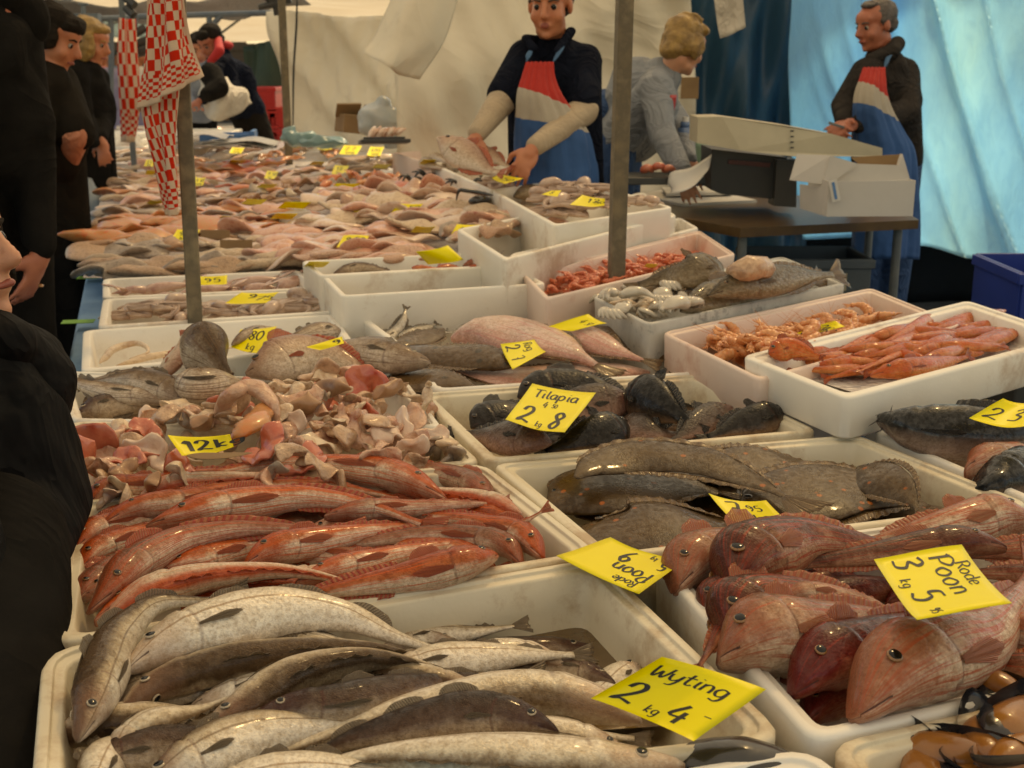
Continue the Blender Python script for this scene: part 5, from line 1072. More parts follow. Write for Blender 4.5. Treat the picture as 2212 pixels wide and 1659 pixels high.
Fl('plaice', [(1450, 1010, -.02), (1560, 1005, -.01), (1680, 1000, -.01), (1780, 1010, -.03)], 'plaice half hidden at the back wall', h=.13, roll=10)
Fl('plaice', [(1245, 1036, .005), (1300, 1003, .015), (1400, 985, .02), (1520, 1000, .018), (1640, 1045, .008), (1700, 1078, .0)], 'long arched plaice draped on top of the others', h=.10, roll=15, wk=1.2)
Fl('plaice', [(1850, 1010, .0), (1900, 1030, .01), (1950, 1062, .01), (1985, 1100, .0)], 'plaice tail flap curling at the right wall', h=.08, roll=30)
for i, (x, y) in enumerate(((1400, 1100), (1600, 1080), (1800, 1080), (1650, 1120), (1450, 1060), (1900, 1110))):
    fish('plaice', [(x - 160, y + 20, -.07), (x, y, -.065), (x + 160, y, -.07)], 'plaice buried under the others', h=.16, detail=0, group='buried plaice', roll=3)
SG = 'soles and skates'
Fl('sole', [(700 + 130, 842, -.01), (900, 822, .0), (970, 825, .0), (1030, 842, -.01)], 'brown sole against the front rim of its box', h=.11, roll=10, group=SG)
Fl('sole', [(1107, 792, .02), (1040, 775, .024), (950, 765, .022), (870, 752, .015)], 'brown speckled sole next to the small yellow card', h=.11, roll=15, wk=1.5, group=SG)
Fl('sole', [(960, 712, .0), (900, 735, .0), (840, 752, .0)], 'darker sole overlapping the box of silver fish', h=.08, roll=10, group=SG)
Fl('skate', [(1400, 800, -.02), (1290, 805, -.012), (1150, 815, -.01), (1020, 800, -.01), (950, 785, -.01)], 'white belly of a flatfish along the front of the box', h=.15, roll=5, group=SG, eye=False)
Fl('skate', [(975, 735, .01), (1060, 722, .03), (1150, 735, .035), (1230, 762, .03), (1290, 790, .01)], 'big pinkish white flatfish belly in the middle of the box', h=.16, roll=10, wk=2.2, group=SG, eye=False)
Fl('skate', [(1190, 722, .02), (1260, 735, .03), (1320, 755, .03), (1390, 778, .01)], 'pink flatfish belly folded over at the right', h=.10, roll=20, wk=2.6, group=SG, eye=False)
Fl('sole', [(1240, 712, .01), (1330, 728, .015), (1400, 745, .01), (1455, 790, -.01)], 'brown sole edge with orange fin at the right wall', h=.09, roll=15, group=SG)
# ================================================================ catfish
CG = 'catfish at the right edge'
def Cf(pts, label, **a): a.setdefault('group', CG); return fish('catfish', pts, label, **a)
c1 = Cf([(1915, 918, .02), (1990, 928, .035), (2080, 932, .035), (2200, 935, .03), (2330, 950, .0)], 'black catfish with whiskers hanging over the box corner', h=.10, roll=60, wk=1.0)
fish('poon_pale', [(2084, 1025, .0), (2130, 1008, .01), (2190, 985, .01), (2270, 960, .0)], 'white and pink catfish belly under the black one', h=.08, roll=10, group=CG, eye=False, name='catfish', pect=False)
Cf([(2110, 1075, -.02), (2180, 1040, -.01), (2260, 1020, -.01), (2400, 1000, -.02)], 'dark catfish with torn pale skin against the front wall', h=.11, roll=40)
Cf([(2010, 975, -.04), (2080, 970, -.03), (2180, 960, -.03), (2300, 960, -.04)], 'black catfish deep in the box', h=.1, roll=30)
for k_, (dx, dy, z2) in enumerate(((-30, -18, .03), (-45, 6, .0), (8, -40, .07), (-20, 20, -.02))):
    a = P(1920, 915, RZ + .025); b = P(1920 + dx, 915 + dy, RZ + .03 + z2 * .3)
    lump('whisker', [a, (a + b) / 2 + Vector((0, 0, .008)), b], .0011, .0011, FINM['dark'], None, None, parent=c1, amp=0, n=8, seg=6)
# ================================================================ mixed box behind the offcuts
MG = 'cod and bream behind the offcuts'
def Cx(k, pts, label, **a): a.setdefault('group', MG); return fish(k, pts, label, **a)
Cx('cod', [(370, 872, .0), (310, 858, .01), (240, 850, .01), (170, 828, .012), (118, 806, .02)], 'reddish fish whose tail reaches the left corner of the box', h=.05, roll=20)
Cx('cod', [(405, 868, .01), (350, 838, .025), (280, 822, .03), (200, 825, .01)], 'silvery cod with dark stripes bending right', h=.065, roll=40)
Cx('cod', [(390, 850, .02), (330, 822, .03), (260, 812, .02), (190, 822, .0)], 'second silvery cod behind the striped one', h=.05, roll=40)
Cx('whiting_dark', [(165, 900, -.02), (220, 880, -.01), (300, 875, -.01), (370, 885, -.02)], 'brown fish low at the left wall', h=.06, roll=30)
Cx('bream', [(352, 820, .01), (370, 790, .03), (385, 755, .05), (395, 722, .075)], 'upright fish with its yellowish tail standing above the box', h=.06, roll=20, flip=-1, eye=False)
Cx('cod', [(430, 735, .085), (450, 760, .08), (475, 790, .06), (500, 815, .04)], 'fat pale cod standing on its head beside the tail', h=.115, roll=75, wk=1.1, eye=False, tail=False, dors=False, pect=False)
Cx('cod', [(385, 822, .045), (430, 830, .05), (480, 826, .04), (540, 830, .01)], 'curved tan cod below the fat pale one', h=.075, roll=35)
Cx('bream', [(530, 808, .02), (590, 785, .04), (660, 768, .045), (740, 785, .03), (810, 822, .0)], 'large pinkish bream with purple gill in the middle', h=.12, roll=35, wk=1.1)
Cx('cod', [(930, 785, .03), (860, 775, .04), (780, 758, .04), (700, 752, .03), (640, 760, .02)], 'open mouthed cod with jaw pointing right', h=.085, roll=30)
Cx('cod', [(735, 715, .03), (670, 722, .04), (600, 745, .03)], 'pale fish with brown fins beside the angled card', h=.06, roll=30)
Cx('sole', [(620, 828, .0), (720, 826, .0), (800, 832, -.01), (880, 845, -.02)], 'dark flatfish edge under the bream', h=.07, roll=15)
Cx('cod', [(500, 745, .04), (540, 722, .05), (590, 712, .03), (640, 730, .01)], 'greyish fish arching in front of the angled card', h=.04, roll=20, eye=False)
for i, (x, y) in enumerate(((260, 860), (420, 860), (560, 860), (700, 850), (330, 880), (820, 860))):
    fish('whiting_dark', [(x - 80, y + 10, -.05), (x, y, -.045), (x + 80, y, -.05)], 'cod buried under the others in the mixed box', h=.07, detail=0, group='buried cod', roll=20)
# ================================================================ fish offcuts
ro = random.Random(11)
OFF = []
for v in range(12):
    m = FL[('cream', 'rose', 'tan', 'cream', 'pale', 'rose', 'tan', 'red', 'grey', 'rose', 'cream', 'brown')[v]]
    l = ro.uniform(.07, .12); b = ro.uniform(-.035, .035)
    o = lump('fish_offcut', [Vector((-l / 2, 0, 0)), Vector((0, b, ro.uniform(.0, .02))), Vector((l / 2, ro.uniform(-.015, .015), ro.uniform(-.012, .012)))], ro.uniform(.016, .034), ro.uniform(.006, .011), m, 'x', 'fish piece', z=0, amp=.015, freq=30, seed=v * 3 + 1, n=22, seg=16, edgecurl=45, profile=('fillet', 'slab')[v % 2])
    OFF.append([o, False])
def put(src, pos, rot, s, label, group, cat=None):
    o, used = src
    if used: c = o.copy(); COL.objects.link(c)
    else: c = o; src[1] = True
    c.location = pos; c.rotation_euler = rot; c.scale = (s, s, s); c['label'] = label; c['group'] = group
    if cat: c['category'] = cat
    return c
COLR = ('cream', 'rosy', 'tan', 'cream', 'pale pink', 'rosy', 'tan', 'red', 'grey skinned', 'rosy', 'cream', 'brown')
poly = [(150, 1085), (1020, 992), (965, 900), (900, 838), (700, 800), (560, 830), (400, 880), (160, 970)]
def inpoly(x, y, pl):
    c = False; j = len(pl) - 1
    for i in range(len(pl)):
        if (pl[i][1] > y) != (pl[j][1] > y) and x < (pl[j][0] - pl[i][0]) * (y - pl[i][1]) / (pl[j][1] - pl[i][1]) + pl[i][0]: c = not c
        j = i
    return c
for k in range(340):
    x = ro.uniform(150, 1020); y = ro.uniform(800, 1085)
    if not inpoly(x, y, poly): continue
    if k >= 60 and 335 < x < 530 and 925 < y < 1035: continue
    v = ro.randrange(12); mid = 1 - abs(x - 620) / 500
    hz = .0 + .05 * max(0, mid) * (1 if y < 980 else .6) + ro.uniform(-.02, .012)
    if k < 60: hz -= .035
    pos = P(x, y, RZ + hz); pos.y += .0
    side = 'left' if x < 450 else ('middle' if x < 750 else 'right'); dep = 'back' if y < 890 else ('front' if y > 990 else 'centre')
    put(OFF[v], pos, (ro.uniform(-.9, .9), ro.uniform(-.9, .9), ro.uniform(0, 6.28)), ro.uniform(.55, 1.05), '%s fish offcut in the %s %s of the offcuts heap' % (COLR[v], dep, side), '%s fish offcuts, %s %s of the heap' % (COLR[v], dep, side))
lump('cut_gill', [(470, 905, .03), (500, 850, .09), (545, 835, .10), (590, 870, .08), (600, 920, .04)], .022, .013, FL['rose'], 'curled pink gill collar arching up in the middle of the offcuts', 'fish piece', amp=.006, n=28, seed=3)
lump('cut_tail', [(505, 965, .03), (520, 935, .06), (560, 905, .07), (570, 870, .07)], .024, .012, FL['orange'], 'yellow and orange cut tail right of the offcuts card', 'fish piece', amp=.006, n=24, seed=4)
lump('cut_tail', [(905, 900, .0), (918, 870, .03), (925, 835, .06), (926, 822, .075)], .014, .006, FL['cream'], 'pale pointed fin standing up at the right of the offcuts', 'fish piece', amp=.003, n=20, seed=5)
# ================================================================ eels, octopus, squid
for i, (pts, lb) in enumerate((([(215, 785, -.03), (250, 752, -.02), (300, 742, -.015), (320, 760, -.02), (280, 775, -.03)], 'white looped eel at the left of its box'), ([(250, 790, -.04), (330, 770, -.03), (420, 755, -.03), (520, 750, -.03)], 'long pale eel lying across the box'), ([(600, 760, -.02), (650, 745, -.01), (700, 735, -.01), (740, 742, -.02)], 'pale eel end at the right of the box'))):
    lump('eel', pts, .010, .009, FL['cream'], lb, 'eel', amp=.0015, n=40, profile='slim', seed=i)
ELB = plane_obj('meltwater', [P(185, 792, .83), P(745, 745, .83), P(715, 690, .83), P(190, 722, .83)], M['eps'], 'stuff'); bpy.data.objects.remove(ELB)
def octopus(px, py, z, s, seed, label, group='octopuses in the white boxes'):
    r_ = random.Random(seed); c = P(px, py, z)
    t = thing('octopus', label, 'octopus', c, group)
    a0 = r_.uniform(0, 6.28)
    hd = c + Vector((math.cos(a0) * .03, math.sin(a0) * .03, .01)) * s
    lump('mantle', [hd + Vector((math.cos(a0), math.sin(a0), 0)) * .055 * s, hd + Vector((0, 0, .012 * s)), c], .021 * s, .017 * s, FL['octo'], None, None, parent=t, profile='slim', amp=.002, seed=seed)
    for k in range(7):
        a = a0 + 1.0 + k * .72; q = [c + Vector((0, 0, .005))]
        rr = .03 * s; an = a
        for j in range(6):
            an += r_.uniform(.25, .75) * (1 if k % 2 else -1); q.append(q[-1] + Vector((math.cos(an), math.sin(an), r_.uniform(-.15, .25) - .03 * j)) * rr); rr *= .86
        ts = np.linspace(0, 1, 30); C, Ln = spline(q, ts); T, D, Nn = frames(C, 0, 1); rad = (.0125 * (1 - ts) + .003) * s
        V, F, UV = loft(C, T, D, Nn, rad, rad, rad, 10, amp=.0006, freq=60, seed=seed + k)
        V = list(map(list, V)); F = list(F)
        for j in range(1, 26, 1):     # suckers in two rows
            for sg in (-1, 1):
                o_ = C[j] + D[j] * sg * rad[j] * .55 + Nn[j] * rad[j] * .86
                b0 = len(V); r2 = rad[j] * .34
                for m_, (rk, hk) in enumerate(((1, 0), (.9, .5), (.5, .55), (.3, .2))):
                    for q_ in range(6):
                        an2 = q_ * 1.047; V.append(list(o_ + D[j] * math.cos(an2) * r2 * rk + T[j] * math.sin(an2) * r2 * rk + Nn[j] * r2 * hk))
                for m_ in range(3):
                    for q_ in range(6):
                        k2 = (q_ + 1) % 6; F.append((b0 + m_ * 6 + q_, b0 + m_ * 6 + k2, b0 + (m_ + 1) * 6 + k2, b0 + (m_ + 1) * 6 + q_))
        obj('tentacle', V, F, FL['octo'], t)
    return t
OL = ['octopus at the left wall of the octopus box', 'octopus with a row of pale suckers left of the near post', 'octopus curled right behind the near post', 'octopus under the octopus price card', 'octopus bulging right of the price card', 'octopus in the right corner of the octopus box', 'octopus low at the front rim of the octopus box']
for i, (x, y, z, s) in enumerate(((290, 682, .868, .9), (352, 668, .885, 1.1), (450, 672, .88, .9), (525, 680, .872, 1.0), (605, 672, .885, 1.1), (668, 655, .892, 1.15), (400, 690, .862, .8))):
    octopus(x, y, z, s, 20 + i, OL[i])
OL2 = ['octopus at the back of the heap behind the centre post', 'octopus at the left edge of the heap by the dark fish', 'octopus under the large card left of the centre post', 'octopus at the front rim left of the centre post', 'octopus right next to the centre post', 'octopus on top of the heap by the fishmonger', 'octopus piece visible just right of the centre post']
for i, (x, y, z, s) in enumerate(((1225, 410, 1.13, 1.2), (1190, 430, 1.1, 1.2), (1235, 442, 1.1, 1.3), (1205, 462, 1.07, 1.2), (1290, 440, 1.10, 1.3), (1270, 412, 1.14, 1.2), (1385, 440, 1.10, .9))):
    octopus(x, y, z, s, 40 + i, OL2[i])
SQ = ['squid mantle in the left of the squid box', 'squid stretched behind the near post', 'reddish squid right of the squid card', 'squid with upturned pointed fins at the right corner', 'squid at the front rim of the squid box', 'small squid with tentacles curled in the middle']
for i, (a, b, s) in enumerate((((300, 632), (430, 615), 1), ((380, 640), (520, 622), 1), ((500, 618), (620, 605), 1.1), ((600, 625), (672, 600), 1.2), ((330, 628), (240, 634), .8), ((520, 630), (600, 622), .9))):
    A_, B_ = P(*a, .865), P(*b, .875); t = thing('squid', SQ[i], 'squid', (A_ + B_) / 2, 'squids in the squid box')
    lump('mantle', [A_, (A_ + B_) / 2 + Vector((0, 0, .008)), B_], .024 * s, .018 * s, FL['squid'], None, None, parent=t, profile='slim', amp=.0015, seed=i)
    d = (B_ - A_).normalized(); pn = Vector((-d.y, d.x, 0))
    for sg in (-1, 1): lump('fin', [B_ - d * .05, B_ - d * .02 + pn * sg * .03 + Vector((0, 0, .02)), B_ + d * .03 + Vector((0, 0, .03))], .012, .003, FL['squid'], None, None, parent=t, amp=.001, seed=i)
    for k in range(5): lump('tentacle', [A_, A_ - d * .03 + pn * (k - 2) * .012 + Vector((0, 0, .008)), A_ - d * .06 + pn * (k - 2) * .02], .006, .006, FL['squid'], None, None, parent=t, amp=.001, seed=k, n=12, seg=8)
# ================================================================ small silver fish
rs = random.Random(3)
def rel(quad, u, v):
    a, b, c, d = [Vector(q) for q in quad]; return a * (1 - u) * (1 - v) + b * u * (1 - v) + c * u * v + d * (1 - u) * v
qs = [(905, 740), (1320, 705), (1215, 665), (800, 695)]
for k in range(34):
    p = rel(qs, rs.uniform(.02, .93), rs.uniform(.15, 1)); a = rs.gauss(.1, .5); ln = rs.uniform(60, 90)
    h_ = -.03 + rs.uniform(-.015, .015)
    fish('sardine', [(p.x - ln * math.cos(a), p.y - ln * .35 * math.sin(a), h_), (p.x, p.y - 4, h_ + .008), (p.x + ln * math.cos(a), p.y + ln * .35 * math.sin(a), h_)][::rs.choice((1, -1))], 'small silver fish lying criss-cross in the clean white box', h=.03, detail=0, group='small silver fish in the clean box', roll=rs.uniform(0, 50))
fish('sardine', [(820, 738, -.01), (850, 720, .0), (870, 690, .03), (876, 668, .05)], 'silver fish whose forked tail stands up in the left corner', h=.04, roll=20)
fish('sardine', [(860, 725, .0), (895, 718, .0), (940, 700, .0)], 'dark backed silver fish below the upright tail', h=.04, roll=30)
# ================================================================ small red fish in the long box
for i, (pts, k, lb) in enumerate((([(720, 592, -.02), (780, 578, -.01), (860, 590, -.02)], 'whiting_dark', 'brown fish in the left of the small red fish box'), ([(890, 578, .0), (930, 588, -.01), (990, 588, -.02)], 'mullet', 'small orange fish with tail up below the big card'), ([(1080, 585, -.015), (1040, 578, 0), (990, 590, -.01)], 'mullet', 'bright red fish at the right under the card'), ([(1000, 575, -.0), (1060, 570, .0), (1090, 572, -.01)], 'gurnard_grey', 'pale pink fish by the right wall'), ([(940, 592, -.02), (970, 580, -.01), (1010, 585, -.02)], 'mullet', 'small red fish in the middle of the box'))):
    fish(k, pts, lb, h=.04, z=.98, detail=1, roll=30)
# ================================================================ shrimps and prawns
def shrimp_mesh(s, mat, seed, feel=True):
    ts = np.linspace(0, 1, 26); ang = ts * 2.6; C = np.stack([.5 * s * np.sin(ang) * .55, .5 * s * (1 - np.cos(ang)) * .5, 0 * ts], 1)
    C, Ln = spline([C[0], C[6], C[13], C[19], C[25]], ts); T, D, Nn = frames(C, 0, 1)
    rad = np.interp(ts, [0, .08, .3, .6, .85, 1], [.15, .7, 1, .8, .4, .5]) * s * .10 * (1 + .10 * np.sin(ts * 42))
    V, F, UV = loft(C, T, D, Nn, rad * 1.15, rad, rad, 10); V = list(map(list, V)); F = list(F)
    def stick(a, b, r):
        a = np.array(a); b = np.array(b); d = b - a; n = np.cross(d, [0, 0, 1.0]); n /= np.linalg.norm(n); m = np.cross(d, n); m /= np.linalg.norm(m); b0 = len(V)
        for p_, rr in ((a, r), (b, r * .3)):
            for q_ in range(4): V.append(list(p_ + rr * (n * math.cos(q_ * 1.57) + m * math.sin(q_ * 1.57))))
        for q_ in range(4): F.append((b0 + q_, b0 + (q_ + 1) % 4, b0 + 4 + (q_ + 1) % 4, b0 + 4 + q_))
    r_ = random.Random(seed)
    for k in range(6, 18, 2):
        c = C[k]; inn = (C[:, :].mean(0) - c); inn /= np.linalg.norm(inn); stick(c, c + inn * s * .16 + np.array([0, 0, r_.uniform(-.04, .04) * s]), s * .012)
    if feel:
        for k in range(3): stick(C[0], C[0] - T[0] * s * r_.uniform(.3, .8) + np.array([r_.uniform(-.2, .2), r_.uniform(-.2, .2), r_.uniform(0, .25)]) * s, s * .006)
    e = C[-1]; t_ = T[-1]
    for k in (-1, 0, 1): stick(e, e + t_ * s * .15 + np.array([t_[1], -t_[0], 0]) * k * s * .07, s * .03)
    v, f, I = sphere_faces(C[2] + np.array([0, 0, rad[2] * .9]), (0, 0, 1), s * .02, 1, 8, 6); b0 = len(V); nf0 = len(F); V += [list(q) for q in v]; F += [tuple(b0 + i for i in q) for q in f]
    fm = [0] * nf0 + [1] * len(f)
    o = obj('shrimp', V, F, [mat, M['pupil']], fm=fm); return o
def heap(quad, z, count, protos, label, group, hz, seed, sc=(.85, 1.2), tilt=.5, cat='shrimp'):
    r_ = random.Random(seed)
    for k in range(count):
        u, v = r_.random(), r_.random(); p = rel(quad, u, v); m = 4 * u * (1 - u) * (.4 + .6 * 4 * v * (1 - v))
        pos = P(p.x, p.y, z + hz * m + r_.uniform(-.01, .006))
        put(protos[r_.randrange(len(protos))], pos, (r_.uniform(-tilt, tilt), r_.uniform(-tilt, tilt), r_.uniform(0, 6.28)), r_.uniform(*sc), label, group, cat)
sp = [[shrimp_mesh(.115, FL['shrimp'], k), False] for k in range(4)]
heap([(1620, 785), (1800, 730), (1910, 678), (1540, 735)], .935, 125, sp, 'orange prawn lying in the pink stained box behind the raised one', 'orange prawns', .03, 5)
sp = [[shrimp_mesh(.075, FL['shrimp_red'], k + 9), False] for k in range(3)]
heap([(1200, 632), (1480, 570), (1440, 548), (1180, 608)], .955, 150, sp, 'small red shrimp in the long pink box left of the centre post', 'small red shrimps', .025, 6)
o = plane_obj('bed', [P(1165, 640, .94), P(1570, 552, .94), P(1505, 512, .94), P(1130, 598, .94)], FL['shrimp_red'], 'stuff'); tag(o, 'dense layer of small red shrimps below the top ones', 'shrimps')
o.name = 'shrimp_layer'
o = plane_obj('shrimp_layer', [P(1620, 800, .915), P(1800, 745, .915), P(1925, 680, .915), P(1525, 745, .915)], FL['shrimp'], 'stuff'); tag(o, 'dense layer of orange prawns below the top ones', 'prawns')
# red mullets in the raised box
rm = random.Random(8)
o = obj('ice_bed', [P(1640, 785, .935), P(1850, 850, .935), P(2260, 740, .935), P(2090, 672, .935)], [(0, 1, 2, 3)], M['ice'], smooth=False); tag(o, 'crushed ice under the red mullets', 'ice', kind='stuff')
qm = [(1700, 770), (1840, 822), (2200, 722), (2060, 682)]
for k in range(84):
    u, v = rm.uniform(.03, 1), rm.uniform(.0, 1); p = rel([qm[0], qm[3], qm[2], qm[1]], u, v) if False else rel(qm, v, u)
    a = rm.gauss(-.32, .22); ln = rm.uniform(65, 95); hh = -.03 + .03 * (4 * u * (1 - u)) + rm.uniform(-.012, .012)
    pts = [(p.x - ln * math.cos(a), p.y - ln * math.sin(a) * .6, hh - .004), (p.x, p.y, hh + .006), (p.x + ln * math.cos(a), p.y + ln * math.sin(a) * .6, hh - .004)]
    if rm.random() < .4: pts = pts[::-1]
    fish('mullet', pts, 'wet red mullet in the raised stepped box', z=.965, h=.030, detail=0, group='red mullets in the raised box', roll=rm.uniform(0, 60), wk=.9)
fish('mullet', [(1880, 812, .02), (1940, 798, .03), (2010, 790, .02), (2090, 770, .01)], 'brightest red mullet lying on top near the front rim', z=.955, h=.045, roll=50, wk=1.1)
fish('mullet', [(1660, 765, .02), (1710, 752, .03), (1770, 770, .02)], 'brown red mullet head at the left corner of the raised box', z=.965, h=.05, roll=50)
# cuttlefish and carp crate
rq = random.Random(77)
for k in range(46):
    u, v = rq.uniform(.03, .5), rq.uniform(.08, .95); p_ = rel([(1395, 690), (1560, 655), (1500, 590), (1300, 645)], u * 1.6, v); a = rq.uniform(0, 6.28); c = P(p_.x, p_.y, .955 + rq.uniform(0, .03)); d = Vector((math.cos(a), math.sin(a), 0)) * rq.uniform(.02, .045)
    lump('cuttlefish_piece', [c - d, c + Vector((rq.uniform(-.02, .02), rq.uniform(-.02, .02), .014)), c + d], rq.uniform(.008, .018), rq.uniform(.006, .012), FL[rq.choice(('cuttle', 'cuttle', 'cream', 'grey'))], 'slimy grey white cuttlefish piece at the left of the scuffed crate', 'fish piece', group='cuttlefish pieces in the crate', amp=.005, seed=k, n=14, seg=10)
for i, (x, y, s) in enumerate(((1330, 655, 1), (1350, 672, .9), (1375, 640, 1.1), (1400, 668, 1.2), (1430, 640, 1.1), (1455, 665, 1.2), (1480, 632, 1.2), (1410, 615, .9), (1450, 610, 1.0), (1500, 650, 1.0))):
    c = P(x, y, .965 + .02 * (i % 3)); t = thing('cuttlefish', 'pale grey cuttlefish %s in the scuffed crate' % ['at the left corner', 'low by the front rim', 'in the left middle', 'with a broad white mantle', 'with curled arms', 'next to the carp', 'on top of the heap', 'by the back rim', 'behind the top one', 'touching the carp scales'][i], 'cuttlefish', c, 'cuttlefish in the crate'); rr_ = random.Random(i); a = rr_.uniform(0, 6.28); d = Vector((math.cos(a), math.sin(a), 0)) * .042 * s
    lump('mantle', [c - d, c + Vector((0, 0, .012)), c + d], .024 * s, .013 * s, FL['cuttle'], None, None, parent=t, amp=.006, seed=i, profile='slim')
    for k in range(6): q = c - d; a2 = a + 3.14 + (k - 2.5) * .3; lump('arm', [q, q + Vector((math.cos(a2), math.sin(a2), .3)) * .03, q + Vector((math.cos(a2 + .5), math.sin(a2 + .5), -.1)) * .05], .011, .009, FL['cuttle'], None, None, parent=t, amp=.001, seed=k, n=12, seg=8)
fish('carp', [(1560, 575, .05), (1500, 588, .05), (1440, 600, .03), (1380, 618, .01)], 'scaly carp lying along the back rim of the crate', z=.99, h=.11, roll=40)
fish('carp', [(1470, 672, .0), (1560, 640, .01), (1660, 618, .01), (1760, 608, -.01)], 'dark scaly carp along the front rim of the crate', z=.99, h=.10, roll=45)
fish('carp', [(1530, 640, .03), (1610, 615, .045), (1700, 600, .04), (1800, 592, .02)], 'long dark carp on top of the other carp', z=.99, h=.09, roll=55)
lump('cuttlefish', [(1580, 590, .10), (1620, 578, .12), (1660, 582, .09)], .045, .03, FL['tan'], 'lumpy grey brown cuttlefish mantle on top of the carp', 'cuttlefish', z=.96, amp=.01, seed=6)
# ================================================================ mussels
def mussel(px, py, z, s, seed, label, flesh=True, mat=None):
    r_ = random.Random(seed); c = P(px, py, z); t = thing('mussel', label, 'mussel', c, 'orange mussels in the right corner box')
    a = r_.uniform(0, 6.28); B = Matrix.Rotation(a, 3, 'Z') @ Matrix.Rotation(r_.uniform(-.5, .5), 3, 'X')
    for sg in (-1, 1):
        V, F = [], []; nu, nv = 18, 9
        for j in range(nv):
            for i in range(nu):
                th = 2 * math.pi * i / nu; rr = 1 - (j / (nv - 1)) ** 2 * 1.0; f = math.cos(math.pi / 2 * (1 - rr)) if False else math.sqrt(max(0, 1 - (j / (nv - 1)) ** 2))
                x = math.cos(th) * f * .05 * s * (1.15 if math.cos(th) > 0 else .9); y = math.sin(th) * f * .026 * s * (1 - .35 * math.cos(th)); zz = (.004 + (j / (nv - 1)) * .018) * s * sg
                q = Vector((x, y, zz)); q = Matrix.Rotation(sg * (.28), 3, 'Y') @ (q + Vector((.05 * s, 0, 0))) - Vector((.05 * s, 0, 0)); V.append(c + B @ q)
        F = [(j * nu + i, j * nu + (i + 1) % nu, (j + 1) * nu + (i + 1) % nu, (j + 1) * nu + i) for j in range(nv - 1) for i in range(nu)]
        o = obj('shell', V, F, FL['mussel'] if mat is None else mat, t)
    lump('meat', [c + B @ Vector((-.04 * s, 0, 0)), c + B @ Vector((0, .004, .002)), c + B @ Vector((.045 * s, 0, 0))], .021 * s, .016 * s, FL['mussel_meat'], None, None, parent=t, amp=.003, seed=seed)
for i, (x, y, z, s) in enumerate(((2160, 1490, .90, .9), (2200, 1560, .90, 1.3), (2060, 1640, .88, 1.3), (2130, 1610, .885, 1.2), (2000, 1660, .875, 1.1), (2180, 1640, .89, 1.2), (2230, 1510, .89, 1.1), (2090, 1680, .87, 1.2), (2240, 1620, .88, 1.2), (2170, 1690, .87, 1.2))):
    mussel(x, y, z, s, i, ['open mussel with pale meat beside the big pale gurnard', 'large orange mussel half open at the right edge', 'orange mussel with black shell rim at the front', 'mussel wedged between two orange ones', 'mussel against the left wall of the mussel box', 'mussel below the large orange one', 'mussel at the extreme right edge', 'mussel cut by the bottom edge', 'dark mussel behind the large orange one', 'mussel in the bottom right corner'][i])
lump('black_fish', [(1440, 1672, -.03), (1520, 1652, -.02), (1620, 1645, -.015), (1720, 1662, -.02), (1800, 1700, -.03)], .034, .024, FL['black'], 'glossy black fish back just visible in the nearest box', 'fish', amp=.002, n=30, profile='slim')
# ================================================================ the far display
def zf(px): return .895 + .115 * max(0, min(1, (px - 520) / 560))
rb = random.Random(21)
rows = []
for y in (600, 560, 520, 480, 440, 400, 370, 345, 320, 300, 284, 272):
    xl = 238 - (y - 335) * .205 if False else 128 + (830 - y) * .222; xr = min(1190, 640 + (y - 270) * 3.4) if y < 430 else 1190 - (y - 430) * .9
    rows.append([P(xl + (xr - xl) * s, y, zf(xl + (xr - xl) * s) - .045) for s in np.linspace(0, 1, 9)])
o = sheet('ice_bed', rows, M['ice'], None, 60, 60, lambda u, v: 0, 0); tag(o, 'wet ice and white sheeting under the far fillets and fish', 'ice', kind='stuff')
PR = {}
for kx, mm in FL.items():
    if kx in ('octo', 'squid', 'cuttle', 'shrimp', 'shrimp_red', 'mussel', 'mussel_meat', 'black'): continue
    PR[kx] = []
    for v in range(6):
        b = rb.uniform(-.2, .2)
        o = lump('fillet', [Vector((-.5, 0, 0)), Vector((-.17, b, .035)), Vector((.17, b * .5 + rb.uniform(-.06, .06), .03)), Vector((.5, -b * rb.uniform(-.5, 1), -.01))], rb.choice((.13, .19, .25, .30)), rb.uniform(.04, .08), mm, 'x', 'fillet', z=0, amp=.04, freq=4.5, seed=v * 5 + len(kx), n=18, seg=14, edgecurl=rb.uniform(-35, 35), profile=('fillet', 'slab', 'slab')[v % 3])
        PR[kx].append([o, False])
def patch(quad, kinds, count, ln, ang, spread, label, group, name=None, hz=0, flat=1.0, cat=None, dz=0, wide=1.0):
    for k in range(count):
        u = (k + .5) / count; v = rb.random(); u = min(1, max(0, u + rb.uniform(-.5, .5) / count * 3))
        if rb.random() < .5: u = rb.random()
        p = rel(quad, u, v); m = 4 * u * (1 - u)
        kk = kinds[k % len(kinds)]; src = PR[kk][rb.randrange(6)]
        l = ln * rb.uniform(.75, 1.2)
        c = put(src, P(p.x, p.y, zf(p.x) + dz + hz * m + rb.uniform(-.012, .012)), (rb.uniform(-.3, .3), rb.uniform(-.15, .15), R(ang) + rb.gauss(0, spread)), 1, label.replace('KIND', {'pink': 'pink', 'pale': 'pale', 'orange': 'orange', 'salmon': 'salmon coloured', 'brown': 'brown', 'grey': 'grey skinned', 'red': 'red', 'cream': 'cream', 'tan': 'tan', 'rose': 'rosy'}[kk]), group, cat)
        c.scale = (l, l * wide * rb.uniform(.8, 1.25), l * flat)
        if name: c.name = name
patch([(235, 592), (660, 575), (640, 545), (232, 552)], ['cream', 'grey', 'tan', 'cream', 'grey'], 34, .26, 5, .25, 'KIND whole fish laid side by side behind the squid box', 'long pale fish behind the squid box', 'whole_fish', wide=.5)
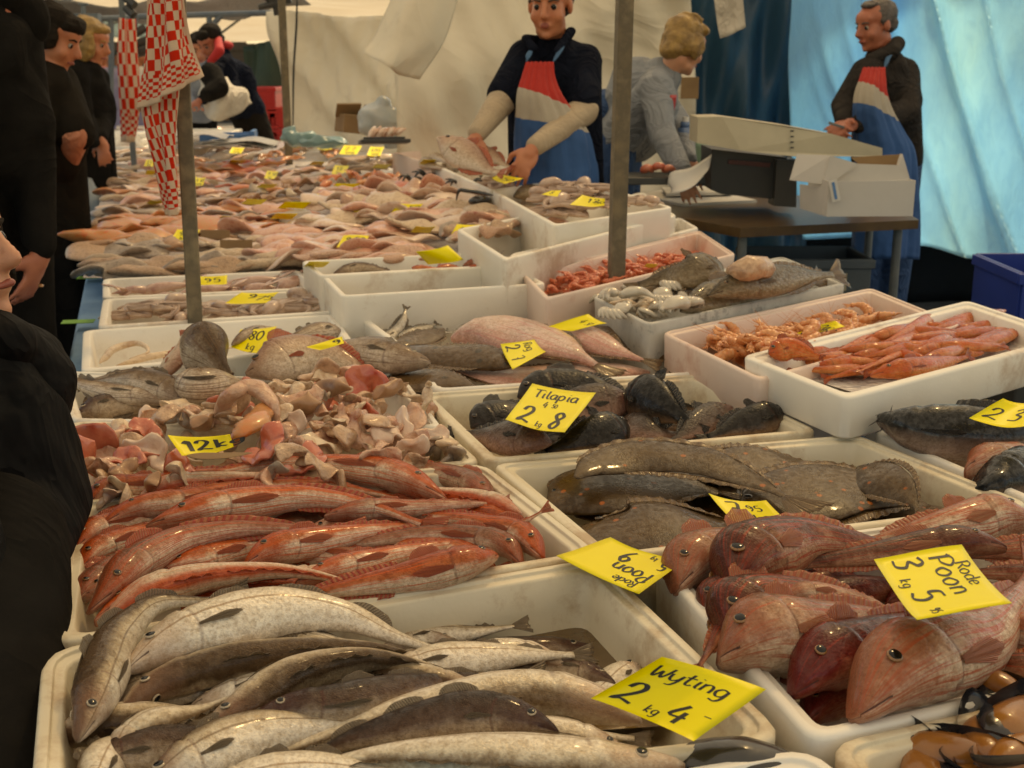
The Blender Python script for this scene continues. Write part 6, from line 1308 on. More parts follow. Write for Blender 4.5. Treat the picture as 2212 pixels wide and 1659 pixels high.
patch([(225, 545), (430, 530), (440, 515), (235, 520)], ['grey', 'tan', 'brown'], 14, .22, 10, .3, 'KIND flatfish piece left of the brown card backs', 'brown fish by the blue cloth', 'flatfish', dz=.01)
patch([(225, 520), (430, 500), (430, 455), (245, 475)], ['orange', 'orange', 'orange'], 20, .3, 14, .2, 'KIND side of fish beside the near post', 'orange sides left of the near post', 'orange_fillet', dz=.012)
patch([(225, 480), (400, 460), (400, 440), (240, 452)], ['grey', 'tan', 'brown'], 12, .24, 12, .3, 'KIND fillet with dark skin behind the orange sides', 'dark skinned fillets', dz=.01)
patch([(235, 450), (410, 440), (410, 395), (245, 400)], ['pink', 'tan', 'orange', 'pale', 'cream'], 30, .2, 10, .35, 'KIND fillet left of the hanging tea towel tip', 'fillets left of the tea towel')
patch([(430, 540), (660, 540), (640, 500), (430, 500)], ['grey', 'cream', 'pale', 'tan'], 26, .2, -8, .4, 'KIND fish right of the near post', 'fish right of the near post')
patch([(430, 500), (640, 500), (640, 455), (430, 460)], ['pink', 'orange', 'grey', 'pale', 'red', 'rose'], 28, .22, 12, .3, 'KIND fillet between the near post and the pink fillets', 'mixed fillets right of the near post', dz=.005)
patch([(430, 455), (640, 455), (640, 410), (430, 410)], ['rose', 'orange', 'pink', 'tan', 'pale'], 26, .18, 5, .4, 'KIND fillet behind the mixed fillets', 'fillets behind the mixed ones')
patch([(520, 435), (640, 430), (640, 385), (520, 390)], ['brown', 'grey', 'brown'], 16, .12, 40, 1.0, 'KIND smoked piece among black skinned cuts', 'smoked pieces with black skin', 'smoked_piece', dz=.02, flat=1.5)
patch([(600, 570), (900, 560), (880, 490), (600, 500)], ['pink', 'pale', 'rose', 'pink'], 44, .24, 10, .35, 'KIND wet fillet heaped behind the small red fish box', 'pink fillets behind the small red fish box', dz=.012)
patch([(640, 500), (1170, 485), (1130, 425), (700, 430)], ['pale', 'pink', 'pale', 'cream'], 56, .3, -6, .2, 'KIND long fillet in the middle of the far display', 'long pale fillets', dz=.02)
patch([(690, 450), (1000, 415), (960, 388), (700, 410)], ['pink', 'red', 'rose', 'pale'], 40, .2, 5, .4, 'KIND plump fillet in front of the salmon steaks', 'plump pink fillets', dz=.035, flat=1.5)
patch([(960, 520), (1150, 490), (1130, 470), (960, 490)], ['tan', 'rose', 'grey'], 20, .13, 60, .5, 'KIND curled fish piece at the end of the long fillets', 'curled fish pieces', 'fish_piece', dz=.03, flat=1.5)
patch([(690, 410), (870, 395), (850, 368), (700, 380)], ['salmon', 'salmon', 'grey', 'orange'], 34, .11, 50, .8, 'KIND upright steak left of the dark crabs', 'salmon steaks', 'salmon_steak', dz=.03, flat=2.0)
patch([(640, 400), (740, 385), (740, 345), (620, 360)], ['pale', 'grey', 'pink', 'brown'], 22, .2, 30, .4, 'KIND fillet behind the salmon steaks', 'fillets behind the salmon steaks', dz=.02)
patch([(740, 370), (870, 360), (840, 330), (720, 340)], ['grey', 'tan', 'cream'], 20, .2, 15, .4, 'KIND whole fish near the farthest white box', 'fish near the farthest box', 'whole_fish', dz=.02, wide=.6)
patch([(240, 400), (440, 395), (440, 340), (245, 345)], ['tan', 'pink', 'rose', 'cream', 'orange'], 44, .22, 5, .4, 'KIND fish at the far left by the blonde shopper', 'fish at the far left of the display', 'whole_fish', wide=.6)
patch([(440, 410), (620, 400), (600, 345), (440, 350)], ['orange', 'red', 'salmon', 'tan', 'pink'], 44, .18, 5, .5, 'KIND cut fish behind the smoked pieces', 'cut fish behind the smoked pieces', 'fish_piece')
patch([(560, 345), (740, 335), (720, 312), (570, 318)], ['orange', 'tan', 'orange'], 34, .16, 80, .2, 'KIND langoustine row beneath the red crates', 'orange row at the back', 'langoustine', wide=.5, dz=.01)
patch([(240, 345), (560, 340), (560, 305), (245, 310)], ['cream', 'grey', 'pale', 'rose'], 46, .2, 5, .5, 'KIND fish under the second tea towel', 'far pale fish', 'whole_fish')
patch([(240, 308), (500, 305), (480, 278), (245, 282)], ['cream', 'grey', 'cream', 'red'], 32, .3, 5, .5, 'KIND fish at the farthest end of the display', 'farthest fish', 'whole_fish')
for kx, a in PR.items():
    for o, used in a:
        if not used: bpy.data.objects.remove(o)
for a in OFF:
    if not a[1]: bpy.data.objects.remove(a[0])
def crab(px, py, z, s, seed, label):
    c = P(px, py, z); r_ = random.Random(seed); t = thing('crab', label, 'crab', c, 'dark crabs on the box edge')
    lump('shell', [c + Vector((-.04, 0, 0)) * s, c + Vector((0, 0, .01)) * s, c + Vector((.04, 0, 0)) * s], .03 * s, .018 * s, FL['black'], None, None, parent=t, amp=.002, seed=seed)
    for k in range(8):
        a = (k // 2 - 1.5) * .45 + (0 if k % 2 else 3.14); d = Vector((math.cos(a), math.sin(a), 0))
        lump('leg', [c + d * .03 * s, c + d * .065 * s + Vector((0, 0, .03 * s)), c + d * .10 * s + Vector((0, 0, r_.uniform(-.02, .04)))], .006 * s, .006 * s, FL['black'], None, None, parent=t, amp=.0005, seed=k, n=12, seg=6)
crab(1005, 402, 1.05, .9, 1, 'black crab on the box edge in front of the young fishmonger')
crab(935, 385, 1.04, 1.0, 2, 'black crab at the end of the salmon steaks')
crab(900, 392, 1.03, .9, 3, 'crab pressed against the salmon steaks')
lump('dark_claw', [P(1093 - 28, 422, 1.12), P(1010, 412, 1.14), P(992, 412, 1.14), P(985, 435, 1.10)], .008, .008, FL['black'], 'thin curved black claw hooked over the box rim', 'claw', amp=.001, n=24)
lump('black_mussel', [P(1012, 437, 1.06), P(1035, 432, 1.07), P(1060, 432, 1.06)], .03, .018, FL['black'], 'single black mussel shell lying on the pale fillets', 'mussel', amp=.002)
fish('carp', [(1110, 425, .0), (1150, 415, .01), (1200, 410, .0)], 'single dark fish in the octopus box', z=1.08, h=.09, roll=20, detail=0)
fish('bream', [Q(945, 296, 4.75), Q(975, 318, 4.7), Q(1015, 342, 4.6), Q(1055, 368, 4.5), Q(1078, 372, 4.45)], 'big pink and yellow fish the young fishmonger is arranging', z=1.22, h=.12, roll=40, wk=1.2)
fish('bream', [Q(1020, 316, 4.85), Q(1050, 334, 4.8), Q(1080, 350, 4.72), Q(1100, 360, 4.68)], 'second pink fish right beside his left hand', z=1.2, h=.07, roll=40)
for i, (x, y) in enumerate(((960, 350), (1000, 362), (1040, 372), (940, 360))):
    fish('cod', [(x - 30, y - 12, 0), (x, y, .01), (x + 40, y + 10, 0)], 'grey brown fish %s the big pink one' % ['under', 'just below', 'right below', 'left below'][i], z=1.09, h=.07, roll=30, detail=0)
for i, (x, y) in enumerate(((1085, 392), (1110, 400), (1075, 405))): octopus(x, y, 1.07, 1, 70 + i, 'pale squid like piece %s of the small card by the crabs' % ['above', 'right', 'left'][i], 'pale pieces by the crabs')
# ================================================================ price cards
# (top-left, top-right, bottom-right, bottom-left of the writing)
card('large curled yellow card reading Wyting in the near box', [(1430, 1416, .075), (1654, 1486, .05), (1498, 1598, .02), (1277, 1506, .03)],
     [('Wyting', .10, .66, .20, .95), ('2', .10, .12, .36, .8), ('kg', .44, .10, .12, .8), ('4', .62, .10, .30, .8), ('-', .86, .30, .14, .7)], curl=.012, weight=1.15)
card('large yellow card reading Rode Poon three and five, right heap', [(2078, 1183, .12), (2186, 1310, .13), (1981, 1345, .115), (1888, 1213, .11)],
     [('Rode', .22, .80, .15, .95), ('Poon', .10, .56, .24, .95), ('3', .06, .16, .32, .8), ('kg', .36, .12, .12, .8), ('5', .56, .14, .32, .8), ('95', .86, .20, .11, .6)], curl=.006, weight=1.0)
card('yellow Rode Poon card lying upside down on the box rims', [(1474, 1216, .025), (1380, 1286, .025), (1202, 1203, .02), (1319, 1164, .02)][0:4] and [(1380, 1286, .02), (1202, 1203, .012), (1319, 1164, .012), (1474, 1218, .02)],
     [('Rode', .12, .78, .15, .7), ('Poon', .08, .50, .25, .7), ('5', .06, .12, .24, .6), ('kg', .26, .10, .10, .6), ('9', .48, .12, .34, .7)], curl=.003)
card('yellow card reading Tilapia propped on the dark fish', [(1150, 831, .06), (1287, 851, .06), (1220, 938, .055), (1092, 910, .055)],
     [('Tilapia', .12, .70, .20, .92), ('4', .38, .48, .14, .7), ('50', .52, .50, .09, .7), ('2', .14, .08, .36, .8), ('kg', .46, .06, .11, .7), ('8', .66, .06, .36, .8)], curl=.004, weight=1.25)
card('yellow card curled over the spotted plaice', [(1531, 1071, .03), (1655, 1086, .03), (1697, 1130, .02), (1580, 1130, .01)], [('7', .2, .35, .5, .8), ('95', .55, .55, .25, .8), ('kg', .55, .15, .25, .8)], curl=.008)
card('yellow card reading Rog two seven on the brown soles', [(1154, 736, .05), (1179, 762, .045), (1107, 800, .03), (1081, 746, .05)], [('Rog', .1, .62, .25, .8), ('2', .1, .1, .4, .7), ('7', .6, .1, .35, .7)], curl=.004)
card('yellow card leaning in the corner of the silver fish box', [(1271, 680, .085), (1311, 700, .075), (1237, 716, .055), (1180, 708, .06)], [('4', .3, .6, .22, .8), ('50', .55, .6, .2, .8)], curl=.004)
card('yellow card among the orange prawns', [(1804, 693, .03), (1826, 706, .02), (1742, 726, .0), (1718, 720, .0)], [('295', .15, .3, .45, .9), ('kg', .65, .3, .4, .8)], z=.965, curl=.002)
card('yellow card above the black catfish', [(2165, 866, .11), (2255, 870, .11), (2215, 926, .085), (2092, 908, .085)], [('2', .1, .2, .45, .9), ('3', .55, .25, .45, .9)], curl=.01)
card('folded yellow card sunk in the offcuts', [(497, 941, .065), (506, 972, .05), (393, 988, .04), (362, 943, .065)][0:0] or [(362, 943, .075), (497, 941, .07), (505, 969, .05), (393, 988, .05)], [('1', .12, .2, .55, .8), ('2', .36, .25, .5, .8), ('kg', .7, .25, .5, .8)], curl=.006, weight=1.3)
lump('card_stub', [(405, 983, .055), (470, 985, .06), (545, 978, .06)], .018, .0015, M['cardboard'], 'brown cardboard edge below the folded offcuts card', 'cardboard', amp=.001)
card('angled yellow card reading eight behind the upright tail', [(520, 713, .06), (598, 706, .07), (567, 766, .03), (500, 752, .03)], [('80', .35, .5, .38, .8), ('3', .05, .45, .3, .8), ('kg', .4, .1, .25, .8)], curl=.003)
card('narrow yellow card right of the angled one', [(660, 750, .085), (738, 727, .095), (743, 742, .085), (690, 757, .075)], [('9', .7, .2, .6, .6)], curl=.002)
card('yellow card on the octopuses', [(522, 633, .03), (603, 632, .03), (578, 655, .01), (487, 656, .01)], [('9', .3, .5, .4, .9), ('75', .55, .3, .4, .9)], curl=.004)
card('yellow card on the squids beside the near post', [(430, 598, .03), (491, 595, .03), (490, 614, .01), (428, 616, .01)], [('95', .2, .3, .5, .9)], curl=.003)
card('big yellow card standing in the small red fish box', [(899, 545, .05), (968, 531, .06), (1002, 562, .03), (925, 572, .0)], [('Rog', .3, .55, .3, .8), ('3', .15, .1, .35, .8), ('95', .5, .15, .25, .8)], z=1.0, curl=.004)
card('large yellow card on the octopus heap left of the centre post', [(1258, 422, .05), (1307, 430, .05), (1306, 446, .03), (1231, 444, .03)], [('12', .35, .4, .4, .9), ('50', .65, .3, .3, .9)], z=1.12, curl=.003)
card('yellow card behind the octopus heap', [(1190, 412, .05), (1213, 411, .05), (1204, 425, .04), (1169, 420, .04)], [('8', .3, .3, .5, .8)], z=1.12)
card('yellow card right of the big pink fish', [(1078, 376, .03), (1131, 386, .03), (1090, 398, .02), (1063, 386, .02)], [('450', .2, .3, .4, .9)], z=1.12, curl=.002)
FC = [((672, 428, 34, 20, 'card by the mixed fillets, upper one')), (636, 443, 74, 15, 'card by the mixed fillets, lower one'), (614, 467, 60, 13, 'card left of the long pale fillets'), (486, 470, 28, 7, 'small card behind the near post'), (549, 436, 55, 12, 'card in front of the smoked pieces'), (577, 402, 46, 9, 'card above the smoked pieces'), (586, 378, 31, 18, 'tilted card beside the cut fish'), (512, 325, 34, 13, 'stack like card near the blue tray'), (512, 349, 40, 7, 'flat card behind the cut fish'), (633, 316, 46, 8, 'card on the orange row'), (706, 311, 40, 25, 'upright card at the end of the orange row'), (757, 324, 50, 20, 'folded card at the back'), (811, 327, 38, 20, 'card beside the farthest box'), (685, 353, 35, 8, 'card lying flat behind the steaks'), (735, 367, 39, 20, 'leaning card behind the salmon steaks'), (825, 359, 42, 9, 'card over the salmon steaks'), (745, 403, 66, 14, 'card in front of the salmon steaks'), (924, 350, 36, 11, 'card inside the farthest white box'), (880, 450, 68, 20, 'card on the long pale fillets'), (772, 457, 64, 20, 'card left on the long pale fillets'), (914, 496, 54, 13, 'narrow card on the pale fillets'), (1006, 498, 66, 26, 'slanted card by the curled pieces'), (762, 521, 71, 27, 'card on the wet pink fillets'), (401, 508, 64, 24, 'card half hidden by the near post'), (336, 437, 40, 8, 'card left of the tea towel tip'), (430, 392, 30, 18, 'card right behind the near post'), (323, 352, 24, 15, 'card left of the tea towel'), (325, 373, 24, 10, 'lower card left of the tea towel'), (684, 571, 56, 12, 'card at the left corner of the small red fish box'), (1405, 574, 30, 8, 'card at the right of the red shrimps')]
for i, (x, y, ww_, hh_, lb) in enumerate(FC):
    z = zf(x) + .035 if x < 1200 else 1.0
    if x in (684, 1405): z = .985
    if x == 924: z = 1.1
    a, b = x - ww_ / 2, x + ww_ / 2; k = .22 * ww_; t0, t1 = y - hh_ / 2, y + hh_ / 2
    card('yellow ' + lb, [(a + k, t0, .03), (b, t0 + 1, .03), (b - k, t1, .0), (a, t1 - 1, .0)], [(rb.choice(('495', '695', '3 5', '9 50', '2 7', '12')), .2, .45, .35, .9), (rb.choice(('kg', 'Rog', 'tong')), .3, .1, .25, .8)], z=z, curl=rb.uniform(-.004, .006), weight=1.2)
for (x0, x1, y0, y1, lb) in ((476, 546, 517, 547, 'brown back of a standing card right of the near post'), (434, 497, 496, 516, 'dark brown back of a card behind the near post')):
    q = [P(x0, y1, .905), P(x1, y1, .905)]; h_ = (y1 - y0) / 2741 * q[0].y; bm = bmesh.new(); c = (q[0] + q[1]) / 2
    box_bm(bm, Vector((c.x, c.y, .905 + h_ / 2)), ((q[1] - q[0]).length, .0015, h_), rx=-.25); tag(from_bm('turned_card', bm, M['cardboard']), lb, 'price card')
# ================================================================ far counter items
def crate(name, label, c, s, mat, cat, rz=0, openw=.012, group=None, holes=True):
    """open topped crate with lip and hand holes"""
    t = thing(name, label, cat, c, group, rot=0); bm = bmesh.new(); x, y, z = s; M4 = Matrix.Rotation(rz, 4, 'Z')
    def bx(o, d):
        cc = c + (M4 @ Vector(o)); box_bm(bm, cc, d, rz=rz, bev=.003)
    bx((0, 0, .01), (x, y, .02)); bx((0, -y / 2, z / 2), (x, openw, z)); bx((0, y / 2, z / 2), (x, openw, z)); bx((-x / 2, 0, z / 2), (openw, y - openw * 1.02, z * .998)); bx((x / 2, 0, z / 2), (openw, y - openw * 1.02, z * .998))
    from_bm('shell', bm, mat, t); bm = bmesh.new()
    box_bm(bm, c + M4 @ Vector((0, -y / 2 - .008, z - .02)), (x + .03, .014, .035), rz=rz, bev=.003); box_bm(bm, c + M4 @ Vector((x / 2 + .008, 0, z - .02)), (.014, y, .035), rz=rz, bev=.003); box_bm(bm, c + M4 @ Vector((-x / 2 - .008, 0, z - .02)), (.014, y, .035), rz=rz, bev=.003)
    from_bm('rim', bm, mat, t)
    if holes:
        bm = bmesh.new(); box_bm(bm, c + M4 @ Vector((0, -y / 2 - .007, z * .72)), (x * .25, .006, z * .12), rz=rz)
        for k in range(-3, 4): box_bm(bm, c + M4 @ Vector((k * x / 8, -y / 2 - .007, z * .3)), (.01, .006, z * .4), rz=rz)
        from_bm('ribs', bm, mat, t)
    return t
for i, (x0, x1, y0, y1, lb) in enumerate(((535, 592, 187, 236, 'topmost red crate of the left stack'), (540, 594, 234, 272, 'second red crate of the left stack'), (545, 598, 270, 310, 'lower red crate of the left stack'), (583, 618, 230, 276, 'upper red crate beside the far grey post'), (583, 618, 276, 312, 'lower red crate beside the far grey post'))):
    Yc = 11.2; a = Q(x0, y1, Yc); b = Q(x1, y0, Yc); crate('red_crate', lb, Vector(((a.x + b.x) / 2, Yc + .2, a.z)), (b.x - a.x, .4, (b.z - a.z) * .97), M['red_plastic'], 'crate', group='stacked red crates')
a = Q(535, 312, 11.2); bm = bmesh.new(); box_bm(bm, Vector((a.x + .16, 11.45, a.z / 2)), (.5, .5, a.z - .01), bev=.01); tag(from_bm('crate_stand', bm, M['red_plastic']), 'red crates base under the stacked red crates', 'crate')
t = thing('blue_tray', 'bright blue plastic tray behind the white sheets on the far counter', 'tray', Q(490, 300, 8.6))
c = Q(495, 302, 8.6); bm = bmesh.new()
for o_, d_ in (((0, -.12, .02), (.34, .02, .05)), ((0, .12, .02), (.34, .02, .05)), ((-.17, 0, .02), (.02, .24, .049)), ((.17, 0, .03), (.03, .24, .07)), ((0, 0, 0), (.34, .24, .01))): box_bm(bm, c + Vector(o_), d_, rz=.12, bev=.003)
from_bm('rim', bm, M['tarp_blue_dark'] if False else mk('mid_blue_plastic', (.05, .16, .36), (.04, .13, .30), rough=.4, bmp=.1), t)
for i, (x, y, a_, w_) in enumerate(((470, 315, .3, .5), (505, 318, -.1, .55), (520, 312, .2, .5), (430, 300, .5, .4))):
    c = Q(x, y, 8.1); o = sheet('paper_sheet', [[c + Vector((-w_ / 2, -.12, 0)), c + Vector((0, -.12, .02)), c + Vector((w_ / 2, -.12, 0))], [c + Vector((-w_ / 2, .14, .0)), c + Vector((0, .14, .03)), c + Vector((w_ / 2, .14, .01))]], M['paper'], None, 12, 8, lambda u, v: .008 * math.sin(u * 11 + v * 7)); o.location.z += .004 * i; tag(o, 'crumpled white sheet %s on the far counter' % ['left', 'front', 'back', 'near the post'][i], 'paper')
for i, (x, y, w_, h_) in enumerate(((245, 285, .55, .05), (243, 298, .6, .05), (242, 312, .62, .05), (410, 283, .5, .07), (455, 281, .4, .06))):
    c = Q(x, y, 10.5 - i * .3); tray('fish_box', 'flat white box %s at the far end of the counter' % ['farthest left', 'second left', 'third left', 'behind the post', 'by the leaning couple'][i], [c + Vector((-w_ / 2, -.2, 0)), c + Vector((w_ / 2, -.2, 0)), c + Vector((w_ / 2, .2, 0)), c + Vector((-w_ / 2, .2, 0))], c.z, 'eps', wall=.02, depth=h_, floor=.015, rad=.03, group='flat white boxes far away')
# things behind the counter, centre
bm = bmesh.new(); c = Q(765, 268, 7.6); box_bm(bm, c, (.19, .16, .11), rz=.5, ry=.12, bev=.006); box_bm(bm, c + Vector((-.03, -.02, .085)), (.15, .012, .09), rz=.4, rx=.6); box_bm(bm, c + Vector((.07, .02, .08)), (.012, .13, .08), rz=.5, ry=.7); tag(from_bm('torn_carton', bm, M['cardboard']), 'crumpled brown cardboard behind the plastic bag', 'cardboard')
o = blob('plastic_bag', [('e', Q(822, 262, 7.1), (.14, .12, .10)), ('e', Q(828, 235, 7.1), (.06, .06, .07)), ('c', Q(822, 238, 7.1), Q(815, 226, 7.1), .03, .015), ('c', Q(834, 238, 7.1), Q(838, 224, 7.1), .03, .015), ('e', Q(850, 275, 7.1), (.08, .08, .12))], .010, M['bag'], None, 1, noise=.03, nscale=14); tag(o, 'knotted translucent plastic bag in front of the cream tarpaulin', 'plastic bag')
for k in range(7):
    a = Q(795 + k * 10, 305 - k * 2, 6.75); b = Q(812 + k * 11, 272 + k * 1, 6.8); lump('fish_fillet', [a, (a + b) / 2 + Vector((0, -.02, .01)), b], .018, .012, FL['rose' if k % 2 else 'pale'], 'pink and white fillet strip fanned out by the plastic bag', 'fillet', group='fanned fillet strips', seed=k)
bm = bmesh.new(); box_bm(bm, Q(830, 306, 6.6), (.26, .2, .02), rz=.2, rx=-.1, bev=.004); box_bm(bm, Q(830, 302, 6.6), (.22, .02, .03), rz=.2); tag(from_bm('dark_tray', bm, M['scale_metal']), 'dark flat tray below the fanned fillets', 'tray')
o = blob('plastic_bag', [('e', Q(645, 300, 8.2), (.12, .08, .045)), ('e', Q(700, 308, 8.0), (.17, .08, .03)), ('e', Q(628, 290, 8.2), (.05, .06, .06))], .010, M['teal_bag'], None, 0, noise=.035, nscale=18); tag(o, 'crumpled teal plastic at the foot of the far grey post', 'plastic')
# ================================================================ back table with scale and boxes
YT = 4.75
def tz(y, Y): return Q(0, y, Y).z
TZ = .965
tq = [P(1362, 452, TZ), P(1600, 493, TZ), P(1985, 475, TZ), P(1900, 425, TZ), P(1480, 418, TZ)]
t = thing('back_table', 'dark wet wooden table behind the fishmongers stand', 'table', Vector((tq[1].x, tq[1].y, 0)))
V = [v for v in tq] + [v - Vector((0, 0, .035)) for v in tq]
obj('table_top', V, [(0, 1, 2, 3, 4), (9, 8, 7, 6, 5)] + [(i, i + 5, (i + 1) % 5 + 5, (i + 1) % 5) for i in range(5)], M['wood_wet'], t, smooth=False)
for i, p in enumerate((tq[1] + Vector((.02, .06, 0)), tq[2] + Vector((-.06, .06, 0)), tq[3] + Vector((-.05, -.05, 0)), tq[4] + Vector((.05, -.05, 0)))):
    bm = bmesh.new(); tube_bm(bm, Vector((p.x, p.y, 0)), Vector((p.x, p.y, TZ - .035)), .018); from_bm('leg', bm, M['steel'], t)
bm = bmesh.new(); tube_bm(bm, Vector((tq[1].x, tq[1].y + .06, .3)), Vector((tq[2].x - .06, tq[2].y + .06, .3)), .014); from_bm('brace', bm, M['steel'], t)
c = Q(1745, 585, 4.9); crate('grey_crate', 'grey crate with a beige label under the back table', Vector((c.x, 5.0, c.z - .14)), (.46, .35, .2), mk('grey_blue_plastic', (.10, .12, .13), (.07, .09, .10), rough=.5), 'crate', holes=False)
bm = bmesh.new(); box_bm(bm, Vector((c.x + .06, 4.812, c.z - .03)), (.15, .006, .07)); tag(from_bm('box_label', bm, M['plank']), 'beige label plate on the grey crate under the table', 'label')
c = Q(2185, 690, 3.9); crate('blue_crate', 'deep blue plastic crate at the right edge of the picture', Vector((c.x + .24, 4.0, c.z - .08)), (.52, .4, .25), M['blue_plastic'], 'crate', holes=False)
bm = bmesh.new(); box_bm(bm, Vector((c.x + .24, 4.0, (c.z - .08) / 2 - .005)), (.5, .4, c.z - .09), bev=.01); tag(from_bm('dark_bin', bm, M['scale_metal']), 'black bin standing under the blue crate', 'bin')
def prism(name, px, Y, thick, mat, parent=None, dYs=None):
    n = len(px); V = [Q(x, y, Y + (dYs[i] if dYs else 0)) for i, (x, y) in enumerate(px)]; V += [v + Vector((0, thick, 0)) for v in V]
    F = [tuple(range(n - 1, -1, -1)), tuple(range(n, 2 * n))] + [(i, (i + 1) % n, (i + 1) % n + n, i + n) for i in range(n)]
    return obj(name, V, F, mat, parent, smooth=False)
t = thing('weighing_scale', 'black boxy weighing scale with a long pale pan on top', 'weighing scale', Vector((Q(1620, 430, 5.0).x, 5.0, TZ)))
o = prism('housing', [(1537, 322), (1700, 340), (1695, 432), (1560, 420), (1535, 410)], 5.0, .28, M['scale_metal'], t)
prism('stand', [(1678, 345), (1722, 345), (1720, 448), (1672, 445)], 4.95, .12, M['scale_metal'], t)
prism('display', [(1575, 345), (1665, 352), (1662, 362), (1573, 354)], 4.985, .012, mk('dark_red_display', (.10, .02, .012), rough=.4), t)
t = thing('scale_pan', 'long pale rectangular pan slanting across the scale', 'pan', Q(1700, 300, 4.8))
prism('pan', [(1508, 253), (1560, 252), (1700, 272), (1800, 290), (1906, 320), (1906, 338), (1715, 338), (1600, 325), (1506, 309)], 4.75, .22, M['plank'], t, dYs=[0, 0, .05, .1, .16, .16, .05, .0, 0])
for k in range(4):
    bm = bmesh.new(); c = Q(1711, 283 + k * 12, 4.795); box_bm(bm, c, (.012, .006, .006)); from_bm('bolt', bm, M['scale_metal'], t)
def boxq(name, label, px0, Y, w_, d_, h_, mat, rz=0, flaps=()):
    """cardboard box standing on the table, px0 = lower left front corner"""
    t = thing(name, label, 'box', Q(px0[0], px0[1], Y)); p = Q(px0[0], px0[1], Y); Rm = Matrix.Rotation(rz, 4, 'Z'); bm = bmesh.new(); th = .004
    def bx(o, d): box_bm(bm, p + (Rm @ Vector(o)), d, rz=rz)
    bx((w_ / 2, 0, h_ / 2), (w_, th, h_)); bx((w_ / 2, d_, h_ / 2), (w_, th, h_)); bx((0, d_ / 2, h_ / 2), (th, d_ - th, h_ - .001)); bx((w_, d_ / 2, h_ / 2), (th, d_ - th, h_ - .001)); bx((w_ / 2, d_ / 2, .003), (w_ - .005, d_ - .005, th))
    from_bm('carton', bm, mat, t)
    return t, p, Rm
wb = M['white_board']
t, p, Rm = boxq('white_carton', 'open white carton at the bottom of the pair on the back table', (1786, 468), 4.35, .31, .24, .125, wb, .06)
prism('side_flap', [(1728, 398), (1786, 405), (1786, 468), (1728, 450)], 4.37, .004, wb, t, dYs=[.22, 0, 0, .22])
bm = bmesh.new(); box_bm(bm, Q(1803, 412, 4.33), (.03, .002, .075), ry=-.25); from_bm('sticker', bm, M['paper'], t); bm = bmesh.new(); box_bm(bm, Q(1803, 412, 4.327), (.009, .002, .06), ry=-.25); from_bm('sticker_stripe', bm, mk('blue_print', (.1, .25, .5), bmp=0), t)
t2 = thing('white_carton', 'second white carton lying tilted and open on the lower one', 'box', Q(1800, 395, 4.45))
prism('end_panel', [(1722, 333), (1793, 336), (1778, 398), (1706, 389)], 4.42, .004, wb, t2, dYs=[.08, 0, 0, .06])
prism('corner_flap', [(1793, 336), (1854, 354), (1800, 392), (1778, 398)], 4.41, .004, wb, t2)
prism('front_panel', [(1854, 354), (1942, 357), (1965, 388), (1790, 398), (1800, 392)], 4.43, .004, M['white_board'], t2)
prism('inner_panel', [(1838, 340), (1950, 333), (1945, 358), (1856, 356)], 4.52, .004, M['cardboard'], t2)
prism('back_flap', [(1950, 333), (1966, 388), (1960, 390), (1942, 357)], 4.46, .03, wb, t2)
prism('bottom_panel', [(1790, 398), (1965, 388), (1962, 396), (1792, 402)], 4.42, .10, wb, t2)
for i, (pts, lb) in enumerate((([(1365, 418), (1500, 402), (1635, 432), (1470, 440)], 'wide white sheet of wrapping paper on the back table'), ([(1430, 405), (1585, 400), (1580, 415), (1440, 418)], 'upper stack of wrapping paper by the scale'))):
    q = [P(x, y, TZ + .012 + i * .02) for x, y in pts]; V = q + [v - Vector((0, 0, .012)) for v in q]
    o = obj('wrapping_paper', V, [(0, 1, 2, 3), (7, 6, 5, 4)] + [(j, j + 4, (j + 1) % 4 + 4, (j + 1) % 4) for j in range(4)], M['paper'], smooth=False); tag(o, lb, 'paper')
o = sheet('wrapping_paper', [[Q(1442, 398, 4.95), Q(1450, 372, 4.95), Q(1492, 362, 4.95), Q(1538, 333, 5.0)], [Q(1445, 418, 4.9), Q(1470, 415, 4.85), Q(1500, 400, 4.85), Q(1525, 372, 4.9)]], M['paper'], None, 16, 8, lambda u, v: .015 * math.sin(v * 3.1)); tag(o, 'white paper sheet bent up in the blonde womans hands', 'paper')
bm = bmesh.new(); box_bm(bm, Q(1420, 385, 5.1), (.34, .25, .03), rz=.1, bev=.004); tag(from_bm('dark_tray', bm, M['scale_metal']), 'dark shallow tray under the blonde womans arms', 'tray')
for i, (x, y) in enumerate(((1400, 366), (1425, 362), (1445, 366))): lump('fish_fillet', [Q(x - 14, y + 3, 5.05), Q(x, y - 3, 5.02), Q(x + 14, y + 2, 5.05)], .02, .016, FL['red'], 'red piece of fish on the dark tray, %s' % ['left', 'middle', 'right'][i], 'fish piece', seed=i)
o = blob('plastic_bag', [('e', Q(1508, 318, 5.6), (.06, .08, .10)), ('e', Q(1525, 340, 5.6), (.06, .08, .08)), ('e', Q(1512, 300, 5.6), (.035, .05, .05))], .010, M['green_bag'], None, 1, noise=.025, nscale=14); tag(o, 'pale green plastic bag bunched left of the scale', 'plastic bag')
t = thing('water_bottle', 'clear bluish water bottle left of the green bag', 'bottle', Q(1478, 345, 5.5)); c = Q(1478, 345, 5.5)
gl_ = mk('bottle_plastic', (.12, .2, .34), (.08, .14, .28), rough=.15, bmp=0, coat=.5); bm = bmesh.new(); tube_bm(bm, c, c + Vector((0, 0, .14)), .033, 20); tube_bm(bm, c + Vector((0, 0, .138)), c + Vector((0, 0, .165)), .022, 20); from_bm('bottle_body', bm, gl_, t, True); bm = bmesh.new(); tube_bm(bm, c + Vector((0, 0, .163)), c + Vector((0, 0, .185)), .014, 16); from_bm('cap', bm, M['paper'], t)
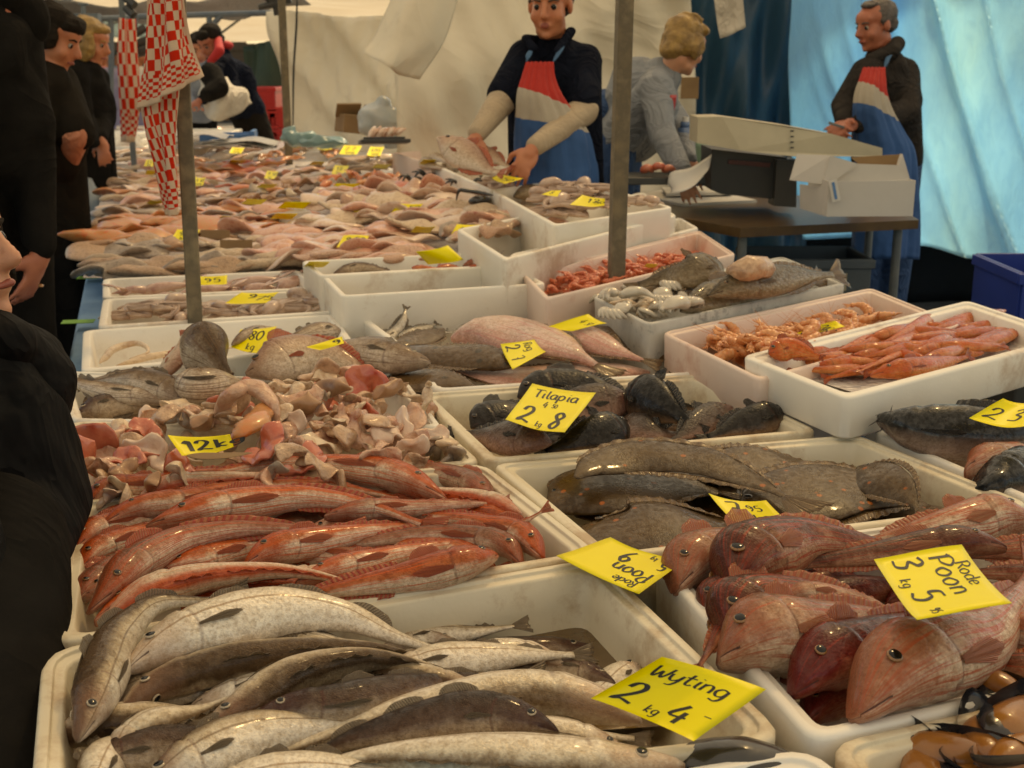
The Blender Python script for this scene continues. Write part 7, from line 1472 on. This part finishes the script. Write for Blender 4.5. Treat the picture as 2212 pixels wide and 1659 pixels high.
bm = bmesh.new(); box_bm(bm, Q(1490, 190, 7.2), (.10, .02, .12), bev=.002); tag(from_bm('notice', bm, M['cardboard']), 'small brown card hanging on the dark blue tarpaulin', 'card')
# ================================================================ people
def VQ(*a): return Q(*a)
pe = person('young fishmonger in a navy fleece and red white blue apron', VQ(1188, 14, 5.1), -14, 8, 1.08, VQ(1196, 100, 5.16), (VQ(1138, 124, 5.16), VQ(1256, 132, 5.2)), (VQ(1088, 212, 5.02), VQ(1262, 240, 5.0)), (VQ(1030, 292, 4.8), VQ(1152, 320, 4.72)),
       (VQ(1150, 395, 5.2), VQ(1250, 398, 5.2)), 'skin', 'short', 'hair_brown', 'navy', 'jeans', hands=((Vector((-.3, -.5, -.85)), Vector((0, .6, -.5)), 1.0, .35), (Vector((-.5, -.35, -.8)), Vector((-.2, .5, -.6)), 1.05, .45)), fat=.98, sleeve='half', fore=('beige_knit', 'beige_knit'), voxel=.0065, mouth_open=True, armfat=1.06)
apron(pe, [(1136, 1196, 134, 4.95, .03), (1126, 1200, 165, 4.93, .05), (1115, 1214, 200, 4.91, .07), (1112, 1240, 240, 4.92, .09), (1109, 1272, 285, 4.94, .11), (1110, 1286, 340, 4.96, .12), (1114, 1294, 400, 4.98, .12), (1114, 1298, 700, 5.0, .12)], 0)
sl_m = mk('blue_strap', (.05, .13, .24), rough=.8)
for a, b, c_ in ((VQ(1137, 136, 4.96), VQ(1142, 118, 4.97), VQ(1152, 100, 5.03)), (VQ(1194, 136, 4.96), VQ(1210, 108, 4.99), VQ(1226, 80, 5.06))): lump('apron_strap', [a, b, c_], .012, .004, sl_m, None, None, parent=pe, amp=0, profile='slim')
blob('collar', [('c', VQ(1136, 84, 5.02), VQ(1152, 104, 5.0), .016, .02), ('c', VQ(1232, 68, 5.06), VQ(1205, 112, 5.0), .018, .02), ('c', VQ(1136, 84, 5.06), VQ(1160, 92, 5.18), .02, .03), ('c', VQ(1234, 68, 5.10), VQ(1215, 86, 5.2), .02, .03)], .008, M['navy'], pe, 3)
pf = person('short haired blonde woman in a grey sweatshirt bending over the table', VQ(1478, 100, 5.6), 128, 22, .98, VQ(1438, 160, 5.62), (VQ(1420, 192, 5.45), VQ(1400, 178, 5.85)), (VQ(1432, 290, 5.3), VQ(1470, 280, 5.6)), (VQ(1472, 368, 5.1), VQ(1490, 345, 5.35)),
       (VQ(1330, 300, 5.6), VQ(1345, 300, 5.85)), 'skin_pale', 'crop', 'hair_blonde', 'grey_sweat', 'jeans', hands=((Vector((.25, -.4, -.8)), Vector((.3, .3, -.5)), .95, .4), (Vector((.2, -.4, -.8)), Vector((.3, .3, -.5)), .95, .4)), fat=.98, voxel=.007, armfat=1.0)
sheet('apron', [[VQ(1448, 205, 5.36), VQ(1462, 205, 5.4)], [VQ(1446, 225, 5.36), VQ(1458, 232, 5.4)], [VQ(1440, 250, 5.36), VQ(1450, 255, 5.4)]], M['red_plastic'], pf, 6, 8)
o = blob('waist_jacket', [('e', VQ(1300, 240, 5.7), (.07, .1, .10)), ('c', VQ(1310, 215, 5.7), VQ(1330, 250, 5.7), .05, .06)], .01, M['jeans'], pf, 2)
pg = person('older fishmonger with receding grey hair and a dark fleece', VQ(1892, 56, 6.25), -68, 12, 1.02, VQ(1905, 122, 6.3), (VQ(1876, 152, 6.15), VQ(1956, 160, 6.35)), (VQ(1826, 228, 6.1), VQ(1960, 242, 6.1)), (VQ(1822, 268, 5.95), VQ(1848, 270, 5.9)),
       (VQ(1885, 340, 6.3), VQ(1950, 340, 6.3)), 'skin_red', 'receding', 'hair_grey', 'charcoal_knit', 'jeans', hands=((Vector((-.2, -.6, -.2)), Vector((.8, .1, -.3)), 1.0, .7), (Vector((-.85, -.3, -.15)), Vector((.1, .5, -.6)), 1.0, .6)), fat=.98, voxel=.0075, armfat=1.05)
apron(pg, [(1864, 1912, 146, 6.02, .03), (1855, 1914, 170, 5.97, .05), (1844, 1918, 200, 5.94, .07), (1840, 1930, 238, 5.93, .09), (1842, 1955, 285, 5.95, .11), (1846, 1978, 330, 5.97, .12), (1850, 1984, 420, 6.0, .12), (1850, 1984, 560, 6.04, .12)], 0)
lump('apron_strap', [VQ(1911, 147, 6.08), VQ(1920, 122, 6.12), VQ(1938, 100, 6.2)], .012, .004, sl_m, None, None, parent=pg, amp=0, profile='slim')
blob('collar', [('c', VQ(1882, 128, 6.14), VQ(1925, 112, 6.16), .03, .04), ('c', VQ(1925, 112, 6.16), VQ(1938, 95, 6.3), .04, .04)], .008, M['charcoal_knit'], pg, 3)
bm = bmesh.new(); box_bm(bm, VQ(1812, 272, 5.85), (.10, .012, .012), ry=.3, bev=.002); tag(from_bm('knife', bm, M['steel']), 'small knife in the older fishmongers hands', 'knife')
# shoppers on the left
pa = person('shopper in a long black coat with a ring on one hand, at the left edge', VQ(-45, -80, 3.35), 60, 10, 1.05, VQ(-40, 5, 3.35), (VQ(-95, 70, 3.2), VQ(18, 76, 3.35)), (VQ(-90, 300, 3.1), VQ(62, 330, 3.3)), (VQ(-60, 500, 3.0), VQ(90, 542, 3.2)),
       (VQ(-60, 480, 3.3), VQ(30, 480, 3.35)), 'skin_red', 'short', 'hair_dark', 'black_cloth', 'black_cloth', hands=(None, (Vector((-.35, -.25, -.95)), Vector((-.8, .2, .2)), 1.05, .35)), fat=1.0, voxel=.009, armfat=1.1)
blob('coat_skirt', [('c', VQ(-80, 350, 3.35), VQ(-80, 900, 3.35), .2, .24), ('c', VQ(-20, 350, 3.35), VQ(10, 900, 3.4), .13, .17)], .014, M['black_cloth'], pa, 4, noise=.015, nscale=6)
blob('scarf', [('c', VQ(-60, 20, 3.4), VQ(40, 40, 3.35), .10, .08), ('c', VQ(-60, -30, 3.4), VQ(10, -10, 3.3), .10, .07)], .012, M['black_cloth'], pa, 3, noise=.015, nscale=9)
lump('ring', [VQ(86, 615, 3.12), VQ(92, 620, 3.11)], .008, .004, IRIS['gold'], None, None, parent=pa, amp=0, n=8)
pb = person('dark haired young shopper looking down, salmon sleeve below a dark vest', VQ(116, 84, 5.1), 88, 24, 1.05, VQ(90, 150, 5.15), (VQ(60, 185, 4.95), VQ(128, 190, 5.15)), (VQ(70, 320, 4.9), VQ(164, 292, 4.98)), (VQ(100, 400, 4.8), VQ(150, 352, 5.08)),
       (VQ(75, 400, 5.1), VQ(128, 400, 5.15)), 'skin', 'fringe', 'hair_dark', 'dark_brown_cloth', 'black_cloth', hands=(None, None), fat=1.0, sleeve='half', fore=('dark_brown_cloth', 'salmon_cloth'), voxel=.009, armfat=1.1)
blob('coat_skirt', [('c', VQ(100, 300, 5.15), VQ(120, 640, 5.2), .15, .17), ('c', VQ(128, 230, 5.15), VQ(150, 600, 5.2), .06, .10)], .014, M['dark_brown_cloth'], pb, 4, noise=.012, nscale=6)
blob('shirt_collar', [('c', VQ(90, 172, 5.05), VQ(104, 158, 5.08), .045, .04)], .01, M['light_blue_cloth'], pb, 3)
pc = person('blonde shopper in a black coat looking at the fish', VQ(194, 92, 7.1), 85, 16, 1.05, VQ(182, 140, 7.15), (VQ(160, 165, 6.95), VQ(205, 168, 7.2)), (VQ(180, 260, 6.9), VQ(222, 250, 7.1)), (VQ(200, 310, 6.75), VQ(218, 300, 6.85)),
       (VQ(160, 320, 7.1), VQ(200, 320, 7.15)), 'skin', 'bob', 'hair_blonde', 'black_cloth', 'black_cloth', hands=(None, (Vector((.2, -.3, -.9)), Vector((0, .7, -.4)), 1.0, .6)), fat=1.05, voxel=.010)
blob('coat_skirt', [('c', VQ(170, 240, 7.15), VQ(165, 470, 7.2), .18, .2), ('c', VQ(195, 220, 7.15), VQ(200, 420, 7.2), .12, .15)], .016, M['black_cloth'], pc, 4, noise=.015, nscale=6)
blob('carrier_bag', [('c', VQ(192, 395, 7.0), VQ(196, 440, 7.0), .03, .08), ('e', VQ(196, 460, 7.0), (.09, .05, .12))], .012, M['bag'], None, 2, noise=.01)
tag(bpy.data.objects['carrier_bag'], 'grey plastic carrier bag hanging below the blonde shopper', 'bag')
pk = person('child in a black quilted jacket, chin and lips at the left edge', VQ(-132, 545, 1.72), 84, -8, .98, VQ(-125, 700, 1.78), (VQ(-170, 800, 1.55), VQ(10, 850, 1.85)), (VQ(-150, 1100, 1.4), VQ(75, 1060, 1.70)), (VQ(-60, 1300, 1.35), VQ(20, 1260, 1.45)),
       (VQ(-120, 1350, 1.6), VQ(-20, 1350, 1.7)), 'skin_pale', 'bob', 'hair_dark', 'puffer', 'black_cloth', hands=None, fat=1.0, voxel=.007, armfat=1.25)
blob('hood', [('e', VQ(-40, 775, 1.76), (.12, .10, .06)), ('c', VQ(-90, 720, 1.8), VQ(22, 760, 1.72), .05, .05), ('c', VQ(22, 760, 1.72), VQ(60, 830, 1.75), .05, .07), ('c', VQ(-60, 718, 1.70), VQ(12, 742, 1.68), .05, .042)], .008, M['puffer'], pk, 3, noise=.006, nscale=16)
for k in range(5):
    y = 880 + k * 105; blob('quilt_band', [('e', VQ(40 - k * 6, y, 1.74), (.075 + .004 * k, .10, .042)), ('e', VQ(-30, y, 1.72), (.10, .12, .045))], .009, M['puffer'], pk, 3, noise=.004, nscale=14)
blob('jacket_hem', [('c', VQ(-40, 1350, 1.7), VQ(-60, 2100, 1.5), .17, .17), ('c', VQ(-20, 1180, 1.5), VQ(-55, 1600, 1.25), .10, .11), ('c', VQ(-55, 1600, 1.25), VQ(-70, 2000, 1.1), .11, .13)], .014, M['black_cloth'], pk, 3)
# the far couple behind the counter and people in the street
pd_ = person('man in a dark jacket with a red hood leaning over the far counter', VQ(456, 92, 10.2), -35, 30, 1.1, VQ(478, 118, 10.3), (VQ(462, 150, 10.1), VQ(505, 150, 10.3)), (VQ(470, 195, 9.9), VQ(500, 215, 10.0)), (VQ(436, 215, 9.7), VQ(440, 222, 9.8)),
       (VQ(520, 238, 10.4), VQ(545, 238, 10.4)), 'skin_red', 'short', 'hair_dark', 'navy', 'dark_brown_cloth', hands=((Vector((-.7, -.3, -.4)), Vector((0, .5, -.8)), 1, .5), None), fat=1.1, voxel=.013, legdir=Vector((.35, 0, 0)))
blob('red_hood', [('c', VQ(470, 75, 10.25), VQ(474, 110, 10.0), .03, .04), ('c', VQ(474, 110, 10.0), VQ(455, 132, 10.0), .04, .03), ('e', VQ(486, 98, 10.3), (.07, .07, .04))], .012, mk('red_hood_cloth', (.5, .02, .02), rough=.8), pd_, 2)
sheet('apron', [[VQ(428, 168, 9.75), VQ(455, 172, 9.65), VQ(490, 170, 9.9)], [VQ(432, 205, 9.75), VQ(470, 205, 9.6), VQ(528, 195, 9.9)], [VQ(440, 245, 9.75), VQ(480, 262, 9.65), VQ(548, 222, 9.95)]], M['white_cloth'], pd_, 20, 16, lambda u, v: .02 * math.sin(u * 12 + v * 9))
blob('dark_sleeve', [('c', VQ(455, 160, 9.7), VQ(472, 190, 9.6), .09, .08), ('c', VQ(472, 190, 9.6), VQ(448, 205, 9.5), .08, .06)], .013, M['black_cloth'], pd_, 3)
person('woman with dark hair and a pale shirt beside the man in the red hood', VQ(428, 108, 10.9), 20, 15, 1.1, VQ(430, 135, 10.95), (VQ(405, 150, 10.9), VQ(455, 150, 10.9)), (VQ(400, 200, 10.8), VQ(455, 200, 10.8)), (VQ(420, 235, 10.6), VQ(440, 235, 10.6)),
       (VQ(415, 250, 10.9), VQ(445, 250, 10.9)), 'skin', 'bob', 'hair_dark', 'grey_sweat', 'black_cloth', voxel=.015)
bright = [mk('lilac_cloth', (.30, .28, .45), rough=.8), mk('white_shirt', (.75, .72, .72), rough=.8), mk('pink_cloth', (.6, .25, .35), rough=.8), mk('pale_denim', (.25, .35, .5), rough=.8)]
for i, m in enumerate(bright): M['st%d' % i] = m
for i, (x, Y, mk_, hm, lb) in enumerate(((222, 22, 'st2', 'hair_brown', 'passer by in pink out in the bright street'), (236, 19, 'st0', 'hair_dark', 'passer by in lilac beside the thin frame upright'), (255, 24, 'st3', 'hair_grey', 'passer by in pale blue between frame and tea towel'), (300, 21, 'st1', 'hair_blonde', 'passer by in white seen between the two tea towels'), (318, 26, 'st3', 'hair_brown', 'passer by behind the white one'))):
    b = VQ(x, 130, Y); bx_, by_ = b.x, b.y; z0 = 0
    def J(dx, z): return Vector((bx_ + dx, by_, z))
    person(lb, J(0, 1.62), 30 * i, 0, 1.0, J(0, 1.42), (J(-.17, 1.36), J(.17, 1.36)), (J(-.22, 1.1), J(.22, 1.1)), (J(-.2, .85), J(.2, .85)), (J(-.09, .9), J(.09, .9)), 'skin', 'short', hm, mk_, 'st0', voxel=.025, face=False)
bm = bmesh.new(); box_bm(bm, Vector((-7.5, 34, 1.0)), (12, .3, 2.0)); box_bm(bm, Vector((-7.5, 33.8, 1.9)), (12.1, .1, .15)); 
for k in range(5): box_bm(bm, Vector((-11 + k * 1.7, 33.82, 1.2)), (1.1, .06, 1.7), bev=.02)
tag(from_bm('brick_building', bm, mk('brown_brick', (.20, .11, .05), (.14, .08, .04), scale=20, rough=.8)), 'brown building front across the street beyond the shoppers', 'building')
t = thing('street_parasol', 'pale blue parasol in the street beyond the shoppers', 'parasol', Vector((VQ(268, 92, 24).x, 24, 0)))
c = Vector((VQ(268, 92, 24).x, 24, 0)); bm = bmesh.new(); tube_bm(bm, c, c + Vector((0, 0, 2.3)), .03); from_bm('pole', bm, M['steel'], t)
bm = bmesh.new(); bmesh.ops.create_cone(bm, cap_ends=False, segments=8, radius1=1.3, radius2=.02, depth=.5, matrix=Matrix.Translation(c + Vector((0, 0, 2.25)))); o = from_bm('canopy', bm, mk('pale_blue_canopy', (.45, .68, .8), rough=.7, trans=.4), t)
bake_blobs()
